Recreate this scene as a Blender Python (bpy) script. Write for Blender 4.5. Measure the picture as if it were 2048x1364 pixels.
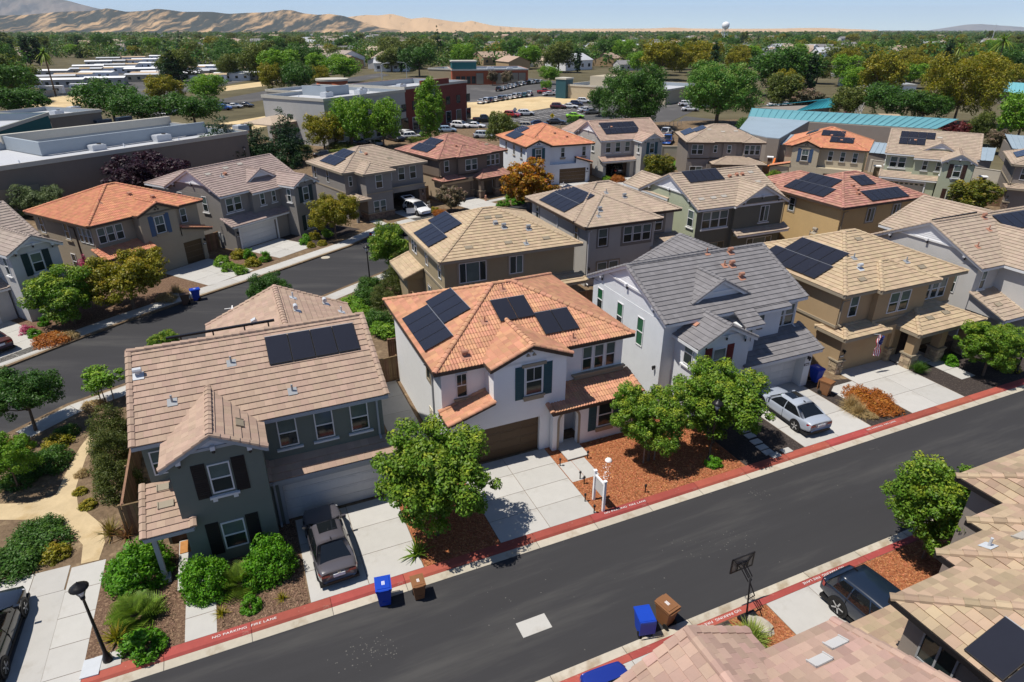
import bpy, math, random
import numpy as np
from mathutils import Vector, Matrix

for _o in list(bpy.data.objects):
    bpy.data.objects.remove(_o)
SC = bpy.context.scene
COL = SC.collection
R = random.Random(11)
NR = np.random.default_rng(5)
rad = math.radians

# ------------------------------------------------------------------ camera, world, sun, exposure
CAM_H = 21.0
FPX, CX, CY, HZ = 1275.0, 1024.0, 682.0, 60.0
TILT = math.atan((CY - HZ) / FPX)
cam = bpy.data.cameras.new('camera')
camo = bpy.data.objects.new('camera', cam)
COL.objects.link(camo)
camo.location = (0, 0, CAM_H)
camo.rotation_euler = (math.pi / 2 - TILT, 0, 0)
cam.sensor_width = 36.0
cam.lens = 36.0 * FPX / 2048.0
cam.clip_start = 0.5
cam.clip_end = 60000
SC.camera = camo
SC.render.resolution_x, SC.render.resolution_y = 1024, 682

SUN_EL, SUN_SHADOW = 66.0, 14.0           # elevation; direction the shadows point, degrees from +X
_sd = Vector((-math.cos(rad(SUN_SHADOW)) * math.cos(rad(SUN_EL)), -math.sin(rad(SUN_SHADOW)) * math.cos(rad(SUN_EL)), math.sin(rad(SUN_EL))))
sun = bpy.data.lights.new('sun', 'SUN')
sun.energy = 4.2
sun.angle = rad(0.53)
sun.color = (1.0, 0.95, 0.87)
suno = bpy.data.objects.new('sun', sun)
COL.objects.link(suno)
suno.location = (0, 0, 400)
suno.rotation_euler = _sd.to_track_quat('Z', 'Y').to_euler()
W = bpy.data.worlds.new('World')
SC.world = W
W.use_nodes = True
_nt = W.node_tree
_nt.nodes.clear()
_sky = _nt.nodes.new('ShaderNodeTexSky')
_sky.sky_type = 'NISHITA'
_sky.sun_disc = False
_sky.sun_elevation = rad(SUN_EL)
_sky.sun_rotation = math.atan2(_sd.x, _sd.y)
_sky.altitude = 2500
_sky.air_density = 0.6
_sky.dust_density = 0.0
_sky.ozone_density = 3.0
_bg = _nt.nodes.new('ShaderNodeBackground')
_bg.inputs['Strength'].default_value = 0.125
_wo = _nt.nodes.new('ShaderNodeOutputWorld')
_nt.links.new(_sky.outputs[0], _bg.inputs[0])
_nt.links.new(_bg.outputs[0], _wo.inputs[0])
SC.view_settings.view_transform = 'Standard'
SC.view_settings.look = 'None'
SC.view_settings.gamma = 1.0
SC.view_settings.use_curve_mapping = False
SC.view_settings.exposure = 0.32
SC.render.engine = 'CYCLES'
SC.cycles.max_bounces = 6
SC.cycles.transparent_max_bounces = 8

# ------------------------------------------------------------------ survey helpers (photo measurement -> point in the place)
_ca, _sa = math.cos(TILT), math.sin(TILT)
def ray(u, v):
    x = (u - CX) / FPX
    y = -(v - CY) / FPX
    return Vector((x, _ca + y * _sa, -_sa + y * _ca))
def at(u, v, z=0.0):
    d = ray(u, v)
    t = (z - CAM_H) / d.z
    return Vector((d.x * t, d.y * t, z))
class Frame:
    def __init__(f, deg, o=(0, 0)):
        f.deg = deg
        f.c, f.s = math.cos(rad(deg)), math.sin(rad(deg))
        f.o = o
    def w(f, x, y, z=0.0):
        return Vector((f.o[0] + x * f.c - y * f.s, f.o[1] + x * f.s + y * f.c, z))
    def l(f, p):
        a, b = p[0] - f.o[0], p[1] - f.o[1]
        return (a * f.c + b * f.s, -a * f.s + b * f.c)
FN = Frame(23.7)      # the near street
FA = Frame(60.0)      # houses across the back street, left
FB = Frame(40.4)
FC = Frame(21.0)
FD = Frame(-4.0)
FE = Frame(-30.0)

# ------------------------------------------------------------------ materials
MATS = {}
def mk(name, col, rough=0.8, var=0.12, scale=2.0, bump=0.0, bscale=60.0, spec=0.25, metal=0.0, isl=0.0, objr=0.0, col2=None, mix2=0.0, s2=0.4, coat=0.0, vary=None, transl=0.0, objcol=False, tip=None, detail=5.0, hue=0.0, st=None):
    if name in MATS: return MATS[name]
    m = bpy.data.materials.new(name)
    m.use_nodes = True
    nt = m.node_tree
    N, L = nt.nodes, nt.links
    bs = N['Principled BSDF']
    out = N['Material Output']
    bs.inputs['Roughness'].default_value = rough
    bs.inputs['Metallic'].default_value = metal
    bs.inputs['Specular IOR Level'].default_value = spec
    bs.inputs['Coat Weight'].default_value = coat
    bs.inputs['Coat Roughness'].default_value = 0.05
    tc = N.new('ShaderNodeTexCoord')
    co = tc.outputs['Object']
    if st:
        vm = N.new('ShaderNodeVectorMath'); vm.operation = 'MULTIPLY'; vm.inputs[1].default_value = st
        L.new(co, vm.inputs[0]); co = vm.outputs[0]
    rgb = N.new('ShaderNodeRGB')
    rgb.outputs[0].default_value = (*col, 1)
    cur = rgb.outputs[0]
    if objcol:
        oi = N.new('ShaderNodeObjectInfo')
        cur = oi.outputs['Color']
    if col2 is not None:
        nz = N.new('ShaderNodeTexNoise')
        nz.inputs['Scale'].default_value = s2
        nz.inputs['Detail'].default_value = 6
        nz.inputs['Roughness'].default_value = 0.65
        L.new(co, nz.inputs['Vector'])
        mr = N.new('ShaderNodeMapRange')
        mr.inputs['From Min'].default_value = 0.62 - 0.3 * mix2
        mr.inputs['From Max'].default_value = 0.78 - 0.3 * mix2
        L.new(nz.outputs['Fac'], mr.inputs['Value'])
        mx = N.new('ShaderNodeMix')
        mx.data_type = 'RGBA'
        L.new(mr.outputs[0], mx.inputs['Factor'])
        L.new(cur, mx.inputs['A'])
        mx.inputs['B'].default_value = (*col2, 1)
        cur = mx.outputs['Result']
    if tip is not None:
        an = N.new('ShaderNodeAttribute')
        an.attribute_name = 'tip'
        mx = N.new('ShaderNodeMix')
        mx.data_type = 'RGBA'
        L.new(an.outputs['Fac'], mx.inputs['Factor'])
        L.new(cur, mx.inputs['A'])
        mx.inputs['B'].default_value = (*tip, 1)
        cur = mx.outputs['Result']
    hsv = N.new('ShaderNodeHueSaturation')
    L.new(cur, hsv.inputs['Color'])
    val = None
    def addv(sock, amt):
        nonlocal val
        mr = N.new('ShaderNodeMapRange')
        mr.inputs['To Min'].default_value = 1 - amt
        mr.inputs['To Max'].default_value = 1 + amt
        L.new(sock, mr.inputs['Value'])
        if val is None: val = mr.outputs[0]
        else:
            mu = N.new('ShaderNodeMath')
            mu.operation = 'MULTIPLY'
            L.new(val, mu.inputs[0]); L.new(mr.outputs[0], mu.inputs[1])
            val = mu.outputs[0]
    if var:
        nz = N.new('ShaderNodeTexNoise')
        nz.inputs['Scale'].default_value = scale
        nz.inputs['Detail'].default_value = detail
        nz.inputs['Roughness'].default_value = 0.7
        L.new(co, nz.inputs['Vector'])
        addv(nz.outputs['Fac'], var * 2)
    if isl or hue:
        ge = N.new('ShaderNodeNewGeometry')
        oi = N.new('ShaderNodeObjectInfo')
        ad = N.new('ShaderNodeMath'); ad.operation = 'ADD'
        L.new(ge.outputs['Random Per Island'], ad.inputs[0]); L.new(oi.outputs['Random'], ad.inputs[1])
        fr = N.new('ShaderNodeMath'); fr.operation = 'FRACT'
        L.new(ad.outputs[0], fr.inputs[0])
        if isl: addv(fr.outputs[0], isl)
        if hue:
            mr = N.new('ShaderNodeMapRange')
            mr.inputs['To Min'].default_value = 0.5 - hue
            mr.inputs['To Max'].default_value = 0.5 + hue
            wn = N.new('ShaderNodeTexWhiteNoise'); wn.noise_dimensions = '1D'
            L.new(fr.outputs[0], wn.inputs['W'])
            L.new(wn.outputs['Value'], mr.inputs['Value'])
            L.new(mr.outputs[0], hsv.inputs['Hue'])
    if objr:
        oi = N.new('ShaderNodeObjectInfo')
        addv(oi.outputs['Random'], objr)
        mr = N.new('ShaderNodeMapRange')
        mr.inputs['To Min'].default_value = 0.5 - objr * 0.07
        mr.inputs['To Max'].default_value = 0.5 + objr * 0.07
        wn = N.new('ShaderNodeTexWhiteNoise'); wn.noise_dimensions = '1D'
        L.new(oi.outputs['Random'], wn.inputs['W'])
        L.new(wn.outputs['Value'], mr.inputs['Value'])
        L.new(mr.outputs[0], hsv.inputs['Hue'])
    if val is not None: L.new(val, hsv.inputs['Value'])
    L.new(hsv.outputs[0], bs.inputs['Base Color'])
    if bump:
        nb = N.new('ShaderNodeTexNoise')
        nb.inputs['Scale'].default_value = bscale
        nb.inputs['Detail'].default_value = 4
        L.new(tc.outputs['Object'], nb.inputs['Vector'])
        bp = N.new('ShaderNodeBump')
        bp.inputs['Strength'].default_value = bump
        bp.inputs['Distance'].default_value = 0.03
        L.new(nb.outputs['Fac'], bp.inputs['Height'])
        L.new(bp.outputs[0], bs.inputs['Normal'])
    if transl:
        tr = N.new('ShaderNodeBsdfTranslucent')
        hs2 = N.new('ShaderNodeHueSaturation')
        hs2.inputs['Saturation'].default_value = 1.1
        hs2.inputs['Value'].default_value = 1.3
        L.new(hsv.outputs[0], hs2.inputs['Color'])
        L.new(hs2.outputs[0], tr.inputs['Color'])
        ms = N.new('ShaderNodeMixShader')
        ms.inputs[0].default_value = transl
        L.new(bs.outputs[0], ms.inputs[1]); L.new(tr.outputs[0], ms.inputs[2])
        L.new(ms.outputs[0], out.inputs['Surface'])
    MATS[name] = m
    return m

# ------------------------------------------------------------------ objects
def link(o):
    COL.objects.link(o)
    return o
def tag(o, label=None, cat=None, group=None, kind=None):
    if label: o['label'] = label
    if cat: o['category'] = cat
    if group: o['group'] = group
    if kind: o['kind'] = kind
    return o
def thing(name, label, cat, loc=(0, 0, 0), rz=0.0, group=None):
    o = link(bpy.data.objects.new(name, None))
    o.empty_display_size = 0.3
    o.location = loc
    o.rotation_euler = (0, 0, rz)
    return tag(o, label, cat, group)
def put(name, mesh, parent=None, loc=None, rot=None):
    o = bpy.data.objects.new(name, mesh)
    if parent is not None: o.parent = parent
    if loc is not None: o.location = loc
    if rot is not None: o.rotation_euler = rot
    return link(o)
def copytree(o, parent=None):
    c = o.copy()
    link(c)
    if parent is not None: c.parent = parent
    for ch in o.children: copytree(ch, c)
    return c
class MB:
    def __init__(s): s.v = []; s.f = []; s.m = []
    def add(s, vs, fs, mi=0):
        b = len(s.v)
        s.v.extend([tuple(p) for p in vs])
        for f in fs:
            s.f.append([i + b for i in f]); s.m.append(mi)
        return s
    def box(s, x0, y0, z0, x1, y1, z1, mi=0):
        if x0 > x1: x0, x1 = x1, x0
        if y0 > y1: y0, y1 = y1, y0
        if z0 > z1: z0, z1 = z1, z0
        vs = [(x0, y0, z0), (x1, y0, z0), (x1, y1, z0), (x0, y1, z0), (x0, y0, z1), (x1, y0, z1), (x1, y1, z1), (x0, y1, z1)]
        return s.add(vs, [(0, 3, 2, 1), (4, 5, 6, 7), (0, 1, 5, 4), (1, 2, 6, 5), (2, 3, 7, 6), (3, 0, 4, 7)], mi)
    def quad(s, a, b, c, d, mi=0): return s.add([a, b, c, d], [(0, 1, 2, 3)], mi)
    def poly(s, pts, mi=0): return s.add(pts, [tuple(range(len(pts)))], mi)
    def prism(s, pts, z0, z1, mi=0):
        n = len(pts)
        a = sum(pts[i][0] * pts[(i + 1) % n][1] - pts[(i + 1) % n][0] * pts[i][1] for i in range(n))
        if a < 0: pts = pts[::-1]
        vs = [(p[0], p[1], z0) for p in pts] + [(p[0], p[1], z1) for p in pts]
        fs = [tuple(range(n - 1, -1, -1)), tuple(range(n, 2 * n))] + [(i, (i + 1) % n, n + (i + 1) % n, n + i) for i in range(n)]
        return s.add(vs, fs, mi)
    def tube(s, p0, p1, r0, r1=None, n=8, mi=0, caps=True):
        r1 = r0 if r1 is None else r1
        p0, p1 = Vector(p0), Vector(p1)
        d = (p1 - p0)
        if d.length < 1e-6: return s
        d.normalize()
        a = d.orthogonal().normalized(); b = d.cross(a)
        vs = []
        for p, r in ((p0, r0), (p1, r1)):
            for i in range(n):
                t = 2 * math.pi * i / n
                vs.append(p + a * (r * math.cos(t)) + b * (r * math.sin(t)))
        fs = [(i, (i + 1) % n, n + (i + 1) % n, n + i) for i in range(n)]
        if caps: fs += [tuple(range(n - 1, -1, -1)), tuple(range(n, 2 * n))]
        return s.add(vs, fs, mi)
    def path(s, pts, r, n=6, mi=0):
        for a, b in zip(pts[:-1], pts[1:]): s.tube(a, b, r, r, n, mi)
        return s
    def lathe(s, prof, o=(0, 0, 0), n=16, mi=0):
        vs = []
        for r, z in prof:
            for i in range(n):
                t = 2 * math.pi * i / n
                vs.append((o[0] + r * math.cos(t), o[1] + r * math.sin(t), o[2] + z))
        fs = []
        for k in range(len(prof) - 1):
            for i in range(n):
                j = (i + 1) % n
                fs.append((k * n + i, k * n + j, (k + 1) * n + j, (k + 1) * n + i))
        fs.append(tuple(range(n - 1, -1, -1))); fs.append(tuple(range((len(prof) - 1) * n, len(prof) * n)))
        return s.add(vs, fs, mi)
    def beam(s, p0, p1, w, h, mi=0, up=(0, 0, 1)):
        p0, p1 = Vector(p0), Vector(p1)
        d = (p1 - p0).normalized()
        sd = d.cross(Vector(up))
        if sd.length < 1e-4: sd = d.orthogonal()
        sd.normalize()
        u = sd.cross(d)
        vs = []
        for p in (p0, p1):
            for a, b in ((-1, -1), (1, -1), (1, 1), (-1, 1)):
                vs.append(p + sd * (a * w / 2) + u * (b * h / 2))
        return s.add(vs, [(0, 1, 2, 3), (7, 6, 5, 4), (0, 4, 5, 1), (1, 5, 6, 2), (2, 6, 7, 3), (3, 7, 4, 0)], mi)
    def mesh(s, name, mats, smooth=False):
        me = bpy.data.meshes.new(name)
        me.from_pydata(s.v, [], s.f)
        for m in (mats if isinstance(mats, (list, tuple)) else [mats]): me.materials.append(m)
        if isinstance(mats, (list, tuple)) and len(mats) > 1: me.polygons.foreach_set('material_index', s.m)
        if smooth: me.polygons.foreach_set('use_smooth', [True] * len(s.f))
        me.update()
        return me
    def build(s, name, mats, parent=None, loc=None, rot=None, smooth=False):
        return put(name, s.mesh(name, mats, smooth), parent, loc, rot)
def npmesh(name, verts, loops, starts, totals, mats, midx=None, smooth=False, attr=None):
    me = bpy.data.meshes.new(name)
    me.vertices.add(len(verts)); me.vertices.foreach_set('co', np.asarray(verts, np.float32).ravel())
    me.loops.add(len(loops)); me.loops.foreach_set('vertex_index', np.asarray(loops, np.int32))
    me.polygons.add(len(starts))
    me.polygons.foreach_set('loop_start', np.asarray(starts, np.int32))
    me.polygons.foreach_set('loop_total', np.asarray(totals, np.int32))
    for m in (mats if isinstance(mats, (list, tuple)) else [mats]): me.materials.append(m)
    if midx is not None: me.polygons.foreach_set('material_index', np.asarray(midx, np.int32))
    me.polygons.foreach_set('use_smooth', np.full(len(starts), smooth, bool))
    if attr is not None:
        for k, a in attr.items():
            at_ = me.attributes.new(k, 'FLOAT', 'FACE')
            at_.data.foreach_set('value', np.asarray(a, np.float32))
    me.update(calc_edges=True)
    return me
def quadmesh(name, V, mats, midx=None, attr=None, smooth=False):   # V: (n,4,3)
    n = len(V)
    return npmesh(name, V.reshape(-1, 3), np.arange(4 * n), np.arange(n) * 4, np.full(n, 4), mats, midx, smooth, attr)
# ------------------------------------------------------------------ named materials
M = {}
def stucco(n, c, v=0.06): M[n] = mk('stucco_' + n, c, rough=0.92, var=v, scale=0.9, bump=0.25, bscale=45, spec=0.15)
stucco('sage', (0.165, 0.185, 0.160))
stucco('white', (0.66, 0.655, 0.64))
stucco('cool_white', (0.65, 0.67, 0.69))
stucco('tan', (0.40, 0.285, 0.165))
stucco('tan_dark', (0.27, 0.205, 0.14))
stucco('pale_grey', (0.50, 0.49, 0.475))
stucco('grey', (0.255, 0.235, 0.215))
stucco('grey_light', (0.42, 0.40, 0.37))
stucco('beige', (0.345, 0.29, 0.215))
stucco('khaki', (0.33, 0.265, 0.165))
stucco('taupe', (0.26, 0.225, 0.195))
stucco('taupe_light', (0.43, 0.395, 0.345))
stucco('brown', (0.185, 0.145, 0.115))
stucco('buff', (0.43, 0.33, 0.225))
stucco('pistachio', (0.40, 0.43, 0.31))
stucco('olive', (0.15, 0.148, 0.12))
stucco('yellow', (0.56, 0.39, 0.19))
stucco('cream', (0.46, 0.395, 0.285))
stucco('shop_brown', (0.215, 0.185, 0.155))
stucco('shop_grey', (0.42, 0.41, 0.385))
stucco('brick_red', (0.185, 0.052, 0.040))
stucco('orange_red', (0.42, 0.115, 0.055))
stucco('teal', (0.025, 0.11, 0.115))
def tile(n, c, isl=0.09, hue=0.008): M[n] = mk('tile_' + n, c, rough=0.85, var=0.10, scale=1.3, bump=0.15, bscale=50, spec=0.2, isl=isl, hue=hue, col2=tuple(q * .78 for q in c), mix2=0.15, s2=0.35)
tile('brown_tile', (0.40, 0.285, 0.215))
tile('clay', (0.53, 0.275, 0.165), 0.15, 0.01)
tile('slate_tile', (0.205, 0.195, 0.198), 0.10, 0.004)
tile('sand_tile', (0.455, 0.345, 0.225), 0.10)
tile('rose_tile', (0.42, 0.30, 0.235))
tile('grey_tile', (0.335, 0.275, 0.235))
tile('mauve_tile', (0.345, 0.265, 0.235))
tile('red_tile', (0.40, 0.205, 0.155), 0.2, 0.012)
tile('orange_tile', (0.55, 0.245, 0.14), 0.12, 0.01)
tile('taupe_tile', (0.40, 0.315, 0.24))
tile('blend_tile', (0.40, 0.295, 0.20), 0.22, 0.014)
tile('pink_tile', (0.42, 0.285, 0.225), 0.18, 0.012)
def paint(n, c, rough=0.5, var=0.05, **k): M[n] = mk('paint_' + n, c, rough=rough, var=var, scale=3, **k)
paint('white_trim', (0.68, 0.68, 0.68))
paint('sage_trim', (0.34, 0.37, 0.40))
paint('brown_trim', (0.075, 0.052, 0.04))
paint('dark_trim', (0.035, 0.03, 0.03))
paint('tan_trim', (0.31, 0.26, 0.19))
paint('grey_trim', (0.19, 0.175, 0.16))
paint('stone_trim', (0.28, 0.235, 0.17))
paint('shutter_black', (0.018, 0.016, 0.018))
paint('shutter_teal', (0.028, 0.085, 0.105))
paint('shutter_blue', (0.06, 0.105, 0.19))
paint('shutter_red', (0.14, 0.012, 0.014))
paint('shutter_navy', (0.035, 0.055, 0.085))
paint('shutter_green', (0.018, 0.040, 0.042))
paint('shutter_brown', (0.06, 0.032, 0.025))
paint('door_brown', (0.10, 0.062, 0.034), 0.45)
paint('door_white', (0.62, 0.62, 0.62), 0.5)
paint('door_cream', (0.52, 0.48, 0.38), 0.5)
paint('front_door', (0.05, 0.03, 0.022), 0.4)
paint('metal_grey', (0.30, 0.31, 0.32), 0.4)
paint('rust_vent', (0.42, 0.21, 0.14), 0.6)
paint('black_metal', (0.014, 0.013, 0.014), 0.38)
paint('galv', (0.52, 0.54, 0.56), 0.35)
M['pane'] = mk('glass_pane', (0.018, 0.028, 0.028), rough=0.06, var=0, spec=0.6)
M['pane_blind_reflect'] = mk('glass_blind_reflect', (0.10, 0.135, 0.125), rough=0.12, var=0.25, scale=1.1, spec=0.5)  # grey green of blinds and of reflections, both put into the pane colour
M['pane_green'] = mk('glass_green', (0.02, 0.105, 0.045), rough=0.10, var=0.15, spec=0.5)
M['solar'] = mk('solar_glass', (0.022, 0.023, 0.032), rough=0.16, var=0.12, scale=0.4, spec=0.45)
M['solar_frame'] = mk('solar_frame', (0.022, 0.022, 0.024), rough=0.4, var=0)
M['solar_rail'] = mk('solar_rail', (0.45, 0.46, 0.48), rough=0.35, var=0, metal=0.6)
M['asphalt'] = mk('asphalt', (0.042, 0.041, 0.043), rough=0.88, var=0.14, scale=0.5, bump=0.35, bscale=90, spec=0.25, col2=(0.062, 0.06, 0.058), mix2=0.35, s2=0.5, st=(.12, 1, 1))
M['old_asphalt'] = mk('old_asphalt', (0.092, 0.088, 0.086), rough=0.92, var=0.14, scale=0.12, spec=0.2, col2=(0.16, 0.15, 0.14), mix2=0.3, s2=0.06)
M['concrete'] = mk('concrete', (0.46, 0.445, 0.415), rough=0.9, var=0.05, scale=1.2, bump=0.12, bscale=60, spec=0.2, objr=0.06, col2=(0.37, 0.345, 0.305), mix2=0.3, s2=0.5)
M['gutter'] = mk('gutter_concrete', (0.46, 0.415, 0.335), rough=0.9, var=0.10, scale=2.5, spec=0.2, objr=0.08, col2=(0.33, 0.265, 0.185), mix2=0.35, s2=0.9)
M['joint'] = mk('joint', (0.12, 0.11, 0.10), rough=0.95, var=0.1)
M['red_curb'] = mk('red_curb', (0.33, 0.075, 0.055), rough=0.75, var=0.16, scale=1.4, spec=0.25, objr=0.15, col2=(0.52, 0.37, 0.29), mix2=0.06, s2=3.2, bump=0.1)
M['dust'] = mk('dust', (0.13, 0.125, 0.115), rough=1, var=0.3)
M['white_paint'] = mk('road_paint', (0.74, 0.72, 0.70), rough=0.8, var=0.15, scale=6)
M['mulch'] = mk('mulch_brown', (0.135, 0.082, 0.055), rough=1, var=0.5, scale=14, bump=1.0, bscale=22, spec=0.1, col2=(0.235, 0.155, 0.10), mix2=0.5, s2=7)
M['mulch_red'] = mk('mulch_red', (0.29, 0.098, 0.042), rough=1, var=0.5, scale=15, bump=1.0, bscale=22, spec=0.1, col2=(0.44, 0.205, 0.10), mix2=0.5, s2=8)
M['mulch_dark'] = mk('mulch_dark', (0.052, 0.042, 0.038), rough=1, var=0.5, scale=14, bump=1.0, bscale=22, spec=0.1, col2=(0.10, 0.082, 0.07), mix2=0.3, s2=7)
M['chip_red'] = mk('chip_red', (0.38, 0.15, 0.065), rough=0.95, var=0, isl=0.6, hue=0.02)
M['chip_brown'] = mk('chip_brown', (0.22, 0.14, 0.09), rough=0.95, var=0, isl=0.65, hue=0.02)
M['path'] = mk('tan_path', (0.52, 0.405, 0.245), rough=0.95, var=0.14, scale=1.5, bump=0.3, bscale=30, spec=0.1, col2=(0.40, 0.285, 0.14), mix2=0.3, s2=0.5)
M['dirt'] = mk('dry_dirt', (0.58, 0.445, 0.255), rough=1, var=0.16, scale=0.15, spec=0.1, col2=(0.47, 0.33, 0.17), mix2=0.35, s2=0.09)
M['soil'] = mk('soil', (0.165, 0.115, 0.072), rough=1, var=0.4, scale=5, bump=0.8, bscale=18, spec=0.1, col2=(0.26, 0.19, 0.115), mix2=0.35, s2=1.3)
M['earth'] = mk('earth', (0.115, 0.10, 0.06), rough=1, var=0.4, scale=0.05, spec=0.05, col2=(0.30, 0.235, 0.13), mix2=0.0, s2=0.012)
M['lawn'] = mk('lawn', (0.085, 0.17, 0.022), rough=1, var=0.25, scale=2, bump=0.6, bscale=40, spec=0.1)
M['fence'] = mk('fence_wood', (0.20, 0.125, 0.075), rough=0.85, var=0.3, scale=2, spec=0.15, objr=0.3)
M['fence_grey'] = mk('fence_weathered', (0.30, 0.245, 0.19), rough=0.9, var=0.2, scale=2, objr=0.2)
M['bark'] = mk('bark', (0.15, 0.11, 0.08), rough=0.95, var=0.3, scale=6, bump=0.6, bscale=25, spec=0.1)
M['pale_bark'] = mk('pale_bark', (0.56, 0.52, 0.46), rough=0.9, var=0.25, scale=4, spec=0.1)
M['block'] = mk('block_wall', (0.48, 0.435, 0.365), rough=0.95, var=0.1, scale=0.6, spec=0.1)
M['stone'] = mk('ledge_stone', (0.42, 0.325, 0.22), rough=0.9, var=0.25, scale=4, bump=0.5, bscale=14, spec=0.15, isl=0.3, hue=0.01)
M['stone_brown'] = mk('ledge_stone_brown', (0.21, 0.15, 0.115), rough=0.9, var=0.25, scale=4, bump=0.5, bscale=14, isl=0.3, hue=0.01)
M['rock'] = mk('boulder', (0.42, 0.38, 0.31), rough=0.95, var=0.25, scale=3, bump=0.5, bscale=8, spec=0.1)
M['flat_roof'] = mk('flat_roof', (0.47, 0.48, 0.50), rough=0.7, var=0.06, scale=0.2, spec=0.25, col2=(0.38, 0.39, 0.41), mix2=0.2, s2=0.08)
M['parapet'] = mk('parapet_in', (0.33, 0.37, 0.40), rough=0.8, var=0.06, scale=0.3)
M['cornice'] = mk('cornice', (0.50, 0.47, 0.40), rough=0.8, var=0.06)
M['teal_roof'] = mk('teal_metal', (0.175, 0.44, 0.49), rough=0.5, var=0.05, scale=0.1, spec=0.3)
M['teal_dark'] = mk('teal_metal_dark', (0.03, 0.25, 0.30), rough=0.5, var=0.05, scale=0.1)
M['blue_metal'] = mk('blue_grey_metal', (0.31, 0.38, 0.43), rough=0.45, var=0.08, scale=0.3, spec=0.3)
M['bin_blue'] = mk('bin_blue', (0.010, 0.055, 0.42), rough=0.4, var=0.05, spec=0.4)
M['bin_brown'] = mk('bin_brown', (0.23, 0.105, 0.045), rough=0.5, var=0.1, spec=0.35)
M['bin_dark'] = mk('bin_dark_brown', (0.085, 0.05, 0.035), rough=0.5, var=0.1, spec=0.35)
M['rubber'] = mk('rubber', (0.012, 0.012, 0.012), rough=0.8, var=0)
M['rim'] = mk('alloy_rim', (0.55, 0.55, 0.56), rough=0.28, var=0, metal=0.8)
M['car_glass'] = mk('car_glass', (0.008, 0.010, 0.012), rough=0.04, var=0, spec=0.7, coat=0.3)
M['car'] = mk('car_paint', (0.5, 0.5, 0.5), rough=0.28, var=0, spec=0.5, coat=0.8, objcol=True)
M['car_black'] = mk('car_trim', (0.012, 0.012, 0.013), rough=0.5, var=0)
M['tail'] = mk('tail_lamp', (0.35, 0.008, 0.008), rough=0.15, var=0, spec=0.6)
M['head'] = mk('head_lamp', (0.65, 0.67, 0.70), rough=0.1, var=0, spec=0.7)
M['plate'] = mk('plate', (0.75, 0.76, 0.78), rough=0.5, var=0)
M['chrome'] = mk('chrome', (0.75, 0.76, 0.78), rough=0.12, var=0, metal=1.0)
M['white'] = mk('white_plain', (0.82, 0.82, 0.82), rough=0.55, var=0.03)
M['flag_red'] = mk('flag_red', (0.50, 0.03, 0.045), rough=0.85, var=0.05)
M['flag_blue'] = mk('flag_blue', (0.02, 0.03, 0.16), rough=0.85, var=0.05)
M['orange'] = mk('orange', (0.72, 0.16, 0.02), rough=0.6, var=0.05)
M['hoop_orange'] = mk('hoop_orange', (0.55, 0.10, 0.03), rough=0.5, var=0)
M['acrylic'] = mk('backboard', (0.22, 0.215, 0.20), rough=0.25, var=0.05)
M['wood_door'] = mk('oak_mat', (0.42, 0.19, 0.06), rough=0.7, var=0.2, scale=5)
M['white_siding'] = mk('white_siding', (0.66, 0.665, 0.68), rough=0.6, var=0.02)
M['yellow_sign'] = mk('yellow_sign', (0.80, 0.55, 0.02), rough=0.5, var=0)
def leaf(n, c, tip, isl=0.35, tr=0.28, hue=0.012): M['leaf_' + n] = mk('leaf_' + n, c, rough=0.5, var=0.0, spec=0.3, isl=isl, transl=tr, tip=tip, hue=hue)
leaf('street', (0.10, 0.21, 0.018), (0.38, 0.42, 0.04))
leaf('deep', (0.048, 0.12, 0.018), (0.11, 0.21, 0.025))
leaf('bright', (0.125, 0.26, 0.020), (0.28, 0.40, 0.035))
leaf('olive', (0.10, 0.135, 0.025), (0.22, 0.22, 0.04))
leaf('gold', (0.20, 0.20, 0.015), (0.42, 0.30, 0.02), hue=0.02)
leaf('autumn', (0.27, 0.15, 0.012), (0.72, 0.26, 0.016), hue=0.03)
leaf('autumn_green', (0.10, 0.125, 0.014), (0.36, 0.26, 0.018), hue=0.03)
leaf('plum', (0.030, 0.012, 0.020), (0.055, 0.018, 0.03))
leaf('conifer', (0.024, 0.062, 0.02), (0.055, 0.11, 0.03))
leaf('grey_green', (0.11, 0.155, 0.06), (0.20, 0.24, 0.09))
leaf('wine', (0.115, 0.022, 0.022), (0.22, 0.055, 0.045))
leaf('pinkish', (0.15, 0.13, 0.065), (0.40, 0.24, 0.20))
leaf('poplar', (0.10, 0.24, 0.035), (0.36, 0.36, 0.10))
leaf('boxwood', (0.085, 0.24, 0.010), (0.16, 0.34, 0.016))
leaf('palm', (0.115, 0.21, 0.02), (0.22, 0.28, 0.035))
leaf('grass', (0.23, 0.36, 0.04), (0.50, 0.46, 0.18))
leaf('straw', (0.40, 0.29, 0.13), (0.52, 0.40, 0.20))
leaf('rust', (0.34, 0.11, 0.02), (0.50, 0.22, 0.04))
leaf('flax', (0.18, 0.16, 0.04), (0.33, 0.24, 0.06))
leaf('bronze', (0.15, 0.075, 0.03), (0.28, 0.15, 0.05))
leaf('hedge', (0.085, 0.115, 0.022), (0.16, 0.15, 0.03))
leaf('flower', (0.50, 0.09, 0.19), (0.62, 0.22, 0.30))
leaf('far', (0.085, 0.14, 0.026), (0.15, 0.20, 0.035), hue=0.02)
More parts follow.
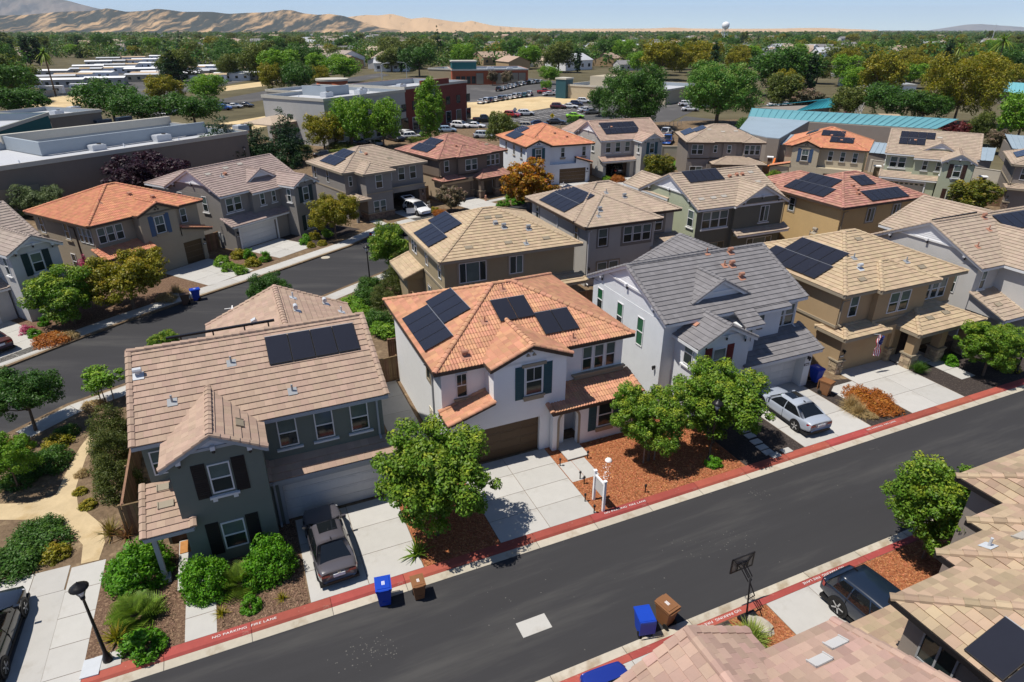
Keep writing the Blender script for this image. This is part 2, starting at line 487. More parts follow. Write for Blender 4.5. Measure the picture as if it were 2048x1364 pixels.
# ------------------------------------------------------------------ ground, streets, kerbs
Z0 = 0.13
def sheet(name, pts, z, mat, th=None, kind='structure'):
    b = MB()
    if th: b.prism([(p[0], p[1]) for p in pts], z - th, z)
    else: b.poly([(p[0], p[1], z) for p in pts])
    return tag(b.build(name, mat), kind=kind)
def fp(fr, *pts): return [fr.w(*p) for p in pts]
g = MB(); g.poly([(-21000, -3000, -0.06), (21000, -3000, -0.06), (21000, 34000, -0.06), (-21000, 34000, -0.06)]); tag(g.build('ground', M['earth']), kind='structure')
tag(MB().poly([(-60, 13.5, 0), (110, 13.5, 0), (110, 19.45, 0), (-60, 19.45, 0)]).build('street', M['asphalt'], None, (0, 0, 0), (0, 0, rad(23.7))), kind='structure')
far = [at(*p) for p in ((-160, 815), (0, 742), (151.7, 683), (262, 642), (410, 592), (551.5, 545.5), (700, 494), (770, 462), (830, 446), (930, 432), (1060, 405), (1200, 398), (1330, 402), (1480, 402))]
near = [at(*p) for p in ((-160, 960), (25, 865), (134, 811), (255, 768), (450, 680), (600, 612), (700, 571), (780, 540), (860, 500), (960, 466), (1080, 440), (1200, 430), (1330, 428), (1480, 426))]
def strip(name, A, B, z, mat):
    b = MB()
    for i in range(len(A) - 1): b.quad((A[i].x, A[i].y, z), (A[i + 1].x, A[i + 1].y, z), (B[i + 1].x, B[i + 1].y, z), (B[i].x, B[i].y, z))
    return tag(b.build(name, mat), kind='structure')
strip('back_street', near, far, 0.004, M['asphalt'])
# lots between the two streets
padN = [FN.w(-30, 20.25), FN.w(100, 20.25), FN.w(100, 60)] + [p for p in near[::-1]][0:0] + [at(1480, 426), at(1330, 428), at(1200, 430), at(1080, 440), at(960, 466), at(860, 500), at(780, 540), at(700, 571), at(600, 612), at(450, 680), at(255, 768), at(134, 811), at(25, 865), at(-160, 960)]
sheet('lot_ground', padN, Z0, M['soil'], 0.2)
padF = far[:] + [at(1480, 402), at(1700, 470), FN.w(100, 62), FN.w(160, 130), FN.w(40, 150), Vector((-60, 140, 0)), Vector((-90, 60, 0)), Vector((-60, 25, 0))]
sheet('lot_ground', padF, Z0 - 0.004, M['soil'], 0.15)
sheet('lot_ground', fp(FN, (-60, 12.85), (110, 12.85), (110, -30), (-60, -30)), Z0 - 0.002, M['soil'], 0.2)
# kerbs: red rolled kerb and concrete gutter in separate castings
def kerb(t_out, t_mid, t_in, s0, s1, name, step=3.05):
    o = MB(); o.poly([FN.w(s0, t_out, 0.008), FN.w(s1, t_out, 0.008), FN.w(s1, t_in, 0.008), FN.w(s0, t_in, 0.008)])
    root = tag(o.build(name, M['joint']), kind='structure')
    gm, rm = MB(), MB()
    sg = 1 if t_in > t_out else -1
    a, m, c = 0.0, t_mid - t_out, t_in - t_out
    gm.add([(0.012, a, 0.012), (step - 0.012, a, 0.012), (step - 0.012, m, 0.03), (0.012, m, 0.03), (0.012, a, -0.03), (step - 0.012, a, -0.03)], [(0, 1, 2, 3), (0, 4, 5, 1)])
    rm.add([(0.008, m, 0.034), (step - 0.008, m, 0.034), (step - 0.008, m + sg * 0.09, 0.118), (0.008, m + sg * 0.09, 0.118), (step - 0.008, c, 0.142), (0.008, c, 0.142), (step - 0.008, c, 0.05), (0.008, c, 0.05)], [(0, 1, 2, 3), (3, 2, 4, 5), (5, 4, 6, 7)])
    g_, r_ = gm.mesh('gutter_slab', M['gutter']), rm.mesh('kerb_stone', M['red_curb'])
    s = s0
    while s < s1:
        for nm, me in (('gutter_slab', g_), ('kerb_stone', r_)): put(nm, me, root, FN.w(s, t_out, 0.0), (0, 0, rad(23.7)))
        s += step
kerb(19.40, 19.80, 20.27, -8.4, 62, 'kerb'); kerb(13.56, 13.2, 12.83, -20, 60, 'kerb')
def text(body, loc, rz, size, mat, parent=None, name='lettering', stretch=1.0, rot=None):
    c = bpy.data.curves.new('lettering', 'FONT')
    c.body = body; c.size = size; c.align_x = 'CENTER'; c.align_y = 'CENTER'; c.space_character = 1.1
    o = bpy.data.objects.new('lettering', c)
    COL.objects.link(o)
    dg = bpy.context.evaluated_depsgraph_get()
    me = bpy.data.meshes.new_from_object(o.evaluated_get(dg))
    bpy.data.objects.remove(o); bpy.data.curves.remove(c)
    me.materials.clear(); me.materials.append(mat)
    r = put(name, me, parent, loc, rot or (0, 0, rz))
    r.scale = (stretch, 1, 1)
    return r
tl = tag(MB().build('kerb_lettering', M['white_paint']), kind='structure')
for (u, v), fl in (((491, 1262), 0), ((1255, 1024), 0), ((1763, 856), 0), ((1432, 1243), 1), ((1655, 1163), 1)):
    s, t = FN.l(at(u, v))
    t = 20.07 if not fl else 13.0
    text('NO PARKING  FIRE LANE', FN.w(s, t, 0.149), rad(23.7 + 180 * fl), 0.155, M['white_paint'], tl, stretch=1.25)
# sidewalks of the back street: slabs
def walk(name, edge, width, side, z, step=1.5):
    root = None
    b = MB(); pts = []
    for i in range(len(edge) - 1):
        a, c = edge[i], edge[i + 1]; n = max(1, int((c - a).length / step))
        pts += [a.lerp(c, k / n) for k in range(n)]
    pts.append(edge[-1])
    nrm = []
    for i in range(len(pts)):
        d = (pts[min(i + 1, len(pts) - 1)] - pts[max(i - 1, 0)]).normalized()
        nrm.append(Vector((-d.y, d.x, 0)) * side)
    root = MB()
    for i in range(len(pts) - 1): root.quad(*[(q.x, q.y, z - 0.02) for q in (pts[i], pts[i + 1], pts[i + 1] + nrm[i + 1] * width, pts[i] + nrm[i] * width)])
    root = tag(root.build(name, M['joint']), kind='structure')
    for i in range(len(pts) - 1):
        c = (pts[i] + pts[i + 1]) / 2
        for nm, w0, w1, za, zb_, mt in (('gutter_slab', 0.0, 0.42, Z0 - 0.03, Z0 + 0.008, M['gutter']), ('walk_slab', 0.43, width, z, z, M['concrete'])):
            q = [pts[i] + nrm[i] * w0, pts[i + 1] + nrm[i + 1] * w0, pts[i + 1] + nrm[i + 1] * w1, pts[i] + nrm[i] * w1]
            m_ = sum(q, Vector()) / 4
            q = [m_ + (k - m_) * 0.992 for k in q]
            bb = MB(); bb.add([(k.x - c.x, k.y - c.y, (za if j < 2 else zb_)) for j, k in enumerate(q)] + [(k.x - c.x, k.y - c.y, 0.0) for k in q], [(0, 1, 2, 3), (0, 4, 5, 1), (1, 5, 6, 2), (2, 6, 7, 3), (3, 7, 4, 0)])
            bb.build(nm, mt, root, (c.x, c.y, 0))
walk('sidewalk', far[1:10], 1.75, 1, Z0 + 0.012, 3.0)
walk('sidewalk', near[1:9], 1.7, -1, Z0 + 0.012, 3.0)
# driveways in slabs
def slabs(name, fr, s0, s1, t0, t1, ns, nt_, z=Z0 + 0.012, mat='concrete', slope=0.0):
    b = MB(); b.poly([(0, 0, z - 0.02), (s1 - s0, 0, z - 0.02), (s1 - s0, t1 - t0, z - 0.02), (0, t1 - t0, z - 0.02)])
    root = tag(b.build(name, M['joint'], None, fr.w(s0, t0), (0, 0, rad(fr.deg))), kind='structure')
    w, d = (s1 - s0) / ns, (t1 - t0) / nt_
    mb = MB(); mb.box(0.012, 0.012, z - 0.06, w - 0.012, d - 0.012, z)
    me = mb.mesh('slab', M[mat])
    for i in range(ns):
        for j in range(nt_): put('slab', me, root, (i * w, j * d, 0))
    return root
slabs('driveway', FN, 0.0, 4.75, 20.27, 25.55, 2, 3)
slabs('driveway', FN, 8.35, 13.35, 20.27, 26.05, 2, 4)
slabs('driveway', FN, 26.7, 31.9, 20.27, 26.2, 2, 3)
slabs('driveway', FN, 35.4, 40.2, 20.27, 26.0, 2, 3)
slabs('front_path', FN, 13.38, 15.0, 22.75, 24.4, 2, 1); slabs('front_path', FN, 14.0, 15.3, 24.42, 26.2, 1, 1, z=Z0 + 0.1)
slabs('front_path', FN, -4.65, -3.5, 20.27, 22.6, 1, 2); slabs('front_path', FN, -4.95, -3.6, 23.0, 26.1, 1, 2, z=Z0 + 0.12); slabs('front_path', FN, -4.7, -3.5, 22.62, 22.95, 1, 1, z=Z0 + 0.06)
slabs('front_path', FN, 42.2, 43.6, 21.8, 24.4, 1, 2); slabs('front_path', FN, 40.3, 43.4, 24.42, 26.2, 2, 1, z=Z0 + 0.08); slabs('front_path', FN, 33.0, 35.35, 22.9, 24.6, 2, 1)
slabs('side_walk', FN, 5.8, 7.75, 27.0, 36.8, 1, 5)
slabs('driveway', FN, 16.85, 21.4, 7.8, 12.83, 2, 3); slabs('driveway', FN, 8.3, 12.6, 7.4, 12.83, 2, 3)
slabs('driveway', FA, 41.9, 46.7, 51.5, 57.0, 2, 3); slabs('driveway', FA, 33.2, 38.2, 50.9, 57.7, 2, 3); slabs('driveway', FA, 14.5, 20.2, 50.5, 58, 2, 3)
slabs('driveway', FB, 40.4, 44.8, 65.0, 71.1, 2, 3); slabs('driveway', FB, 48.8, 53.3, 65.0, 71.0, 2, 3); slabs('driveway', FC, 41.0, 46.0, 82.0, 87.9, 2, 3); slabs('driveway', FC, 49.4, 54.2, 82.5, 88.8, 2, 3)
slabs('front_path', FB, 53.3, 56.5, 67.0, 68.0, 2, 1); slabs('front_path', FB, 36.0, 37.2, 64.5, 69.0, 1, 3)
for k, (u, v) in enumerate(((1500, 872), (1512, 884), (1524, 895), (1536, 905), (1550, 911), (1489, 861), (1573, 902))):
    s, t = FN.l(at(u, v, 0.13)); b = MB(); b.box(-0.3, -0.2, 0, 0.3, 0.2, 0.05)
    tag(b.build('stepping_stone', M['concrete'], None, FN.w(s, t, Z0), (0, 0, rad(23.7))), 'pale square stepping stone in the mulch strip left of the silver sedan', 'stone', 'stepping stones beside the silver sedan driveway')
# beds
def bed(fr, pts, mat, z): return sheet('mulch_bed', fp(fr, *pts), z, M[mat])
bed(FN, [(13.36, 20.28), (22.5, 20.28), (22.5, 26.2), (13.36, 26.2)], 'mulch_red', Z0 + 0.004)
bed(FN, [(4.78, 20.28), (8.33, 20.28), (8.33, 26.2), (4.78, 27.5)], 'mulch_red', Z0 + 0.004)
bed(FN, [(22.5, 20.28), (26.68, 20.28), (26.68, 26), (22.5, 26)], 'mulch_dark', Z0 + 0.004)
bed(FN, [(31.95, 20.28), (35.35, 20.28), (35.35, 24.9), (31.95, 26)], 'mulch_dark', Z0 + 0.004)
bed(FN, [(40.25, 20.28), (58, 20.28), (58, 26), (40.25, 26)], 'mulch_dark', Z0 + 0.004)
bed(FN, [(-8.4, 20.28), (-0.05, 20.28), (-0.05, 26), (-8.4, 26)], 'mulch', Z0 + 0.006)
bed(FN, [(21.43, 12.8), (30, 12.8), (30, 7), (21.43, 7)], 'mulch_red', Z0 + 0.006)
bed(FN, [(12.62, 12.8), (16.83, 12.8), (16.83, 7), (12.62, 7)], 'mulch_red', Z0 + 0.006)
bed(FN, [(12.63, 12.8), (14.9, 12.8), (14.6, 9), (12.63, 9)], 'mulch_dark', Z0 + 0.010)
bed(FA, [(46.8, 51.6), (54, 51.6), (54, 57), (46.8, 57)], 'mulch_dark', Z0 + 0.006)
bed(FA, [(38.3, 51.3), (41.8, 51.3), (41.8, 58), (38.3, 58)], 'mulch', Z0 + 0.006)
bed(FA, [(20.3, 51), (33.1, 51), (33.1, 58), (20.3, 58)], 'mulch', Z0 + 0.006)
# garden path of decomposed granite, left
pa = [at(*p, 0.13) for p in ((205, 838), (170, 900), (122, 985), (40, 1012), (-60, 1030))]
pb = [at(*p, 0.13) for p in ((235, 825), (182, 905), (152, 990), (172, 1040), (212, 1075))]
pth = [at(*p, 0.13) for p in ((205, 838), (238, 824), (205, 860), (172, 915), (152, 975), (156, 1010), (205, 1050), (210, 1085), (198, 1120), (162, 1128), (166, 1090), (140, 1062), (75, 1040), (-60, 1040), (-60, 1010), (60, 1006), (112, 990), (130, 950), (160, 895), (190, 855))]
sheet('garden_path', pth, Z0 + 0.012, M['path'])
# left parking bay, sidewalk corner
a0 = at(165, 1364, 0.13)
lw = [at(*p, 0.13) for p in ((85, 1364), (133, 1184), (214, 1120), (165, 1364))]
b = MB(); 
WL = Frame(math.degrees(math.atan2((at(133, 1184) - at(85, 1364)).y, (at(133, 1184) - at(85, 1364)).x)), (at(85, 1364).x, at(85, 1364).y))
q = WL.l(at(165, 1364)); wq = abs(q[1]); L_ = (at(133, 1184) - at(85, 1364)).length
slabs('sidewalk', WL, -6, L_ + 1.3, q[1], 0, 8, 1)
slabs('sidewalk', WL, L_ + 0.0, L_ + 1.5, 0.05, 12, 1, 9)
sheet('parking_bay', [WL.w(*p) for p in ((-9, 0.0), (L_, 0.0), (L_, 14), (-9, 14))], 0.135, M['concrete'])
sheet('parking_court', [WL.w(*p) for p in ((-9, 1.15), (L_ - 0.9, 1.15), (L_ - 0.9, 14), (-9, 14))], 0.140, M['old_asphalt'])
# ------------------------------------------------------------------ house builder
FLAT_V = [(0.005, 0, -0.005), (0.995, 0, -0.005), (0.005, 0, 0.064), (0.995, 0, 0.064), (0.005, 1, 0.014), (0.995, 1, 0.014)]
FLAT_F = [(2, 3, 5, 4), (0, 1, 3, 2), (0, 2, 4), (1, 5, 3)]
_bn = 9
BAR_V = [(i / (_bn - 1), 0, 0.022 + 0.055 * (0.5 - 0.5 * math.cos(4 * math.pi * i / (_bn - 1)))) for i in range(_bn)] + \
        [(i / (_bn - 1), 1, 0.002 + 0.050 * (0.5 - 0.5 * math.cos(4 * math.pi * i / (_bn - 1)))) for i in range(_bn)] + [(1, 0, -0.005), (0, 0, -0.005)]
BAR_F = [(i, i + 1, _bn + i + 1, _bn + i) for i in range(_bn - 1)] + [(19, 18) + tuple(range(_bn - 1, -1, -1))]
TSTYLE = {'flat': (FLAT_V, FLAT_F, 0.33, 0.345), 'barrel': (BAR_V, BAR_F, 0.34, 0.36)}
PROTO = {}
def proto_tile(style, mat):
    k = ('tile', style, mat.name)
    if k not in PROTO:
        V, F, tw, ex = TSTYLE[style]
        b = MB()
        b.add([(u * tw, v * (ex + 0.05), h) for u, v, h in V], F)
        PROTO[k] = b.mesh('roof_tile', mat)
    return PROTO[k]
def proto_cap(style, mat):
    k = ('cap', style, mat.name)
    if k not in PROTO:
        b = MB()
        Lc = 0.42
        if style == 'barrel': pr = [(0.15 * math.cos(t), 0.11 * math.sin(t) + 0.0) for t in [math.pi * i / 6 for i in range(7)]]
        else: pr = [(0.15, -0.03), (0.13, 0.045), (0.0, 0.085), (-0.13, 0.045), (-0.15, -0.03)]
        n = len(pr)
        vs = [(x, 0, z + 0.045) for x, z in pr] + [(x * 0.9, Lc, z + 0.01) for x, z in pr]
        b.add(vs, [(i, i + 1, n + i + 1, n + i) for i in range(n - 1)] + [tuple(range(n - 1, -1, -1))])
        PROTO[k] = b.mesh('ridge_tile', mat)
    return PROTO[k]
class Plane:
    def __init__(p, P0, P1, P2, P3):
        p.O = Vector(P0)
        e = Vector(P1) - p.O
        p.U = e.normalized()
        w = Vector(P3) - p.O
        if (Vector(P2) - Vector(P1)).length > w.length and False: w = Vector(P2) - p.O
        vv = w - p.U * w.dot(p.U)
        p.V = vv.normalized(); p.L = vv.length
        p.N = p.U.cross(p.V)
        p.a0, p.b0 = 0.0, e.length
        p.a1, p.b1 = w.dot(p.U), (Vector(P2) - p.O).dot(p.U)
    def pt(p, u, v, h=0.0): return p.O + p.U * u + p.V * v + p.N * h
    def mat(p, u, v, h=0.0, rz=0.0):
        m = Matrix((p.U, p.V, p.N)).transposed().to_4x4()
        m.translation = p.pt(u, v, h)
        return m @ Matrix.Rotation(rz, 4, 'Z') if rz else m
CAMP = Vector((0, 0, CAM_H))
class House:
    def __init__(h, name, label, frame, o, width, wall, roof, trim, style='flat', mir=False, indiv=0, capind=0, group=None, cat='house', wall2=None, zb=0.13):
        h.fr, h.W, h.mir = frame, width, mir
        h.root = thing(name, label, cat, frame.w(o[0], o[1], zb), rad(frame.deg), group)
        h.inv = Matrix.Translation(h.root.location) @ Matrix.Rotation(rad(frame.deg), 4, 'Z')
        h.wall, h.roofm, h.trim = M[wall], M[roof], M[trim]
        h.wall2 = M[wall2] if wall2 else h.wall
        h.style, h.indiv, h.capind = style, indiv, capind
        h.wb, h.tb, h.db = MB(), MB(), MB()
        h.planes, h.caps, h.pl = [], [], {}
        h.ze = 5.62
    def X(h, x): return h.W - x if h.mir else x
    def p(h, x, y, z): return (h.X(x), y, z)
    def plane(h, key, P0, P1, P2, P3, notile=False):
        if h.mir: P0, P1, P2, P3 = [h.p(*q) for q in (P1, P0, P3, P2)]
        pl = Plane(P0, P1, P2, P3)
        h.pl[key] = pl
        if not notile: h.planes.append(pl)
        dn = pl.N * -0.015
        h.db.quad(*[Vector(q) + dn for q in (P0, P1, P2, P3)], 0)
        return pl
    def box(h, x0, x1, y0, y1, z0, z1, mi=0): h.wb.box(h.X(x0), y0, z0, h.X(x1), y1, z1, mi)
    def tbox(h, x0, x1, y0, y1, z0, z1, mi=0): h.tb.box(h.X(x0), y0, z0, h.X(x1), y1, z1, mi)
    def mass(h, x0, x1, y0, y1, z0, z1, holes=(), dep=0.25, mi=0):
        if not holes: return h.box(x0, x1, y0, y1, z0, z1, mi)
        h.box(x0, x1, y0 + dep, y1, z0, z1, mi)
        xs = x0
        for a, b, zt in sorted(holes):
            h.box(xs, a, y0, y0 + dep, z0, z1, mi)
            h.box(a, b, y0, y0 + dep, zt, z1, mi)
            xs = b
        h.box(xs, x1, y0, y0 + dep, z0, z1, mi)
    def fascia(h, a, b, dz=-0.02, hh=0.17, mi=0):
        a, b = Vector(h.p(*a)), Vector(h.p(*b))
        h.tb.beam(a + Vector((0, 0, dz - hh / 2)), b + Vector((0, 0, dz - hh / 2)), 0.05, hh, mi)
    def cap(h, a, b): h.caps.append((Vector(h.p(*a)), Vector(h.p(*b))))
    def hip(h, key, x0, x1, y0, y1, ze=None, p=0.40, caps=True, soffit=True, sides='FBLR'):
        ze = h.ze if ze is None else ze
        w, d = x1 - x0, y1 - y0
        if w >= d:
            r = d / 2; A = (x0 + r, y0 + r, ze + p * r); B = (x1 - r, y0 + r, ze + p * r)
        else:
            r = w / 2; A = (x0 + r, y0 + r, ze + p * r); B = (x0 + r, y1 - r, ze + p * r)
        c = [(x0, y0, ze), (x1, y0, ze), (x1, y1, ze), (x0, y1, ze)]
        if w >= d:
            if 'F' in sides: h.plane(key + 'F', c[0], c[1], B, A)
            if 'R' in sides: h.plane(key + 'R', c[1], c[2], B, B)
            if 'B' in sides: h.plane(key + 'B', c[2], c[3], A, B)
            if 'L' in sides: h.plane(key + 'L', c[3], c[0], A, A)
            hl = [(c[0], A), (c[3], A), (c[1], B), (c[2], B)]
        else:
            if 'F' in sides: h.plane(key + 'F', c[0], c[1], A, A)
            if 'R' in sides: h.plane(key + 'R', c[1], c[2], B, A)
            if 'B' in sides: h.plane(key + 'B', c[2], c[3], B, B)
            if 'L' in sides: h.plane(key + 'L', c[3], c[0], A, B)
            hl = [(c[0], A), (c[1], A), (c[2], B), (c[3], B)]
        if caps:
            for a, b in hl: h.cap(a, b)
            if abs(w - d) > 0.2: h.cap(A, B)
        for i in range(4): h.fascia(c[i], c[(i + 1) % 4])
        if soffit: h.tb.quad(*[h.p(q[0], q[1], ze - 0.19) for q in c], 0)
    def gable(h, key, x0, x1, y0, y1, ze=None, p=0.49, axis='x', ends=(1, 1), wm=0, inset=0.28, base=None, siding=True, caps=True, rake=True, brackets=False, soffit=True):
        ze = h.ze if ze is None else ze
        if axis == 'x':
            ym = (y0 + y1) / 2; zr = ze + p * (y1 - y0) / 2
            h.plane(key + 'F', (x0, y0, ze), (x1, y0, ze), (x1, ym, zr), (x0, ym, zr))
            h.plane(key + 'B', (x1, y1, ze), (x0, y1, ze), (x0, ym, zr), (x1, ym, zr))
            if caps: h.cap((x0, ym, zr), (x1, ym, zr))
            h.fascia((x0, y0, ze), (x1, y0, ze)); h.fascia((x0, y1, ze), (x1, y1, ze))
            E = [(x0, 1), (x1, -1)]
            mk_ = lambda e, t, z: (e, t, z)
            a0, am, a1 = y0, ym, y1
        else:
            xm = (x0 + x1) / 2; zr = ze + p * (x1 - x0) / 2
            h.plane(key + 'L', (x0, y1, ze), (x0, y0, ze), (xm, y0, zr), (xm, y1, zr))
            h.plane(key + 'R', (x1, y0, ze), (x1, y1, ze), (xm, y1, zr), (xm, y0, zr))
            if caps: h.cap((xm, y0, zr), (xm, y1, zr))
            h.fascia((x0, y0, ze), (x0, y1, ze)); h.fascia((x1, y0, ze), (x1, y1, ze))
            E = [(y0, 1), (y1, -1)]
            mk_ = lambda e, t, z: (t, e, z)
            a0, am, a1 = x0, xm, x1
        base = ze - 0.1 if base is None else base
        for k, (e, dr) in enumerate(E):
            if not ends[k]: continue
            ei = e + dr * inset
            o1 = 0.3
            z_at = lambda t: zr - p * abs(t - am) - 0.05
            pts = [(a0 + o1, base), (a1 - o1, base), (a1 - o1, z_at(a1 - o1)), (am, zr - 0.05), (a0 + o1, z_at(a0 + o1))]
            f = [h.p(*mk_(ei, t, z)) for t, z in pts]
            bk = [h.p(*mk_(ei + dr * 0.12, t, z)) for t, z in pts]
            n = len(f)
            h.wb.add(f + bk, [tuple(range(n)), tuple(range(2 * n - 1, n - 1, -1))] + [(i, (i + 1) % n, n + (i + 1) % n, n + i) for i in range(n)], wm)
            if siding:
                zs = ze + 0.42 * (zr - ze)
                hw = (zr - 0.06 - zs) / p
                tri = [(am - hw, zs), (am + hw, zs), (am, zr - 0.08)]
                fo = ei - dr * 0.035
                nb = max(4, int((zr - zs) / 0.14))
                for i in range(nb):
                    za, zb_ = zs + (zr - 0.08 - zs) * i / nb, zs + (zr - 0.08 - zs) * (i + 1) / nb
                    wa, wb_ = hw * (1 - i / nb), hw * (1 - (i + 1) / nb)
                    h.tb.quad(h.p(*mk_(fo - dr * 0.02, am - wa, za)), h.p(*mk_(fo - dr * 0.02, am + wa, za)), h.p(*mk_(fo, am + wb_, zb_)), h.p(*mk_(fo, am - wb_, zb_)), 1)
                q0, q1 = Vector(h.p(*mk_(fo - dr * 0.03, am - hw, zs - 0.06))), Vector(h.p(*mk_(fo - dr * 0.03, am + hw, zs - 0.06)))
                h.tb.beam(q0, q1, 0.09, 0.13, 0)
            if brackets:
                for t in (a0 + (a1 - a0) * 0.17, am, a1 - (a1 - a0) * 0.17):
                    zb_ = ze + 0.40 * (zr - ze) if abs(t - am) < 0.01 else zr - p * abs(t - am) - 0.28
                    q = Vector(h.p(*mk_(ei - dr * 0.16, t, zb_)))
                    h.tb.box(q.x - 0.09, q.y - 0.09, q.z - 0.09, q.x + 0.09, q.y + 0.09, q.z + 0.09, 1)
                    q2 = Vector(h.p(*mk_(ei - dr * 0.07, t, zb_ - 0.3)))
                    h.tb.beam(q2, q2 + Vector((0, 0, 0.3)), 0.09, 0.09, 2)
            if rake:
                for s_, t0 in ((1, a0), (-1, a1)):
                    q0, q1 = Vector(h.p(*mk_(e + dr * 0.03, t0, ze - 0.11))), Vector(h.p(*mk_(e + dr * 0.03, am, zr - 0.11)))
                    h.tb.beam(q0, q1, 0.05, 0.19, 0)
                    c0, c1 = h.p(*mk_(e + dr * 0.06, t0, ze)), h.p(*mk_(e + dr * 0.06, am, zr))
                    h.caps.append((Vector(c0), Vector(c1)))
        if soffit:
            q = [(x0, y0), (x1, y0), (x1, y1), (x0, y1)]
            i_ = inset if axis == 'x' else 0
            j_ = inset if axis == 'y' else 0
            q = [(x0 + i_, y0 + j_), (x1 - i_, y0 + j_), (x1 - i_, y1 - j_), (x0 + i_, y1 - j_)]
            h.tb.quad(*[h.p(a, b, ze - 0.19) for a, b in q], 0)
    def shed(h, key, x0, x1, y0, y1, z0, z1, dr='F', fill=0, rake=True):
        if dr == 'F':
            h.plane(key, (x0, y0, z0), (x1, y0, z0), (x1, y1, z1), (x0, y1, z1)); lo = ((x0, y0, z0), (x1, y0, z0))
            sd = [((x0, y0, z0), (x0, y1, z1)), ((x1, y0, z0), (x1, y1, z1))]
        elif dr == 'L':
            h.plane(key, (x0, y1, z0), (x0, y0, z0), (x1, y0, z1), (x1, y1, z1)); lo = ((x0, y0, z0), (x0, y1, z0))
            sd = [((x0, y0, z0), (x1, y0, z1)), ((x0, y1, z0), (x1, y1, z1))]
        else:
            h.plane(key, (x1, y0, z0), (x1, y1, z0), (x0, y1, z1), (x0, y0, z1)); lo = ((x1, y0, z0), (x1, y1, z0))
            sd = [((x1, y0, z0), (x0, y0, z1)), ((x1, y1, z0), (x0, y1, z1))]
        h.fascia(*lo)
        for a, b in sd:
            if rake:
                h.tb.beam(Vector(h.p(*a)) + Vector((0, 0, -0.09)), Vector(h.p(*b)) + Vector((0, 0, -0.09)), 0.05, 0.17, 0)
                h.caps.append((Vector(h.p(*a)), Vector(h.p(*b))))
        if fill is not None:
            i = 0.15
            if dr == 'F': c = [(x0 + i, y0 + i, z0 - 0.2), (x1 - i, y0 + i, z0 - 0.2), (x1 - i, y1, z0 - 0.2), (x0 + i, y1, z0 - 0.2)]; t = [(x0 + i, y1, z1 - 0.05), (x1 - i, y1, z1 - 0.05)]; fs = [(0, 1, 5, 4), (0, 4, 3), (1, 2, 5), (0, 3, 2, 1)]
            elif dr == 'L': c = [(x0 + i, y1, z0 - 0.2), (x0 + i, y0 + i, z0 - 0.2), (x1, y0 + i, z0 - 0.2), (x1, y1, z0 - 0.2)]; t = [(x1, y1, z1 - 0.05), (x1, y0 + i, z1 - 0.05)]; fs = [(0, 1, 5, 4), (0, 4, 3), (1, 2, 5), (0, 3, 2, 1)]
            else: c = [(x1 - i, y0 + i, z0 - 0.2), (x1 - i, y1, z0 - 0.2), (x0, y1, z0 - 0.2), (x0, y0 + i, z0 - 0.2)]; t = [(x0, y0 + i, z1 - 0.05), (x0, y1, z1 - 0.05)]; fs = [(0, 1, 5, 4), (0, 4, 3), (1, 2, 5), (0, 3, 2, 1)]
            h.wb.add([h.p(*q) for q in c + t], fs, fill)
    # ---- features on walls
    def place(h, side, u, pl, z):
        if side == 'F': loc, r = (h.X(u), pl, z), 0.0
        elif side == 'B': loc, r = (h.X(u), pl, z), math.pi
        else:
            loc = (h.X(pl), u, z)
            s = side if not h.mir else ('R' if side == 'L' else 'L')
            r = -math.pi / 2 if s == 'L' else math.pi / 2
        return loc, (0, 0, r)
    def part(h, name, me, side, u, pl, z, parent=None):
        loc, r = h.place(side, u, pl, z)
        return put(name, me, parent or h.root, loc, r)
    def win(h, side, u, pl, z, w, hh, style='sh', sill=None, sur=None, shut=None, top='pane_blind_reflect', fm='white_trim', head=None, sillm='white_trim', low='pane'):
        k = ('win', w, hh, style, fm)
        if k not in PROTO:
            b = MB(); t = 0.055
            b.box(-w / 2, -0.05, -hh / 2, w / 2, 0.0, -hh / 2 + t); b.box(-w / 2, -0.05, hh / 2 - t, w / 2, 0.0, hh / 2)
            b.box(-w / 2, -0.05, -hh / 2 + t, -w / 2 + t, 0.0, hh / 2 - t); b.box(w / 2 - t, -0.05, -hh / 2 + t, w / 2, 0.0, hh / 2 - t)
            if style in ('sh', 'grid'): b.box(-w / 2 + t, -0.045, -0.025, w / 2 - t, 0.0, 0.03)
            if style == 'grid': b.box(-0.012, -0.035, 0.03, 0.012, -0.012, hh / 2 - t)
            if style == 'sl': b.box(-0.03, -0.045, -hh / 2 + t, 0.03, 0.0, hh / 2 - t)
            if style == 'sl3':
                for c in (-w / 4, w / 4): b.box(c - 0.025, -0.045, -hh / 2 + t, c + 0.025, 0.0, hh / 2 - t)
            PROTO[k] = b.mesh('window', M[fm])
        o = h.part('window', PROTO[k], side, u, pl, z)
        t = 0.055
        if style in ('sh', 'grid'): ps = [(-w / 2 + t, w / 2 - t, 0.03, hh / 2 - t, top), (-w / 2 + t, w / 2 - t, -hh / 2 + t, -0.025, low)]
        elif style == 'sl': ps = [(-w / 2 + t, -0.03, -hh / 2 + t, hh / 2 - t, low), (0.03, w / 2 - t, -hh / 2 + t, hh / 2 - t, top)]
        elif style == 'sl3': ps = [(-w / 2 + t, -w / 4 - 0.025, -hh / 2 + t, hh / 2 - t, low), (-w / 4 + 0.025, w / 4 - 0.025, -hh / 2 + t, hh / 2 - t, top), (w / 4 + 0.025, w / 2 - t, -hh / 2 + t, hh / 2 - t, low)]
        else: ps = [(-w / 2 + t, w / 2 - t, -hh / 2 + t, hh / 2 - t, low)]
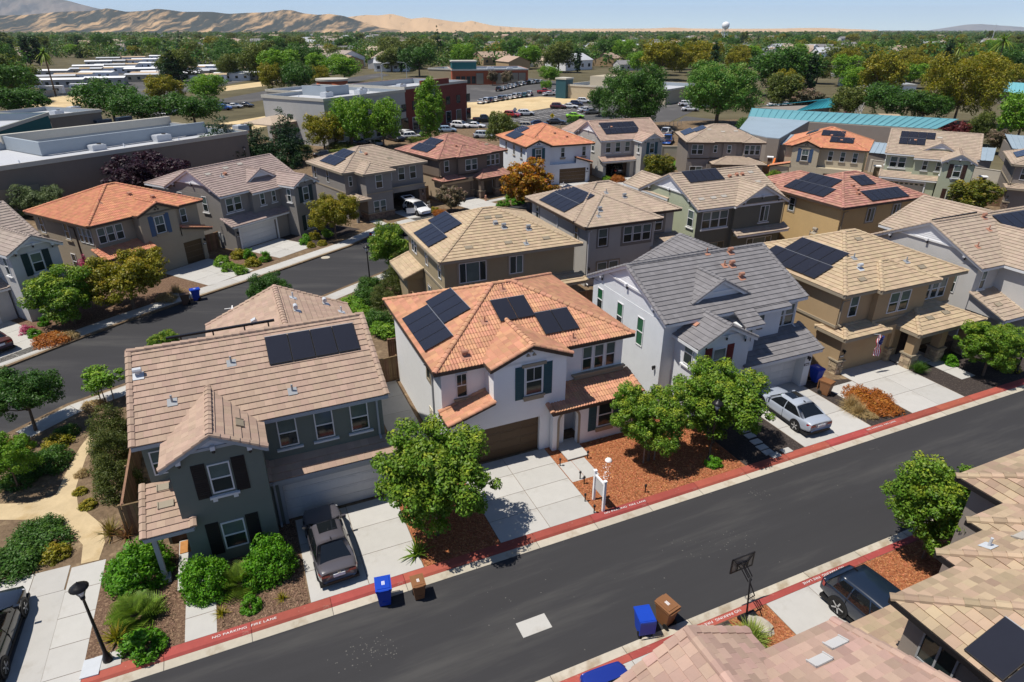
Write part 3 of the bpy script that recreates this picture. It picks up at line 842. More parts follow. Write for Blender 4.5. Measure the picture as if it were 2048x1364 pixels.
        for x0, x1, z0, z1, mt in ps:
            kk = ('pane', round(x1 - x0, 3), round(z1 - z0, 3), mt)
            if kk not in PROTO:
                b = MB(); b.box(-(x1 - x0) / 2, -0.008, -(z1 - z0) / 2, (x1 - x0) / 2, -0.002, (z1 - z0) / 2)
                PROTO[kk] = b.mesh('pane', M[mt])
            put('pane', PROTO[kk], o, ((x0 + x1) / 2, -0.004, (z0 + z1) / 2))
        def sub(name, key, fn, mt):
            if key not in PROTO:
                b = MB(); fn(b); PROTO[key] = b.mesh(name, M[mt])
            put(name, PROTO[key], o)
        if sill == 'ledge': sub('sill', ('sill1', w, hh, sillm), lambda b: b.box(-w / 2 - 0.16, -0.13, -hh / 2 - 0.17, w / 2 + 0.16, 0, -hh / 2 - 0.08), sillm)
        if sill == 'bracket':
            def f(b):
                b.box(-w / 2 - 0.16, -0.14, -hh / 2 - 0.22, w / 2 + 0.16, 0, -hh / 2 - 0.12)
                for c in (-w / 2 + 0.02, w / 2 - 0.02): b.box(c - 0.09, -0.1, -hh / 2 - 0.38, c + 0.09, 0, -hh / 2 - 0.222)
            sub('sill', ('sill2', w, hh, sillm), f, sillm)
        if sill == 'block':
            def f(b):
                b.box(-w / 2 - 0.14, -0.12, -hh / 2 - 0.14, w / 2 + 0.14, 0, -hh / 2 - 0.02)
                b.box(-w / 2 - 0.08, -0.08, -hh / 2 - 0.30, w / 2 + 0.08, 0, -hh / 2 - 0.142)
            sub('sill', ('sill3', w, hh, sillm), f, sillm)
        if sur:
            def f(b):
                e, d = 0.15, 0.035
                b.box(-w / 2 - e, -d, -hh / 2 - e, w / 2 + e, 0, -hh / 2 - 0.002); b.box(-w / 2 - e, -d, hh / 2 + 0.002, w / 2 + e, 0, hh / 2 + e)
                b.box(-w / 2 - e, -d, -hh / 2 - 0.002, -w / 2 - 0.002, 0, hh / 2 + 0.002); b.box(w / 2 + 0.002, -d, -hh / 2 - 0.002, w / 2 + e, 0, hh / 2 + 0.002)
            sub('surround', ('sur', w, hh, sur), f, sur)
        if head: sub('head_trim', ('head', w, hh, head), lambda b: b.box(-w / 2 - 0.2, -0.09, hh / 2 + 0.06, w / 2 + 0.2, 0, hh / 2 + 0.22), head)
        if shut:
            sw, shh = shut[1], hh + 0.28
            kk = ('shut', sw, shh, shut[0])
            if kk not in PROTO:
                b = MB()
                b.box(-sw / 2, -0.03, -shh / 2, sw / 2, 0, shh / 2)
                for z0, z1 in ((-shh / 2 + 0.06, -0.05), (0.05, shh / 2 - 0.06)):
                    n = 7
                    for i in range(n):
                        za = z0 + (z1 - z0) * i / n
                        b.box(-sw / 2 + 0.06, -0.045, za + 0.015, sw / 2 - 0.06, -0.0301, za + (z1 - z0) / n - 0.015)
                PROTO[kk] = b.mesh('shutter', M[shut[0]])
            off = w / 2 + sw / 2 + 0.07
            for sg in shut[2] if len(shut) > 2 else (-1, 1):
                if side in 'FB': h.part('shutter', PROTO[kk], side, u + sg * off, pl, z - 0.02)
                else: h.part('shutter', PROTO[kk], side, u + sg * off, pl, z - 0.02)
        return o
    def garage(h, x0, x1, y, zt, col='door_brown', windows=False, frame=None):
        w = x1 - x0
        k = ('gar', round(w, 2), round(zt, 2), col)
        root = h.part('garage_door', MB().box(-w / 2, 0.03, 0, w / 2, 0.06, zt).mesh('garage_door', M[col]), 'F', (x0 + x1) / 2, y, 0)
        n = 4; ph = zt / n
        kk = ('garp', round(w, 2), round(ph, 3), col)
        if kk not in PROTO:
            b = MB(); b.box(-w / 2, 0, 0.008, w / 2, 0.03, ph - 0.008)
            nc = 4
            for i in range(nc):
                a, c = -w / 2 + w * (i + 0.12) / nc, -w / 2 + w * (i + 0.88) / nc
                b.box(a, -0.014, 0.09, c, 0, ph - 0.09)
            PROTO[kk] = b.mesh('panel', M[col])
        for i in range(n): put('panel', PROTO[kk], root, (0, 0, i * ph))
        if windows:
            g_ = MB().box(0, -0.02, zt - ph * 0.68, w / 8 * 0.6, -0.0145, zt - ph * 0.32).mesh('door_glass', M['pane'])
            for i in range(8): put('door_glass', g_, root, (-w / 2 + w * (i + 0.2) / 8, 0, 0))
        if frame:
            b = MB()
            b.box(-w / 2 - 0.16, -0.32, 0, -w / 2 - 0.002, -0.26, zt + 0.16); b.box(w / 2 + 0.002, -0.32, 0, w / 2 + 0.16, -0.26, zt + 0.16); b.box(-w / 2 - 0.002, -0.32, zt + 0.002, w / 2 + 0.002, -0.26, zt + 0.16)
            b.build('door_casing', M[frame], root)
        return root
    def door(h, side, u, pl, w=1.0, hh=2.1, col='front_door', z=0.0):
        b = MB(); b.box(-w / 2, -0.04, 0, w / 2, 0, hh)
        for a, c in ((-w / 2 + 0.12, -0.06), (0.06, w / 2 - 0.12)):
            for z0, z1 in ((0.15, 0.9), (1.05, hh - 0.15)): b.box(a, -0.06, z0, c, -0.0401, z1)
        d = h.part('front_door', b.mesh('front_door', M[col]), side, u, pl, z)
        hb = MB(); hb.box(w / 2 - 0.14, -0.1, 0.95, w / 2 - 0.08, -0.061, 1.1); hb.build('handle', M['chrome'], d)
        return d
    def light(h, side, u, pl, z):
        k = ('light',)
        if k not in PROTO:
            b = MB(); b.box(-0.05, -0.05, -0.1, 0.05, 0, 0.1); b.lathe([(0.05, -0.16), (0.085, 0.02), (0.1, 0.03), (0.03, 0.12)], (0, -0.15, 0), 8)
            PROTO[k] = b.mesh('wall_light', M['black_metal'])
        h.part('wall_light', PROTO[k], side, u, pl, z)
    def number(h, side, u, pl, z):
        k = ('num',)
        if k not in PROTO:
            b = MB(); b.box(-0.2, -0.025, -0.08, 0.2, 0, 0.08, 0)
            for i in range(4): b.box(-0.14 + i * 0.08, -0.03, -0.045, -0.095 + i * 0.08, -0.0251, 0.045, 1)
            PROTO[k] = b.mesh('house_number', [M['black_metal'], M['white']])
        h.part('house_number', PROTO[k], side, u, pl, z)
    def spout(h, side, u, pl, z0, z1, m='white_trim'):
        b = MB(); b.box(-0.045, -0.09, z0, 0.045, -0.01, z1); b.beam((0, -0.05, z1), (0, -0.45, z1 + 0.25), 0.08, 0.07); b.beam((0, -0.05, z0), (0, -0.3, z0 - 0.08), 0.09, 0.07)
        loc, r = h.place(side, u, pl, 0)
        b.build('downspout', M[m], h.root, loc, r)
    def meters(h, side, u, pl):
        b = MB(); b.box(-0.3, -0.16, 0.9, 0.1, 0, 1.7, 0); b.box(0.25, -0.12, 0.7, 0.5, 0, 1.5, 0); b.tube((0.0, -0.08, 0), (0.0, -0.08, 0.9), 0.03, n=6, mi=0); b.tube((0.4, -0.06, 1.5), (0.4, -0.06, 2.5), 0.025, n=6, mi=0)
        b.lathe([(0.09, 0), (0.1, 0.1), (0.06, 0.16)], (-0.1, -0.16, 1.25), 8, 0)
        loc, r = h.place(side, u, pl, 0)
        b.build('meter_box', M['metal_grey'], h.root, loc, r)
    def stones(h, x0, x1, y0, y1, z0, z1, mat='stone', name='stone_veneer'):
        b = MB(); rr = random.Random(int(x0 * 100) + 7)
        X0, X1 = sorted((h.X(x0), h.X(x1)))
        z = z0
        while z < z1 - 0.02:
            hh = min(rr.uniform(0.12, 0.24), z1 - z)
            for (ax, s0, s1, pl, sg) in (('x', X0, X1, y0, -1), ('y', y0, y1, X0, -1), ('y', y0, y1, X1, 1)):
                s = s0
                while s < s1 - 0.02:
                    w = min(rr.uniform(0.2, 0.5), s1 - s); d = rr.uniform(0.02, 0.065)
                    if ax == 'x': b.box(s + 0.008, pl - d, z + 0.008, s + w - 0.008, pl + 0.02, z + hh - 0.008)
                    elif sg < 0: b.box(pl - d, s + 0.008, z + 0.008, pl + 0.02, s + w - 0.008, z + hh - 0.008)
                    else: b.box(pl - 0.02, s + 0.008, z + 0.008, pl + d, s + w - 0.008, z + hh - 0.008)
                    s += w
            z += hh
        o = b.build(name, M[mat], h.root)
        o['kind'] = 'stuff'
        cb = MB(); cb.box(X0 - 0.1, y0 - 0.1, z1, X1 + 0.1, y1 + 0.1, z1 + 0.1); cb.build('stone_cap', M['stone_trim'], h.root)
    def px(h, pl, u, v):
        d = ray(u, v)
        inv = h.inv.inverted()
        o = inv @ CAMP; d = inv.to_3x3() @ d
        t = (pl.O - o).dot(pl.N) / d.dot(pl.N)
        q = o + d * t - pl.O
        return q.dot(pl.U), q.dot(pl.V)
    def solar(h, key, u, v, cols, rows, pw=1.02, ph=1.68, skip=(), gap=0.03):
        pl = h.pl[key]
        k = ('solar', pw, ph)
        if k not in PROTO:
            b = MB()
            b.box(0, 0, 0.10, pw, ph, 0.14, 1)
            b.box(0.02, 0.02, 0.1401, pw - 0.02, ph - 0.02, 0.144, 0)
            for x in (pw * 0.25, pw * 0.75): b.box(x - 0.02, 0.05, 0.03, x + 0.02, ph - 0.05, 0.0999, 1)
            b.box(0, ph + 0.002, 0.11, pw + gap, ph + gap - .002, 0.139, 2)
            PROTO[k] = b.mesh('solar_panel', [M['solar'], M['solar_frame'], M['solar_rail']])
        for r in range(rows):
            for c in range(cols):
                if (c, r) in skip: continue
                o = put('solar_panel', PROTO[k], h.root)
                o.matrix_basis = pl.mat(u + c * (pw + gap), v + r * (ph + gap))
    def vent(h, key, u, v, kind='pipe', m='metal_grey'):
        pl = h.pl[key]
        k = ('vent', kind, m)
        if k not in PROTO:
            b = MB()
            if kind == 'pipe':
                b.box(-0.2, -0.22, 0.05, 0.2, 0.18, 0.065, 0)
                b.tube((0, 0, 0.06), (0, 0.13, 0.36), 0.045, n=8); nm = 'vent_pipe'
            elif kind == 'cap':
                b.box(-0.22, -0.3, 0.05, 0.22, 0.1, 0.065, 0)
                b.tube((0, 0, 0.05), (0, 0.06, 0.22), 0.08, n=10); b.tube((-0.17, 0.06, 0.27), (0.17, 0.06, 0.27), 0.12, n=10); nm = 'roof_vent'
            elif kind == 'flush':
                b.box(-0.3, -0.16, 0.045, 0.3, 0.16, 0.09, 0); b.box(-0.31, -0.17, 0.0901, -0.27, 0.17, 0.12, 0); b.box(0.27, -0.17, 0.0901, 0.31, 0.17, 0.12, 0); nm = 'flush_vent'
            else:
                b.box(-0.2, -0.25, 0.05, 0.2, 0.1, 0.065, 0); b.box(-0.16, -0.16, 0.06, 0.16, 0.1, 0.24, 0); nm = 'box_vent'
            PROTO[k] = b.mesh(nm, M[m])
            PROTO[k]['n'] = nm
        o = put(PROTO[k]['n'], PROTO[k], h.root)
        o.matrix_basis = pl.mat(u, v)
    # ---- finish
    def done(h):
        h.wb.build('wall', [h.wall, h.wall2], h.root)
        if h.tb.v: h.tb.build('trim', [h.trim, M['white_siding'], M['dark_trim']], h.root)
        roof = h.db.build('roof', h.roofm, h.root)
        V, F, tw, ex = TSTYLE[h.style]
        V = np.array(V)
        cand, verts = [], []
        for ip, pl in enumerate(h.planes):
            if pl.L < 0.05: continue
            O, U, Vv, N = (np.array(q) for q in (pl.O, pl.U, pl.V, pl.N))
            nr = int(math.ceil(pl.L / ex - 0.02))
            for r in range(nr):
                v0 = r * ex; v1 = v0 + ex + 0.05
                vc0, vc1 = v0, min(v1, pl.L)
                if vc1 - vc0 < 0.06: continue
                A = lambda v: pl.a0 + (pl.a1 - pl.a0) * v / pl.L
                B = lambda v: pl.b0 + (pl.b1 - pl.b0) * v / pl.L
                a_0, b_0, a_1, b_1 = A(vc0), B(vc0), A(vc1), B(vc1)
                off = (r % 2) * tw * 0.5 if h.style == 'flat' else 0.0
                lo, hi = min(a_0, a_1), max(b_0, b_1)
                k0, k1 = int(math.floor((lo + off) / tw)), int(math.ceil((hi + off) / tw))
                for k in range(k0, k1):
                    xl, xr = k * tw - off, (k + 1) * tw - off
                    l0, r0 = min(max(xl, a_0), b_0), min(max(xr, a_0), b_0)
                    l1, r1 = min(max(xl, a_1), b_1), min(max(xr, a_1), b_1)
                    if (r0 - l0) < 0.03 and (r1 - l1) < 0.03: continue
                    whole = abs(l0 - xl) + abs(r0 - xr) + abs(l1 - xl) + abs(r1 - xr) < 1e-4 and v1 <= pl.L
                    verts.append((ip, l0, r0, l1, r1, vc0, vc1, whole))
        T = np.array([v[:7] for v in verts]); whole = np.array([v[7] for v in verts], bool)
        ipx = T[:, 0].astype(int)
        Os, Us, Vs, Ns = (np.array([tuple(getattr(pl, a)) for pl in h.planes]) for a in 'OUVN')
        indiv = np.zeros(len(T), bool)
        if h.indiv:
            c = Os[ipx] + Us[ipx] * ((T[:, 1] + T[:, 2]) / 2)[:, None] + Vs[ipx] * ((T[:, 5] + T[:, 6]) / 2)[:, None]
            m = np.array(h.inv); cw = c @ m[:3, :3].T + m[:3, 3]; nw = Ns[ipx] @ m[:3, :3].T
            dv = np.array([0, 0, CAM_H]) - cw; dist = np.linalg.norm(dv, axis=1)
            sc = (dv * nw).sum(1) / dist ** 3
            vx, vy = cw[:, 0], cw[:, 1] * _ca - (cw[:, 2] - CAM_H) * _sa
            vz = cw[:, 1] * _sa + (cw[:, 2] - CAM_H) * _ca
            inv_ = (np.abs(vx / vy * FPX) < 1024) & (np.abs(vz / vy * FPX) < 690)
            sc = np.where(whole & (sc > 0) & inv_, sc, -1)
            order = np.argsort(-sc)[:h.indiv]
            indiv[order[sc[order] > 0]] = True
            me = proto_tile(h.style, h.roofm)
            for i in np.nonzero(indiv)[0]:
                o = bpy.data.objects.new('roof_tile', me)
                o.parent = roof
                o.matrix_basis = h.planes[ipx[i]].mat(float(T[i, 1]), float(T[i, 5]))
                COL.objects.link(o)
        S = T[~indiv]; ip2 = ipx[~indiv]
        n, nv = len(S), len(V)
        uu, vv, hh = V[:, 0], V[:, 1], V[:, 2]
        l = S[:, 1:2] * (1 - vv) + S[:, 3:4] * vv; rr_ = S[:, 2:3] * (1 - vv) + S[:, 4:5] * vv
        x = l + (rr_ - l) * uu; y = S[:, 5:6] * (1 - vv) + S[:, 6:7] * vv
        jit = NR.uniform(-0.002, 0.002, (n, 1))
        P = Os[ip2][:, None, :] + Us[ip2][:, None, :] * x[..., None] + Vs[ip2][:, None, :] * y[..., None] + Ns[ip2][:, None, :] * (hh[None, :] + jit)[..., None]
        fl = np.concatenate([np.array(f) for f in F]); ft = np.array([len(f) for f in F])
        loops = (fl[None, :] + (np.arange(n) * nv)[:, None]).ravel()
        tot = np.tile(ft, n); st = np.concatenate([[0], np.cumsum(tot)[:-1]])
        o = put('roof_tiles', npmesh('roof_tiles', P.reshape(-1, 3), loops, st, tot, h.roofm), roof)
        o['kind'] = 'stuff'
        # ridge, hip and rake tiles
        cme = proto_cap(h.style, h.roofm)
        cv = np.array([tuple(v.co) for v in cme.vertices]); cf = [tuple(p.vertices) for p in cme.polygons]
        jb = MB(); count = 0
        for a, b in h.caps:
            if b.z < a.z: a, b = b, a
            d = b - a; Ln = d.length
            if Ln < 0.2: continue
            d.normalize()
            sd = d.cross(Vector((0, 0, 1))).normalized(); up = sd.cross(d)
            nn = max(1, int(round(Ln / 0.37)))
            for i in range(nn):
                m = Matrix((sd, d, up)).transposed().to_4x4()
                m.translation = a + d * (Ln * i / nn)
                if count < h.capind and (h.inv @ m.translation).y < 80:
                    o = bpy.data.objects.new('ridge_tile', cme); o.parent = roof; o.matrix_basis = m; COL.objects.link(o); count += 1
                else:
                    jb.add([m @ Vector(q) for q in cv], cf)
        if jb.v:
            o = jb.build('ridge_tiles', h.roofm, roof); o['kind'] = 'stuff'
        return h
# ------------------------------------------------------------------ the houses (local x along the front, y into the house)
WZ, WH = 4.5, 1.45
ROW1, ROW2, ROW3, ROW4 = 'houses along the near street', 'houses backing onto the near row', 'houses across the back street', 'houses at the foot of the frame'

# sage green house, front left
h = House('house', 'dark sage green house with black shutters, white garage door and brown tiled gable roof', FN, (-5.6, 25.75), 10.6, 'sage', 'brown_tile', 'sage_trim', indiv=290, capind=70, group=ROW1)
h.box(0.25, 10.35, 0.45, 8.8, 0, 5.5)
h.gable('M', 0, 10.6, 0, 9.2)
h.box(1.35, 4.85, -1.62, 0.5, 0, 5.5)
h.gable('K', 1.1, 5.1, -1.95, 4.6, ze=5.5, p=0.56, axis='y', ends=(1, 0), brackets=True, soffit=False)
h.tb.quad(h.p(1.1, -1.6, 5.35), h.p(5.1, -1.6, 5.35), h.p(5.1, 0.4, 5.35), h.p(1.1, 0.4, 5.35), 0)
h.mass(4.85, 10.35, -0.25, 0.46, 0, 2.75, holes=((5.35, 9.95, 2.2),), dep=0.3)
h.shed('S', 4.85, 10.6, -0.5, 0.45, 2.68, 3.2, fill=0)
h.shed('P', -0.1, 1.75, -2.05, 0.45, 2.55, 3.45, fill=0)
h.tbox(0.12, 0.3, -1.9, -1.72, 0, 2.4); h.tbox(0.02, 0.4, -2.0, -1.62, 0, 0.25)
h.tbox(-0.05, 1.3, -1.98, -1.86, 2.28, 2.5)
h.garage(5.35, 9.95, 0.02, 2.2, 'door_white', frame='sage_trim')
h.win('F', 3.13, -1.62, 4.36, 0.84, 1.42, shut=('shutter_black', 0.52), sill='bracket')
h.win('F', 3.13, -1.62, 1.35, 0.92, 1.42, shut=('shutter_black', 0.52), top='pane_blind_reflect')  # upper pane tone also stands for the palm reflected in it
for x in (6.0, 7.62, 9.24): h.win('F', x, 0.45, WZ, 0.84, 1.45, sill='ledge', top='pane_blind_reflect')
h.win('F', 0.78, 0.45, WZ - 0.1, 0.62, 1.2)
h.door('F', 0.85, 0.45, 0.95, 2.1)
h.spout('F', 10.1, 0.45, 3.3, 5.2, 'sage_trim'); h.spout('F', 5.0, -0.25, 0.2, 2.4, 'sage_trim')
h.box(3.2, 10.6, 8.7, 11.5, 0, 5.5)
h.gable('W', 2.9, 10.9, 5.2, 11.8, ze=5.62, p=0.45, axis='y', ends=(0, 1))
pf = h.pl['MF']
u, v = h.px(pf, 540, 733)
h.solar('MF', u, v, 4, 1)
for px_, k, m in (((585, 783), 'pipe', 'metal_grey'), ((345, 805), 'pipe', 'metal_grey'), ((463, 727), 'pipe', 'metal_grey'), ((277, 750), 'cap', 'galv')):
    h.vent('MF', *h.px(pf, *px_), k, m)
for px_, k in (((512, 645), 'box'),): h.vent('WL', *h.px(h.pl['WL'], *px_), k, 'galv')
for px_, k in (((590, 622), 'cap'), ((648, 608), 'cap'), ((585, 597), 'pipe'), ((682, 625), 'pipe')): h.vent('WR', *h.px(h.pl['WR'], *px_), k, 'galv')
h.vent('KR', *h.px(h.pl['KR'], 478, 848), 'flush', 'stone_trim')
for px_ in ((330, 975), (332, 1010)): h.vent('P', *h.px(h.pl['P'], *px_), 'flush', 'stone_trim')
b = MB(); b.beam((1.6, 5.1, 8.0), (6.4, 5.15, 8.05), 0.1, 0.1); b.beam((1.6, 5.25, 7.98), (6.4, 5.3, 8.03), 0.06, 0.06)
for x in (2.2, 3.6, 5.0, 6.1): b.beam((x, 5.15, 7.55), (x, 5.15, 8.0), 0.05, 0.05)
b.build('conduit', M['black_metal'], h.root)
h.done()

# white house with clay tile hip roof, centre
h = House('house', 'white house with clay tiled hip roof, arched entry, teal shutters and brown garage door', FN, (7.55, 26.75), 11.7, 'white', 'clay', 'brown_trim', style='barrel', indiv=290, capind=90, group=ROW1)
h.box(0.45, 11.25, 0.45, 10.05, 0, 5.45)
h.hip('M', 0, 11.7, 0, 10.5)
h.mass(0.45, 7.0, -0.75, 0.46, 0, 2.95, holes=((0.75, 5.5, 2.2),), dep=0.22)
h.box(2.85, 7.0, -0.75, 0.46, 2.95, 5.75)
h.gable('K', 2.62, 7.23, -0.98, 5.2, ze=5.72, p=0.40, axis='y', ends=(1, 0), siding=False, inset=0.23, soffit=False)
h.shed('S', 0.25, 2.86, -0.95, 0.45, 3.05, 3.85, dr='L', fill=0)
h.garage(0.75, 5.5, -0.55, 2.2, 'door_brown')
h.win('F', 5.1, -0.75, WZ, 0.98, 1.65, style='grid', shut=('shutter_teal', 0.5), sill='block', head='tan_trim', sillm='tan_trim', top='pane', fm='white_trim')
b = MB()
for dx, dz in ((-0.17, 0), (0.17, 0), (0, 0.22)):
    b.add([(4.92 + dx - 0.11, -0.77, 6.02 + dz), (4.92 + dx + 0.11, -0.77, 6.02 + dz), (4.92 + dx, -0.77, 6.16 + dz), (4.92 + dx - 0.11, -0.85, 6.0 + dz), (4.92 + dx + 0.11, -0.85, 6.0 + dz), (4.92 + dx, -0.85, 6.15 + dz)], [(0, 1, 2), (3, 5, 4), (0, 3, 4, 1), (1, 4, 5, 2), (2, 5, 3, 0)])
b.build('gable_vent', M['tan_trim'], h.root)
h.win('F', 1.55, 0.45, WZ - 0.1, 0.62, 1.4, style='grid', sill='block', sillm='tan_trim', top='pane')
for x in (8.95, 9.7, 10.45): h.win('F', x, 0.45, WZ - 0.08, 0.64, 1.5, top='pane_blind_reflect')
b = MB(); b.box(8.15, 0.3, 3.25, 11.35, 0.45, 3.5); b.box(8.0, 0.22, 3.5001, 11.4, 0.45, 3.6); b.build('belt_course', M['tan_trim'], h.root)
h.shed('P', 5.95, 11.6, -1.4, 0.45, 2.62, 3.22, fill=0)
def archwall(h, x0, x1, y, th, z1, cx, r, zs, mat, name='arch_wall'):
    b = MB(); n = 14
    arc = [(cx - r, 0.0)] + [(cx - r * math.cos(math.pi * i / n), zs + r * math.sin(math.pi * i / n)) for i in range(n + 1)] + [(cx + r, 0.0)]
    for yy, fl in ((y, 0), (y + th, 1)):
        b.quad((x0, yy, 0), (arc[0][0], yy, 0), (arc[1][0], yy, zs), (x0, yy, zs)); b.quad((arc[-1][0], yy, 0), (x1, yy, 0), (x1, yy, zs), (arc[-1][0], yy, zs))
        b.quad((x0, yy, zs), (cx - r, yy, zs), (cx - r, yy, z1), (x0, yy, z1)); b.quad((cx + r, yy, zs), (x1, yy, zs), (x1, yy, z1), (cx + r, yy, z1))
        for i in range(1, n + 1): b.quad((arc[i][0], yy, arc[i][1]), (arc[i + 1][0], yy, arc[i + 1][1]), (arc[i + 1][0], yy, z1), (arc[i][0], yy, z1))
    for i in range(len(arc) - 1): b.quad((arc[i][0], y, arc[i][1]), (arc[i + 1][0], y, arc[i + 1][1]), (arc[i + 1][0], y + th, arc[i + 1][1]), (arc[i][0], y + th, arc[i][1]))
    b.quad((x0, y, 0), (x0, y + th, 0), (x0, y + th, z1), (x0, y, z1)); b.quad((x1, y, 0), (x1, y + th, 0), (x1, y + th, z1), (x1, y, z1))
    b.build(name, mat, h.root)
    t = MB()
    a2 = [(cx - r - 0.13, 0.0)] + [(cx - (r + 0.13) * math.cos(math.pi * i / n), zs + (r + 0.13) * math.sin(math.pi * i / n)) for i in range(n + 1)] + [(cx + r + 0.13, 0.0)]
    for i in range(len(arc) - 1):
        A, B_, C, D = arc[i], arc[i + 1], a2[i + 1], a2[i]
        f = lambda q, yy: (q[0], yy, q[1])
        t.quad(f(A, y - 0.03), f(B_, y - 0.03), f(C, y - 0.03), f(D, y - 0.03)); t.quad(f(C, y - 0.03), f(D, y - 0.03), f(D, y), f(C, y)); t.quad(f(A, y - 0.03), f(B_, y - 0.03), f(B_, y + 0.02), f(A, y + 0.02))
    t.build('arch_trim', M['tan_trim'], h.root)
archwall(h, 6.1, 8.2, -1.15, 0.3, 2.5, 7.08, 0.58, 1.82, h.wall)
h.box(8.2, 11.25, -1.15, 0.46, 0, 2.45)
h.door('F', 7.08, 0.44, 0.95, 2.05)
h.win('F', 9.35, -1.15, 1.6, 0.95, 1.5, shut=('shutter_teal', 0.5), sill='block', sillm='tan_trim', head='tan_trim', top='pane')
h.win('L', 2.6, 0.45, WZ + 0.1, 0.6, 1.5, sur='tan_trim', fm='tan_trim', top='pane'); 
h.door('L', 2.4, 0.45, 0.9, 2.1, 'door_cream'); h.light('L', 1.5, 0.45, 2.0)
h.spout('L', 1.9, 0.45, 0.2, 5.0, 'metal_grey'); h.light('F', 6.2, -0.75, 1.9)
h.solar('ML', 3.75, 0.25, 4, 1, pw=1.12); h.solar('ML', 3.3, 1.97, 3, 1, pw=1.12)
pf = h.pl['MF']; u, v = h.px(pf, 1001, 646); h.solar('MF', u, v, 2, 1); u, v = h.px(pf, 1091, 672); h.solar('MF', u, v, 2, 1)
for px_, k in (((929, 712), 'cap'), ((969, 645), 'pipe'), ((1005, 580), 'pipe'), ((1146, 678), 'pipe')): h.vent('MF', *h.px(pf, *px_), k, 'rust_vent')
h.done()

# white house with slate roof
h = House('house', 'white house with dark grey tiled gables and red shutters beside the silver sedan', FN, (21.5, 26.95), 10.9, 'cool_white', 'slate_tile', 'white_trim', indiv=240, capind=80, group=ROW1)
h.box(0.25, 10.65, 0.45, 8.6, 0, 5.5)
h.gable('M', 0, 10.9, 0, 9.0, brackets=True)
h.box(1.15, 4.95, -1.62, 0.5, 0, 4.75)
h.gable('K', 0.9, 5.2, -1.95, 3.6, ze=4.7, p=0.53, axis='y', ends=(1, 0), brackets=True, soffit=False)
h.tb.quad(h.p(0.9, -1.6, 4.55), h.p(5.2, -1.6, 4.55), h.p(5.2, 0.4, 4.55), h.p(0.9, 0.4, 4.55), 0)
h.gable('G', 2.5, 6.9, 0.95, 4.4, ze=6.12, p=0.55, axis='y', ends=(1, 0), inset=0.2, soffit=False)
h.plane('E', (4.9, -1.2, 5.03), (6.4, -1.2, 5.03), (6.4, -0.01, 5.61), (4.9, -0.01, 5.61)); h.fascia((4.9, -1.2, 5.03), (6.4, -1.2, 5.03)); h.fascia((6.4, -1.2, 5.03), (6.4, 0, 5.6))
h.plane('E2', (6.42, -0.4, 5.42), (9.2, -0.4, 5.42), (9.2, -0.01, 5.61), (6.42, -0.01, 5.61)); h.fascia((6.42, -0.4, 5.42), (9.2, -0.4, 5.42))
h.box(4.95, 6.15, -0.8, 0.46, 2.6, 4.95); h.box(6.15, 8.9, 0.0, 0.46, 2.6, 5.3)
h.mass(4.95, 10.65, -1.5, 0.46, 0, 2.7, holes=((5.6, 10.1, 2.2),), dep=0.7)
h.shed('S', 4.9, 11.1, -1.78, 0.45, 2.66, 3.6, fill=0)
h.garage(5.6, 10.1, -0.82, 2.2, 'door_white')
h.win('F', 9.2, 0.45, WZ - 0.12, 0.8, 1.5); h.win('F', 10.05, 0.45, WZ - 0.12, 0.8, 1.5)
h.win('F', 7.2, 0.0, WZ, 0.62, 1.1); h.win('F', 5.6, -0.8, 4.25, 0.55, 0.95)
h.win('F', 2.75, -1.62, 3.6, 0.95, 1.5, shut=('shutter_red', 0.5)); h.win('L', -0.9, 1.15, 4.0, 0.8, 1.5, sill='ledge')
h.win('F', 2.75, -1.62, 1.3, 0.95, 1.4)
for y_, z_, t_ in ((7.6, 4.35, 'pane_green'), (5.1, 4.1, 'pane_green'), (2.75, 4.0, 'pane_green')): h.win('L', y_, 0.25, z_, 0.7, 1.9 if y_ < 7 else 1.6, top=t_, low='pane_green' if y_ < 3 else 'pane')
h.win('L', 6.2, 0.25, 1.6, 0.7, 1.4); h.light('L', 0.9, 0.25, 2.4)
h.light('F', 10.3, -1.5, 2.1); h.number('F', 10.3, -1.5, 1.6)
h.spout('F', 10.5, 0.45, 3.6, 5.2)
h.box(3.9, 12.3, 8.5, 9.5, 0, 5.4); h.gable('W', 3.6, 12.6, 5.0, 9.8, ze=5.5, p=0.42, axis='y', ends=(0, 1), soffit=False)
b = MB(); b.beam((0.4, 4.75, 7.8), (7.2, 4.75, 7.85), 0.12, 0.1)
for x in (1, 2.5, 4, 5.5, 6.8): b.beam((x, 4.75, 7.4), (x, 4.75, 7.8), 0.05, 0.05)
b.build('conduit', M['black_metal'], h.root)
pf = h.pl['MF']
for px_, k in (((1413, 507), 'pipe'), ((1448, 532), 'pipe'), ((1462, 531), 'cap'), ((1459, 505), 'cap'), ((1481, 555), 'cap')): h.vent('MF', *h.px(pf, *px_), k, 'rust_vent')
h.vent('KL', *h.px(h.pl['KL'], 1390, 648), 'flush', 'rust_vent')
h.done()

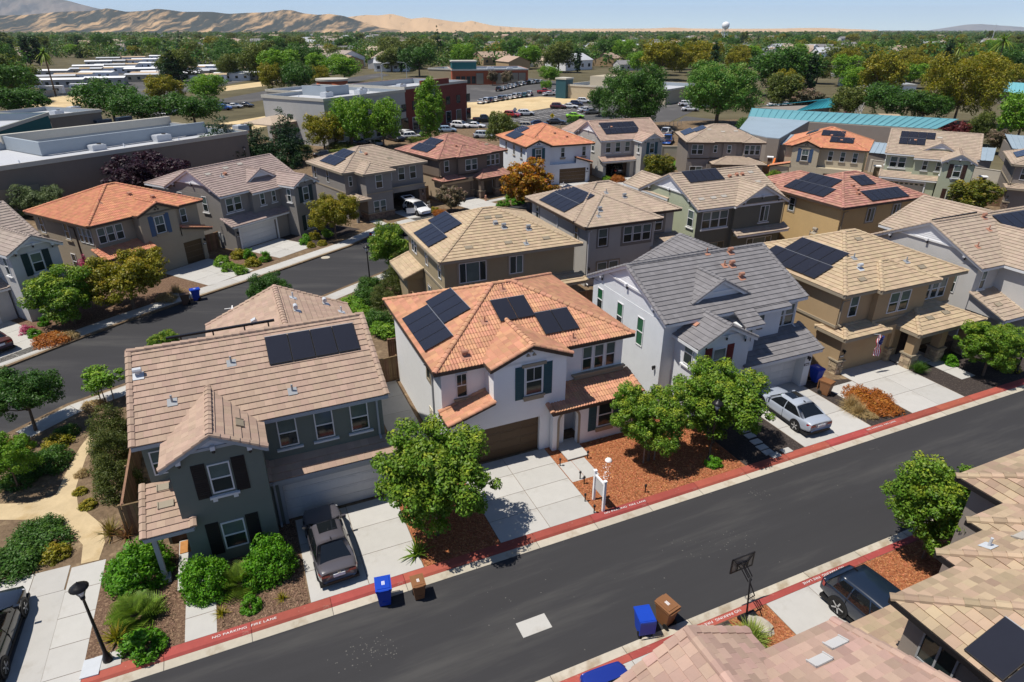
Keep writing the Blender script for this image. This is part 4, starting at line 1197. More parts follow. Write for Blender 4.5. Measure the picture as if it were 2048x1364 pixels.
# tan prairie house with flag
def planC(h, solarpx=None, stone='stone', band='stone_trim', open_=False, dc='door_brown'):
    h.box(0.4, 11.5, 0.5, 10.3, 0, 5.45)
    h.hip('M', 0, 11.9, 0, 10.8)
    h.box(3.3, 8.2, 0.1, 0.51, 0, 5.45)
    h.hip('N', 2.9, 8.6, -0.38, 4.6, ze=5.60)
    for a, b_, c, d in ((0.35, 3.25, 0.44, 0.5), (3.25, 8.25, 0.04, 0.1), (8.25, 11.55, 0.44, 0.5)): h.tbox(a, b_, c, d, 3.12, 3.3)
    h.tbox(0.33, 0.4, 0.44, 10.3, 3.12, 3.3)
    h.mass(0.4, 5.45, -0.3, 0.51, 0, 2.85, holes=((0.95, 5.15, 2.2),), dep=0.25)
    h.hip('G', 0.05, 4.3, -0.75, 1.8, ze=2.82, p=0.3, sides='FLR', soffit=False)
    h.tb.quad(h.p(0.05, -0.75, 2.66), h.p(4.3, -0.75, 2.66), h.p(4.3, 0.45, 2.66), h.p(0.05, 0.45, 2.66), 0)
    h.garage(0.95, 5.15, -0.03, 2.2, dc)
    h.win('F', 1.65, 0.5, WZ, 0.78, 1.5, sur=None); h.win('F', 4.95, 0.1, WZ - 0.15, 0.95, 1.5); h.win('F', 6.0, 0.1, WZ - 0.15, 0.95, 1.5)
    for x in (8.75, 9.55, 10.35): h.win('F', x, 0.5, WZ, 0.72, 1.45)
    h.hip('P', 5.35, 12.15, -2.05, 3.6, ze=2.7, p=0.36, sides='FLR', soffit=False)
    h.tb.quad(h.p(5.35, -2.05, 2.5), h.p(12.15, -2.05, 2.5), h.p(12.15, 0.45, 2.5), h.p(5.35, 0.45, 2.5), 0)
    for x in (5.65, 8.3, 11.1):
        h.box(x, x + 0.6, -1.7, -1.1, 0, 2.55)
        h.stones(x - 0.06, x + 0.66, -1.76, -1.04, 0, 0.95, stone)
    h.box(5.65, 11.7, -1.55, -1.2, 2.25, 2.55)
    h.stones(0.36, 0.93, -0.34, 0.3, 0, 0.95, stone); h.stones(5.17, 5.5, -0.34, 0.05, 0, 0.95, stone)
    h.door('F', 7.2, 0.09, 1.0, 2.1); h.light('F', 0.65, -0.3, 1.75); h.number('F', 0.65, -0.3, 1.35)
    h.win('F', 10.0, 0.5, 1.4, 1.2, 1.4, style='sl'); h.spout('F', 0.52, 0.5, 3.4, 5.0, 'tan_trim')
h = House('house', 'tan house with sand tiled hip roof, stone porch posts and a flag by its garage', FN, (34.6, 26.0), 11.9, 'tan', 'sand_tile', 'tan_trim', indiv=150, capind=60, group=ROW1)
planC(h)
u, v = h.px(h.pl['ML'], 1628, 560)
h.solar('ML', u - 5.2, v, 5, 1); h.solar('ML', u - 4.4, v + 1.72, 4, 1)
for px_, k, m in (((1718, 537), 'cap', 'galv'), ((1707, 517), 'pipe', 'metal_grey'), ((1812, 524), 'pipe', 'metal_grey'), ((1723, 560), 'flush', 'stone_trim'), ((1842, 535), 'flush', 'stone_trim'), ((1716, 479), 'flush', 'stone_trim')): h.vent('MF', *h.px(h.pl['MF'], *px_), k, m)
for px_ in ((1858, 637), (1890, 626)): h.vent('PF', *h.px(h.pl['PF'], *px_), 'flush', 'stone_trim')
h.vent('ML', *h.px(h.pl['ML'], 1630, 465), 'cap', 'tan_trim')
h.done()
fl = thing('flag', 'stars and stripes flag hanging over the brown garage door of the tan house', 'flag', FN.w(37.2, 25.0, 3.0), rad(23.7))
b = MB(); b.tube((0, 0.75, -0.25), (0.0, -0.25, 0.12), 0.018, n=6); b.build('flag_pole', M['galv'], fl)
def flagpt(i, j): return (-0.05 + 0.10 * i / 13 * 6 + 0.05 * math.sin(j * 1.7 + i * 0.2), -0.12 + 0.06 * math.sin(j * 0.9 + i * 0.8), 0.02 - j * 0.165 - 0.012 * i)
bs = [MB(), MB(), MB()]
for i in range(13):
    for j in range(9):
        t = 2 if (i >= 6 and j < 4) else (0 if i % 2 == 0 else 1)
        bs[t].quad(flagpt(i, j), flagpt(i + 1, j), flagpt(i + 1, j + 1), flagpt(i, j + 1))
st = MB()
for i in range(6):
    for j in range(5):
        p = Vector(flagpt(6.6 + i * 1.1, 0.3 + j * 0.75)) + Vector((0, -0.012, 0))
        st.add([p + Vector((0.022 * (1 if k % 2 == 0 else 0.42) * math.sin(k * math.pi / 5), 0, 0.022 * (1 if k % 2 == 0 else 0.42) * math.cos(k * math.pi / 5))) for k in range(10)], [tuple(range(10))])
bs[0].build('red_stripes', M['flag_red'], fl); bs[1].build('white_stripes', M['white'], fl); bs[2].build('canton', M['flag_blue'], fl); o = st.build('stars', M['white'], fl); o['kind'] = 'stuff'

# pale grey gable house, right edge
h = House('house', 'pale grey house cut by the right edge, white gable siding and taupe tiles', FN, (47.8, 25.8), 16.0, 'pale_grey', 'taupe_tile', 'white_trim', indiv=80, group=ROW1)
h.box(0.25, 15.7, 0.45, 8.8, 0, 5.5)
h.gable('M', 0, 16.0, 0, 9.2, brackets=True)
h.box(2.75, 9.5, -3.2, 0.46, 0, 5.5)
h.gable('K', 2.35, 9.9, -3.5, 5.0, ze=5.6, p=0.46, axis='y', ends=(1, 0), brackets=True)
h.shed('P', 0.2, 2.76, -2.4, 0.45, 2.55, 3.7, fill=0)
h.tbox(0.35, 0.55, -2.2, -2.0, 0, 2.4)
h.win('F', 1.2, 0.45, WZ, 0.6, 1.4, sill='block'); h.win('F', 5.5, -3.2, WZ, 1.0, 1.5, shut=('shutter_navy', 0.5)); h.win('F', 5.2, -3.2, 1.4, 1.0, 1.5, shut=('shutter_navy', 0.5))
for y_, z_ in ((6.4, 4.3), (3.8, 1.7), (2.0, 4.0)): h.win('L', y_, 0.25, z_, 0.8, 1.6)
h.door('F', 1.3, 0.45)
h.box(3.8, 12.8, 8.7, 10.9, 0, 5.5); h.gable('W', 3.4, 13.2, 5.0, 11.2, ze=5.6, p=0.42, axis='y', ends=(0, 1), soffit=False)
b = MB(); b.beam((0.4, 4.8, 7.95), (5.5, 4.8, 8.0), 0.1, 0.1)
for x in (1, 2.2, 3.4, 4.8): b.beam((x, 4.8, 7.6), (x, 4.8, 7.95), 0.05, 0.05)
b.build('conduit', M['black_metal'], h.root)
u, v = h.px(h.pl['MF'], 2016, 462); h.solar('MF', u, v, 5, 1)
for px_, k in (((1966, 435), 'cap'), ((1977, 460), 'pipe'), ((1954, 494), 'pipe')): h.vent('MF', *h.px(h.pl['MF'], *px_), k, 'rust_vent')
h.vent('P', *h.px(h.pl['P'], 1995, 610), 'flush', 'tan_trim')
h.done()

# second row, seen from behind
h = House('house', 'khaki house with sand tiled hip roof and wide sliding window, behind the clay roof', FN, (12.9, 42.55), 11.95, 'khaki', 'sand_tile', 'tan_trim', group=ROW2)
h.box(0.5, 11.45, 0.5, 10.45, 0, 5.45); h.hip('M', 0, 11.95, 0, 10.95)
h.tbox(0.43, 11.5, 0.44, 0.5, 3.1, 3.28); h.tbox(0.43, 0.5, 0.5, 10.5, 3.1, 3.28)
h.win('F', 2.75, 0.5, WZ - 0.1, 2.2, 1.6, style='sl3', sur='tan_trim'); h.win('F', 6.35, 0.5, WZ, 1.15, 1.45, style='sl', sur='tan_trim')
for y_ in (1.6, 5.0): h.win('L', y_, 0.5, WZ, 0.7, 1.4)
for x in (8.2, 9.0): h.win('L', x, 0.5, WZ, 0.7, 1.4)
h.win('L', 4.6, 0.5, 1.5, 0.8, 1.3, sur='tan_trim')
h.box(-0.9, 0.5, 6.3, 10.2, 0, 2.6); h.shed('S', -1.3, 0.45, 5.9, 10.5, 2.6, 3.3, dr='L', fill=0)
h.shed('T', 9.6, 12.1, -0.7, 0.45, 2.7, 3.1, fill=0)
u, v = h.px(h.pl['ML'], 858, 497); h.solar('ML', u - 4.2, v, 4, 1); h.solar('ML', u - 5.2, v + 1.7, 4, 1)
for px_, k, m in (((990, 447), 'box', 'metal_grey'), ((1007, 455), 'cap', 'metal_grey'), ((1056, 458), 'cap', 'metal_grey'), ((1092, 477), 'flush', 'stone_trim'), ((1016, 486), 'flush', 'stone_trim'), ((937, 496), 'flush', 'stone_trim'), ((975, 436), 'flush', 'stone_trim'), ((997, 434), 'flush', 'stone_trim'), ((1052, 488), 'pipe', 'metal_grey')): h.vent('MF', *h.px(h.pl['MF'], *px_), k, m)
h.done()

h = House('house', 'pale blue grey house with grey window surrounds and stepped brown hip roof', FN, (27.2, 46.3), 11.6, 'grey_light', 'taupe_tile', 'brown_trim', style='barrel', group=ROW2)
h.box(0.5, 11.1, 2.5, 11.7, 0, 5.45); h.hip('M', 0, 11.6, 2.0, 12.2)
h.box(0.5, 7.55, 0.5, 2.6, 0, 5.45); h.hip('K', 0, 8.05, 0, 11.9, ze=5.6)
h.win('F', 2.1, 0.5, WZ - 0.1, 0.95, 1.6, sur='grey_trim')
b = MB(); b.box(4.0, 0.45, 3.35, 7.3, 0.495, 5.15); b.build('surround', M['grey_trim'], h.root)
for x in (4.65, 5.65, 6.65): h.win('F', x, 0.445, WZ - 0.1, 0.92, 1.5)
b = MB(); b.box(7.6, 2.45, 3.35, 10.2, 2.495, 5.3); b.build('surround', M['grey_trim'], h.root)
for x in (8.35, 9.4): h.win('F', x, 2.445, WZ - 0.05, 0.85, 1.55)
h.shed('S', 7.4, 11.4, -0.6, 2.45, 2.5, 3.3, fill=0)
for y_ in (10.4, 2.4): h.win('L', y_, 0.5, WZ, 0.7, 1.4, sur='grey_trim', top='pane')
for x in (2.2, 3.4): h.win('F', x, 0.5, 1.4, 1.0, 1.4, sur='tan_trim')
h.spout('F', 0.65, 0.5, 0.3, 5.0); h.spout('L', 6.0, 0.5, 3.4, 5.0); h.light('F', 0.8, 0.5, 1.7)
u, v = h.px(h.pl['KL'], 1129, 427); h.solar('KL', u - 5.25, v, 5, 2)
for px_, k in (((1197, 433), 'pipe'), ((1199, 421), 'cap')): h.vent('KF', *h.px(h.pl['KF'], *px_), k, 'metal_grey')
for px_, k in (((1212, 386), 'pipe'), ((1248, 394), 'cap')): h.vent('MF', *h.px(h.pl['MF'], *px_), k, 'metal_grey')
h.done()

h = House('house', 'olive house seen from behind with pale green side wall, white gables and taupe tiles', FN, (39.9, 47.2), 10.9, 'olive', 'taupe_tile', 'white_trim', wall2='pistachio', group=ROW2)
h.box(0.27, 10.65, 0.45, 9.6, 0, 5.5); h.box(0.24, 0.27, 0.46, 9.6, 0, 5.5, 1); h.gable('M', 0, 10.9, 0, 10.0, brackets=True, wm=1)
h.box(4.5, 10.66, 0.1, 0.5, 0, 5.5); h.gable('K', 4.25, 10.95, -0.25, 5.5, ze=5.58, p=0.52, axis='y', ends=(1, 0), brackets=True)
for x in (1.4, 2.45, 3.5): h.win('F', x, 0.45, WZ - 0.1, 1.02, 1.65)
b = MB(); b.box(0.8, 0.3, 3.4, 4.1, 0.449, 3.55); b.build('sill', M['white_trim'], h.root)
h.win('F', 8.3, 0.1, WZ - 0.05, 1.1, 1.6, style='sl', sill='ledge'); h.win('L', 1.3, 0.24, WZ, 0.85, 1.6, sill='ledge')
h.win('F', 2.4, 0.45, 1.25, 3.2, 1.7, style='sl3', fm='tan_trim', top='pane_blind_reflect'); h.win('F', 8.2, 0.1, 1.2, 3.2, 1.7, style='sl3', fm='white_trim')
h.shed('S', 4.6, 11.1, -0.75, 0.1, 2.75, 3.2, fill=1)
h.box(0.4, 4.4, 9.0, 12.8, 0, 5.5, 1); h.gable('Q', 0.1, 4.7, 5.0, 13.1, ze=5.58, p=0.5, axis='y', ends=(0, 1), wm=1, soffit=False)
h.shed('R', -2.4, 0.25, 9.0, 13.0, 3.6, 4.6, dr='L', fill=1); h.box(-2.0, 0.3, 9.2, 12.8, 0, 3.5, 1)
u, v = h.px(h.pl['MF'], 1380, 367); h.solar('MF', u, v, 4, 1, pw=1.04, ph=1.75)
for px_, k in (((1458, 353), 'box'), ((1472, 350), 'box'), ((1483, 349), 'box')): h.vent('MF', *h.px(h.pl['MF'], *px_), k, 'rust_vent')
for px_ in ((1402, 399), (1426, 396), (1447, 393), (1515, 364), (1500, 345)): h.vent('MF', *h.px(h.pl['MF'], *px_), 'flush', 'taupe_light')
h.done()

h = House('house', 'yellow ochre house seen from behind with red tiled hip roof and three solar arrays', FN, (53.0, 42.3), 12.0, 'yellow', 'red_tile', 'brown_trim', group=ROW2)
h.box(0.5, 11.5, 0.5, 9.6, 0, 5.45); h.hip('M', 0, 12.0, 0, 10.1)
h.win('L', 6.6, 0.5, WZ, 0.75, 1.4, sur='tan_trim', top='pane'); h.win('F', 4.6, 0.5, WZ - 0.1, 1.0, 1.4, style='sl', sur='tan_trim'); h.win('F', 8.2, 0.5, WZ, 1.0, 1.3, style='sl', sur='tan_trim')
h.spout('L', 7.6, 0.5, 0.3, 5.0, 'tan_trim'); h.spout('F', 0.8, 0.5, 0.3, 5.0, 'tan_trim'); h.meters('L', 4.0, 0.5)
u, v = h.px(h.pl['ML'], 1646, 396); h.solar('ML', u - 5.2, v, 5, 1); h.solar('ML', u - 4.9, v + 1.7, 4, 1)
u, v = h.px(h.pl['MF'], 1744, 404); h.solar('MF', u, v, 5, 1); u, v = h.px(h.pl['MF'], 1722, 373); h.solar('MF', u, v, 2, 1)
for px_ in ((1704, 372), (1713, 380), (1715, 388)): h.vent('MF', *h.px(h.pl['MF'], *px_), 'box', 'rust_vent')
h.box(3, 8, 9.5, 13.5, 0, 5.4); h.hip('B', 2.5, 8.5, 5, 14.0, ze=5.5)
h.done()

# across the back street
def planA(h, W_, win3=False, open_=False, shut='shutter_teal', fake=True, bl=(7.2, 10.9), by=-2.75, gar=(0.85, 5.6), gy=-0.9, dcol='door_white', shedx=None, depth=9.2, wide=False):
    if open_: h.box(0.25, W_ - 0.25, 0.45, depth - 0.4, 2.73, 5.5); h.box(gar[1] + 0.6, W_ - 0.25, 0.45, 6.49, 0, 2.72); h.box(0.25, W_ - 0.25, 6.5, depth - 0.4, 0, 2.72)
    else: h.box(0.25, W_ - 0.25, 0.45, depth - 0.4, 0, 5.5)
    h.gable('M', 0, W_, 0, depth, brackets=True)
    b0, b1 = bl; sx = shedx or b0 + 0.2
    h.box(b0 + 0.25, b1 - 0.25, by + 0.33, 0.5, 0, 5.5); h.gable('K', b0, b1, by, 4.6, ze=5.56, p=0.55, axis='y', ends=(1, 0), brackets=True)
    bc = (b0 + b1) / 2
    h.win('F', bc, by + 0.33, WZ, 0.85, 1.5, shut=(shut, 0.5), sill='bracket'); h.win('F', bc, by + 0.33, 1.35, 0.9, 1.45, shut=(shut, 0.5), sill='ledge')
    h.win('L', by + 1.2, b0 + 0.25, WZ, 0.6, 1.4, sill='ledge'); 
    if open_: h.mass(0.25, sx - 0.1, gy, 6.5, 0, 2.72, holes=((gar[0], gar[1], 2.25),), dep=6.4)
    else: h.mass(0.25, sx - 0.1, gy, 0.46, 0, 2.72, holes=((gar[0], gar[1], 2.2),), dep=0.25)
    h.shed('S', -0.05, sx, gy - 0.3, 0.45, 2.66, 2.66 + 0.4 * (0.75 - gy), fill=0)
    if not open_: h.garage(gar[0], gar[1], gy + 0.22, 2.2, dcol, frame='white_trim', windows=(dcol == 'door_cream'))
    if win3:
        for x in (1.5, 3.2, 4.9): h.win('F', x, 0.45, WZ, 0.9, 1.5, sill='ledge')
    else:
        h.win('F', 1.25, 0.45, WZ, 0.9, 1.45, sill='ledge'); h.win('F', 2.25, 0.45, WZ, 0.9, 1.45, sill='ledge')
        h.plane('E', (3.5, -0.55, 5.35), (b0 + 0.3, -0.55, 5.35), (b0 + 0.3, -0.01, 5.61), (3.5, -0.01, 5.61)); h.fascia((3.5, -0.55, 5.35), (b0 + 0.3, -0.55, 5.35))
        h.box(3.7, b0 + 0.3, -0.1, 0.46, 2.6, 5.3)
        h.win('F', 5.0, -0.1, WZ - 0.05, 0.6, 1.25, sill='ledge'); h.win('F', 6.55, -0.1, WZ - 0.05, 0.55, 1.2, sill='ledge')
    if fake: h.gable('G', 4.3, 8.4, 1.1, 4.5, ze=6.15, p=0.55, axis='y', ends=(1, 0), inset=0.2, soffit=False)
    h.door('F', b0 - 0.75, 0.44, 1.0, 2.1)
    for y_ in (3.0, 7.0): h.win('L', y_, 0.25, WZ, 0.8, 1.6, sill='ledge')
    h.meters('L', 1.5, 0.25); h.light('F', 0.55, gy, 1.9); h.number('F', 0.55, gy, 1.5)
    for u_, v_ in ((1.5, 3.8), (4.0, 4.2), (6.0, 4.4)): h.vent('MF', u_, v_, 'flush', 'taupe_light')
    h.vent('MF', 2.6, 3.0, 'pipe'); h.vent('MF', 3.2, 3.3, 'box', 'rust_vent')
h = House('house', 'grey house at the left edge with dark green shutters, white gable and brick porch', FA, (13.9, 59.2), 10.9, 'pale_grey', 'grey_tile', 'white_trim', group=ROW3)
planA(h, 10.9, shut='shutter_green', bl=(6.8, 10.8), by=-3.4, gy=-1.2)
h.done()
h = House('house', 'grey brown house with blue green shutters, white garage door and mauve tiled gables', FA, (41.05, 57.9), 10.9, 'grey', 'mauve_tile', 'white_trim', group=ROW3)
planA(h, 10.9, shut='shutter_green')
h.box(1, 6, 8.5, 13, 0, 5.4); h.hip('B', 0.5, 6.5, 5, 13.5, ze=5.5)
h.done()
h = House('house', 'taupe house with open garage, blue shutters and solar array on a rose tiled gable', FC, (48.9, 89.3), 11.3, 'grey_light', 'rose_tile', 'white_trim', group=ROW3, wall2='grey')
planA(h, 11.3, win3=True, open_=True, shut='shutter_teal', fake=False, bl=(5.6, 9.7), by=-2.6, gar=(0.75, 5.0), gy=-0.6, depth=9.6)
h.solar('MF', 1.5, 1.5, 6, 2, ph=1.5)
h.box(0.6, 7.0, 9, 14.5, 0, 5.4); h.gable('B', 0.3, 7.3, 4.8, 15, ze=5.5, p=0.4, axis='y', ends=(0, 1), soffit=False)
h.done()
h = House('house', 'pale green house with brown shutters, two stacked white gables and cream garage door', FE, (-0.6, 104.0), 10.9, 'pistachio', 'taupe_tile', 'white_trim', group=ROW3)
planA(h, 10.9, shut='shutter_brown', bl=(6.6, 10.5), by=-3.4, gar=(0.75, 5.5), gy=-0.9, dcol='door_cream', depth=10.6)
h.solar('MF', 1.3, 2.3, 3, 2, ph=1.5); h.solar('MF', 4.45, 3.82, 1, 1, ph=1.5)
h.done()

def planB(h, W_, D_, gx, gar, trip, rw, hl='shutter_blue', parapet=None, shedx=None, gyf=-0.6, arch=None, lw=()):
    h.box(0.45, W_ - 0.45, 0.45, D_ - 0.45, 0, 5.45); h.hip('M', 0, W_, 0, D_)
    g0, g1 = gx
    h.box(g0 + 0.2, g1 - 0.2, gyf, 0.46, 0, 5.75); h.gable('K', g0, g1, gyf - 0.22, 5.0, ze=5.7, p=0.42, axis='y', ends=(1, 0), siding=False, inset=0.22, soffit=False)
    gc = (g0 + g1) / 2
    h.win('F', gc, gyf, WZ, 0.95, 1.6, style='grid', shut=(hl, 0.48), sill='block', sillm='tan_trim', head='tan_trim')
    b = MB()
    for dx, dz in ((-0.15, 0), (0.15, 0), (0, 0.2)): b.tube((h.X(gc + dx), gyf - 0.06, 5.95 + dz), (h.X(gc + dx), gyf + 0.02, 5.95 + dz), 0.09, n=8)
    b.build('gable_vent', M['brown_trim'], h.root)
    for x in trip: h.win('F', x, 0.45, WZ, 0.7, 1.4)
    if trip:
        b = MB(); x0, x1 = h.X(trip[0] - 0.6), h.X(trip[-1] + 0.6); b.box(x0, 0.3, 3.35, x1, 0.46, 3.6); b.build('belt_course', M['tan_trim'], h.root)
    for x in rw: h.win('F', x, 0.45, WZ, 0.65, 1.4, sill='block', sillm='tan_trim')
    if gar:
        h.mass(min(gar[0] - 0.4, g0 + 0.2), gar[1] + 0.4, gyf - 0.02, 0.46, 0, 2.9, holes=((gar[0], gar[1], 2.2),), dep=0.2)
        h.garage(gar[0], gar[1], gyf + 0.16, 2.2, 'door_brown')
        h.light('F', gar[1] + 0.22, gyf - 0.02, 2.0); h.number('F', gar[1] + 0.22, gyf - 0.02, 1.55)
    if parapet: h.shed('R', parapet[0], parapet[1], gyf - 0.15, 0.45, 2.95, 3.75, dr='R', fill=0)
    if shedx: h.shed('S', shedx[0], shedx[1], -1.35, 0.45, 2.8, 3.5, fill=0); h.box(shedx[0] + 0.3, shedx[1] - 0.3, -1.0, 0.46, 0, 2.65)
    for s_, y_, z_ in lw: h.win(s_, y_, 0.45, z_, 0.75, 1.5, sill='ledge', top='pane', sillm='tan_trim')
    h.vent('MF', 3.0, 3.0, 'pipe', 'rust_vent'); h.vent('MF', 6.0, 3.4, 'box', 'rust_vent'); h.vent('MF', 7.5, 2.2, 'box', 'rust_vent')
h = House('house', 'beige house with orange tile hip roof and blue shutters behind bushy trees', FA, (28.1, 58.4), 11.3, 'beige', 'orange_tile', 'brown_trim', style='barrel', group=ROW3)
planB(h, 11.3, 10.4, (4.0, 8.1), (5.6, 9.9), (1.2, 2.0, 2.8), (9.2,), parapet=(8.0, 11.2), shedx=(0.1, 4.7), lw=(('L', 8.8, WZ), ('L', 4.6, WZ), ('L', 4.8, 1.6)))
for y_ in (0.9, 1.6, 2.3): h.win('L', y_, 0.45, WZ, 0.6, 1.4)
h.spout('L', 3.2, 0.45, 0.3, 5.0, 'brown_trim')
h.done()
h = House('house', 'white house with orange tile roof and blue shutters behind the orange leaved tree', FC, (35.8, 87.9), 11.3, 'cool_white', 'orange_tile', 'brown_trim', style='barrel', group=ROW3)
planB(h, 11.3, 12.6, (0.0, 4.1), (5.5, 9.9), (), (6.2, 9.7), hl='shutter_teal', parapet=(8.2, 10.9), gyf=-0.1, lw=(('L', 9.0, WZ), ('L', 5.6, WZ), ('L', 2.6, WZ), ('L', 4.0, 1.5)))
h.solar('ML', 2.6, 0.7, 4, 1); h.solar('ML', 2.0, 2.4, 3, 1)
h.done()
h = House('house', 'cream house with orange tile hip roof, pale blue shutters and arched side gate', FE, (-14.0, 104.4), 11.4, 'cream', 'orange_tile', 'brown_trim', style='barrel', group=ROW3)
planB(h, 11.4, 11.0, (1.3, 5.3), (6.2, 10.6), (), (6.6, 8.2, 9.8), hl='shutter_blue', gyf=-0.7, lw=(('L', 2.0, WZ),))
h.solar('MF', 4.6, 3.3, 3, 1, ph=1.5); h.solar('MF', 6.0, 1.6, 3, 1, ph=1.5); h.solar('ML', 3.0, 2.5, 3, 1)
archwall(h, -1.2, 1.4, -0.6, 0.3, 2.6, 0.0, 0.55, 1.5, h.wall); h.shed('Q', -1.3, 1.5, -0.8, 0.0, 2.62, 3.3, dr='L', fill=None)
h.win('F', 3.3, -0.7, 1.3, 1.9, 1.5, style='sl')
h.done()

h = House('house', 'grey taupe house with stepped hip roof, white hatchback by its open garage', FB, (34.15, 71.05), 12.0, 'grey', 'taupe_tile', 'tan_trim', group=ROW3)
h.box(0.45, 11.55, 0.5, 9.5, 2.91, 5.45); h.box(0.45, 5.54, 0.5, 9.5, 0, 2.9); h.box(5.55, 11.55, 6.51, 9.5, 0, 2.9); h.hip('M', 0, 12.0, 0, 10.0)
h.box(2.05, 5.55, -1.75, 0.51, 0, 5.45); h.hip('N', 1.6, 6.0, -2.15, 5.0, ze=5.58)
h.mass(5.55, 11.45, 0.1, 6.5, 0, 2.9, holes=((6.6, 10.5, 2.3),), dep=6.2)
b = MB()
h.stones(5.6, 6.58, 0.06, 0.3, 0, 2.3, 'stone_brown'); h.stones(10.52, 11.5, 0.06, 0.3, 0, 2.3, 'stone_brown'); h.stones(2.0, 5.6, -1.8, 0.0, 0, 0.75, 'stone_brown')
h.tbox(2.0, 5.6, -1.82, -1.75, 3.1, 3.25); h.tbox(5.6, 11.6, 0.03, 0.1, 2.9, 3.05); h.tbox(0.4, 0.45, 0.5, 9.5, 3.1, 3.25)
h.hip('P', 0.2, 2.3, -2.3, 1.5, ze=2.7, p=0.35, sides='FLR', soffit=False); h.box(0.4, 0.7, -1.9, -1.6, 0, 2.6)
h.win('F', 3.8, -1.75, WZ, 0.95, 1.6); h.win('F', 3.2, -1.75, 1.45, 0.8, 1.6); h.win('F', 4.1, -1.75, 1.45, 0.8, 1.6)
h.win('F', 1.2, 0.5, WZ, 0.5, 1.2); h.win('F', 6.6, 0.5, WZ - 0.1, 0.6, 1.1); h.win('F', 8.3, 0.5, WZ, 0.95, 1.6); h.win('F', 10.0, 0.5, WZ, 0.95, 1.6)
for y_ in (8.5, 5.0): h.win('L', y_, 0.45, WZ, 0.7, 1.5, top='pane')
h.light('F', 11.0, 0.02, 2.0); h.number('F', 11.0, 0.02, 1.6)
h.solar('ML', 2.6, 0.8, 4, 1); h.solar('ML', 3.2, 2.5, 3, 1)
h.vent('MF', 5.0, 3.4, 'box', 'rust_vent'); h.vent('MF', 7.5, 1.8, 'flush', 'stone_trim'); h.vent('MF', 4.6, 4.0, 'pipe')
h.done()
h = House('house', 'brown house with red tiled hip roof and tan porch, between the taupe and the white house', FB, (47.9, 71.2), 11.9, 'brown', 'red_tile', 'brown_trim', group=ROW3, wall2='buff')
planC(h, stone='stone_brown')
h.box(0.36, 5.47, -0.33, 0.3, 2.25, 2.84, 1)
h.solar('ML', 3.0, 0.8, 4, 1); h.solar('ML', 3.6, 2.5, 3, 1)
h.vent('MF', 4.6, 2.6, 'box', 'rust_vent'); h.vent('MF', 8.5, 2.4, 'pipe', 'rust_vent'); h.vent('MF', 9.5, 2.0, 'flush', 'stone_trim')
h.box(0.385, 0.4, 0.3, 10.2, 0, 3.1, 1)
h.done()
h = House('house', 'taupe house with wide tan hip roof beside the block wall and lawn', FD, (19.3, 101.5), 11.9, 'taupe', 'taupe_tile', 'brown_trim', group=ROW3, wall2='taupe_light')
h.box(0.5, 11.4, 0.8, 9.6, 0, 5.45); h.hip('M', 0, 11.9, 0.3, 10.1)
h.box(0.5, 3.8, 0.35, 0.81, 0, 5.45); h.hip('N', 0.0, 4.25, -0.1, 5.0, ze=5.58); h.box(8.8, 11.4, 0.4, 0.81, 0, 5.45); h.hip('O', 8.4, 11.9, 0.0, 5.0, ze=5.58)
h.box(5.8, 7.8, 0.55, 0.81, 0, 5.45)
for x in (1.45, 2.35): h.win('F', x, 0.35, WZ, 0.85, 1.45)
h.win('F', 4.7, 0.8, WZ + 0.05, 0.55, 1.1); h.win('F', 6.7, 0.55, WZ + 0.05, 0.6, 1.15)
for x in (9.3, 10.1, 10.9): h.win('F', x, 0.4, WZ, 0.72, 1.45)
for a, b_, y_ in ((0.5, 3.8, 0.35), (3.8, 8.8, 0.8), (8.8, 11.4, 0.4)): h.tbox(a, b_, y_ - 0.06, y_, 3.1, 3.25)
h.mass(5.5, 11.4, -1.6, 0.81, 0, 2.7, holes=((6.2, 10.6, 2.2),), dep=0.25); h.garage(6.2, 10.6, -1.4, 2.2, 'door_brown'); h.hip('P', 3.9, 11.9, -2.0, 3.0, ze=2.7, p=0.3, sides='FLR', soffit=False)
archwall(h, 3.4, 5.5, -0.6, 0.3, 2.5, 4.5, 0.55, 1.6, h.wall); h.win('F', 2.0, 0.35, 1.3, 1.9, 1.4, style='sl')
h.solar('ML', 1.2, 0.6, 4, 1); h.solar('ML', 3.0, 2.3, 3, 1); h.solar('MR', 2.6, 0.6, 4, 1); h.solar('MR', 3.4, 2.3, 3, 1)
for u_, v_ in ((4, 3.6), (6, 3), (8, 3.2)): h.vent('MF', u_, v_, 'flush', 'taupe_light')
h.done()
h = House('house', 'dark grey house with tan hip roof cut by the right edge', FE, (13.6, 102.6), 12.0, 'taupe', 'taupe_tile', 'tan_trim', group=ROW3)
planC(h, stone='stone_brown'); h.solar('ML', 3.0, 0.8, 4, 1); h.solar('ML', 3.6, 2.5, 3, 1)
h.done()

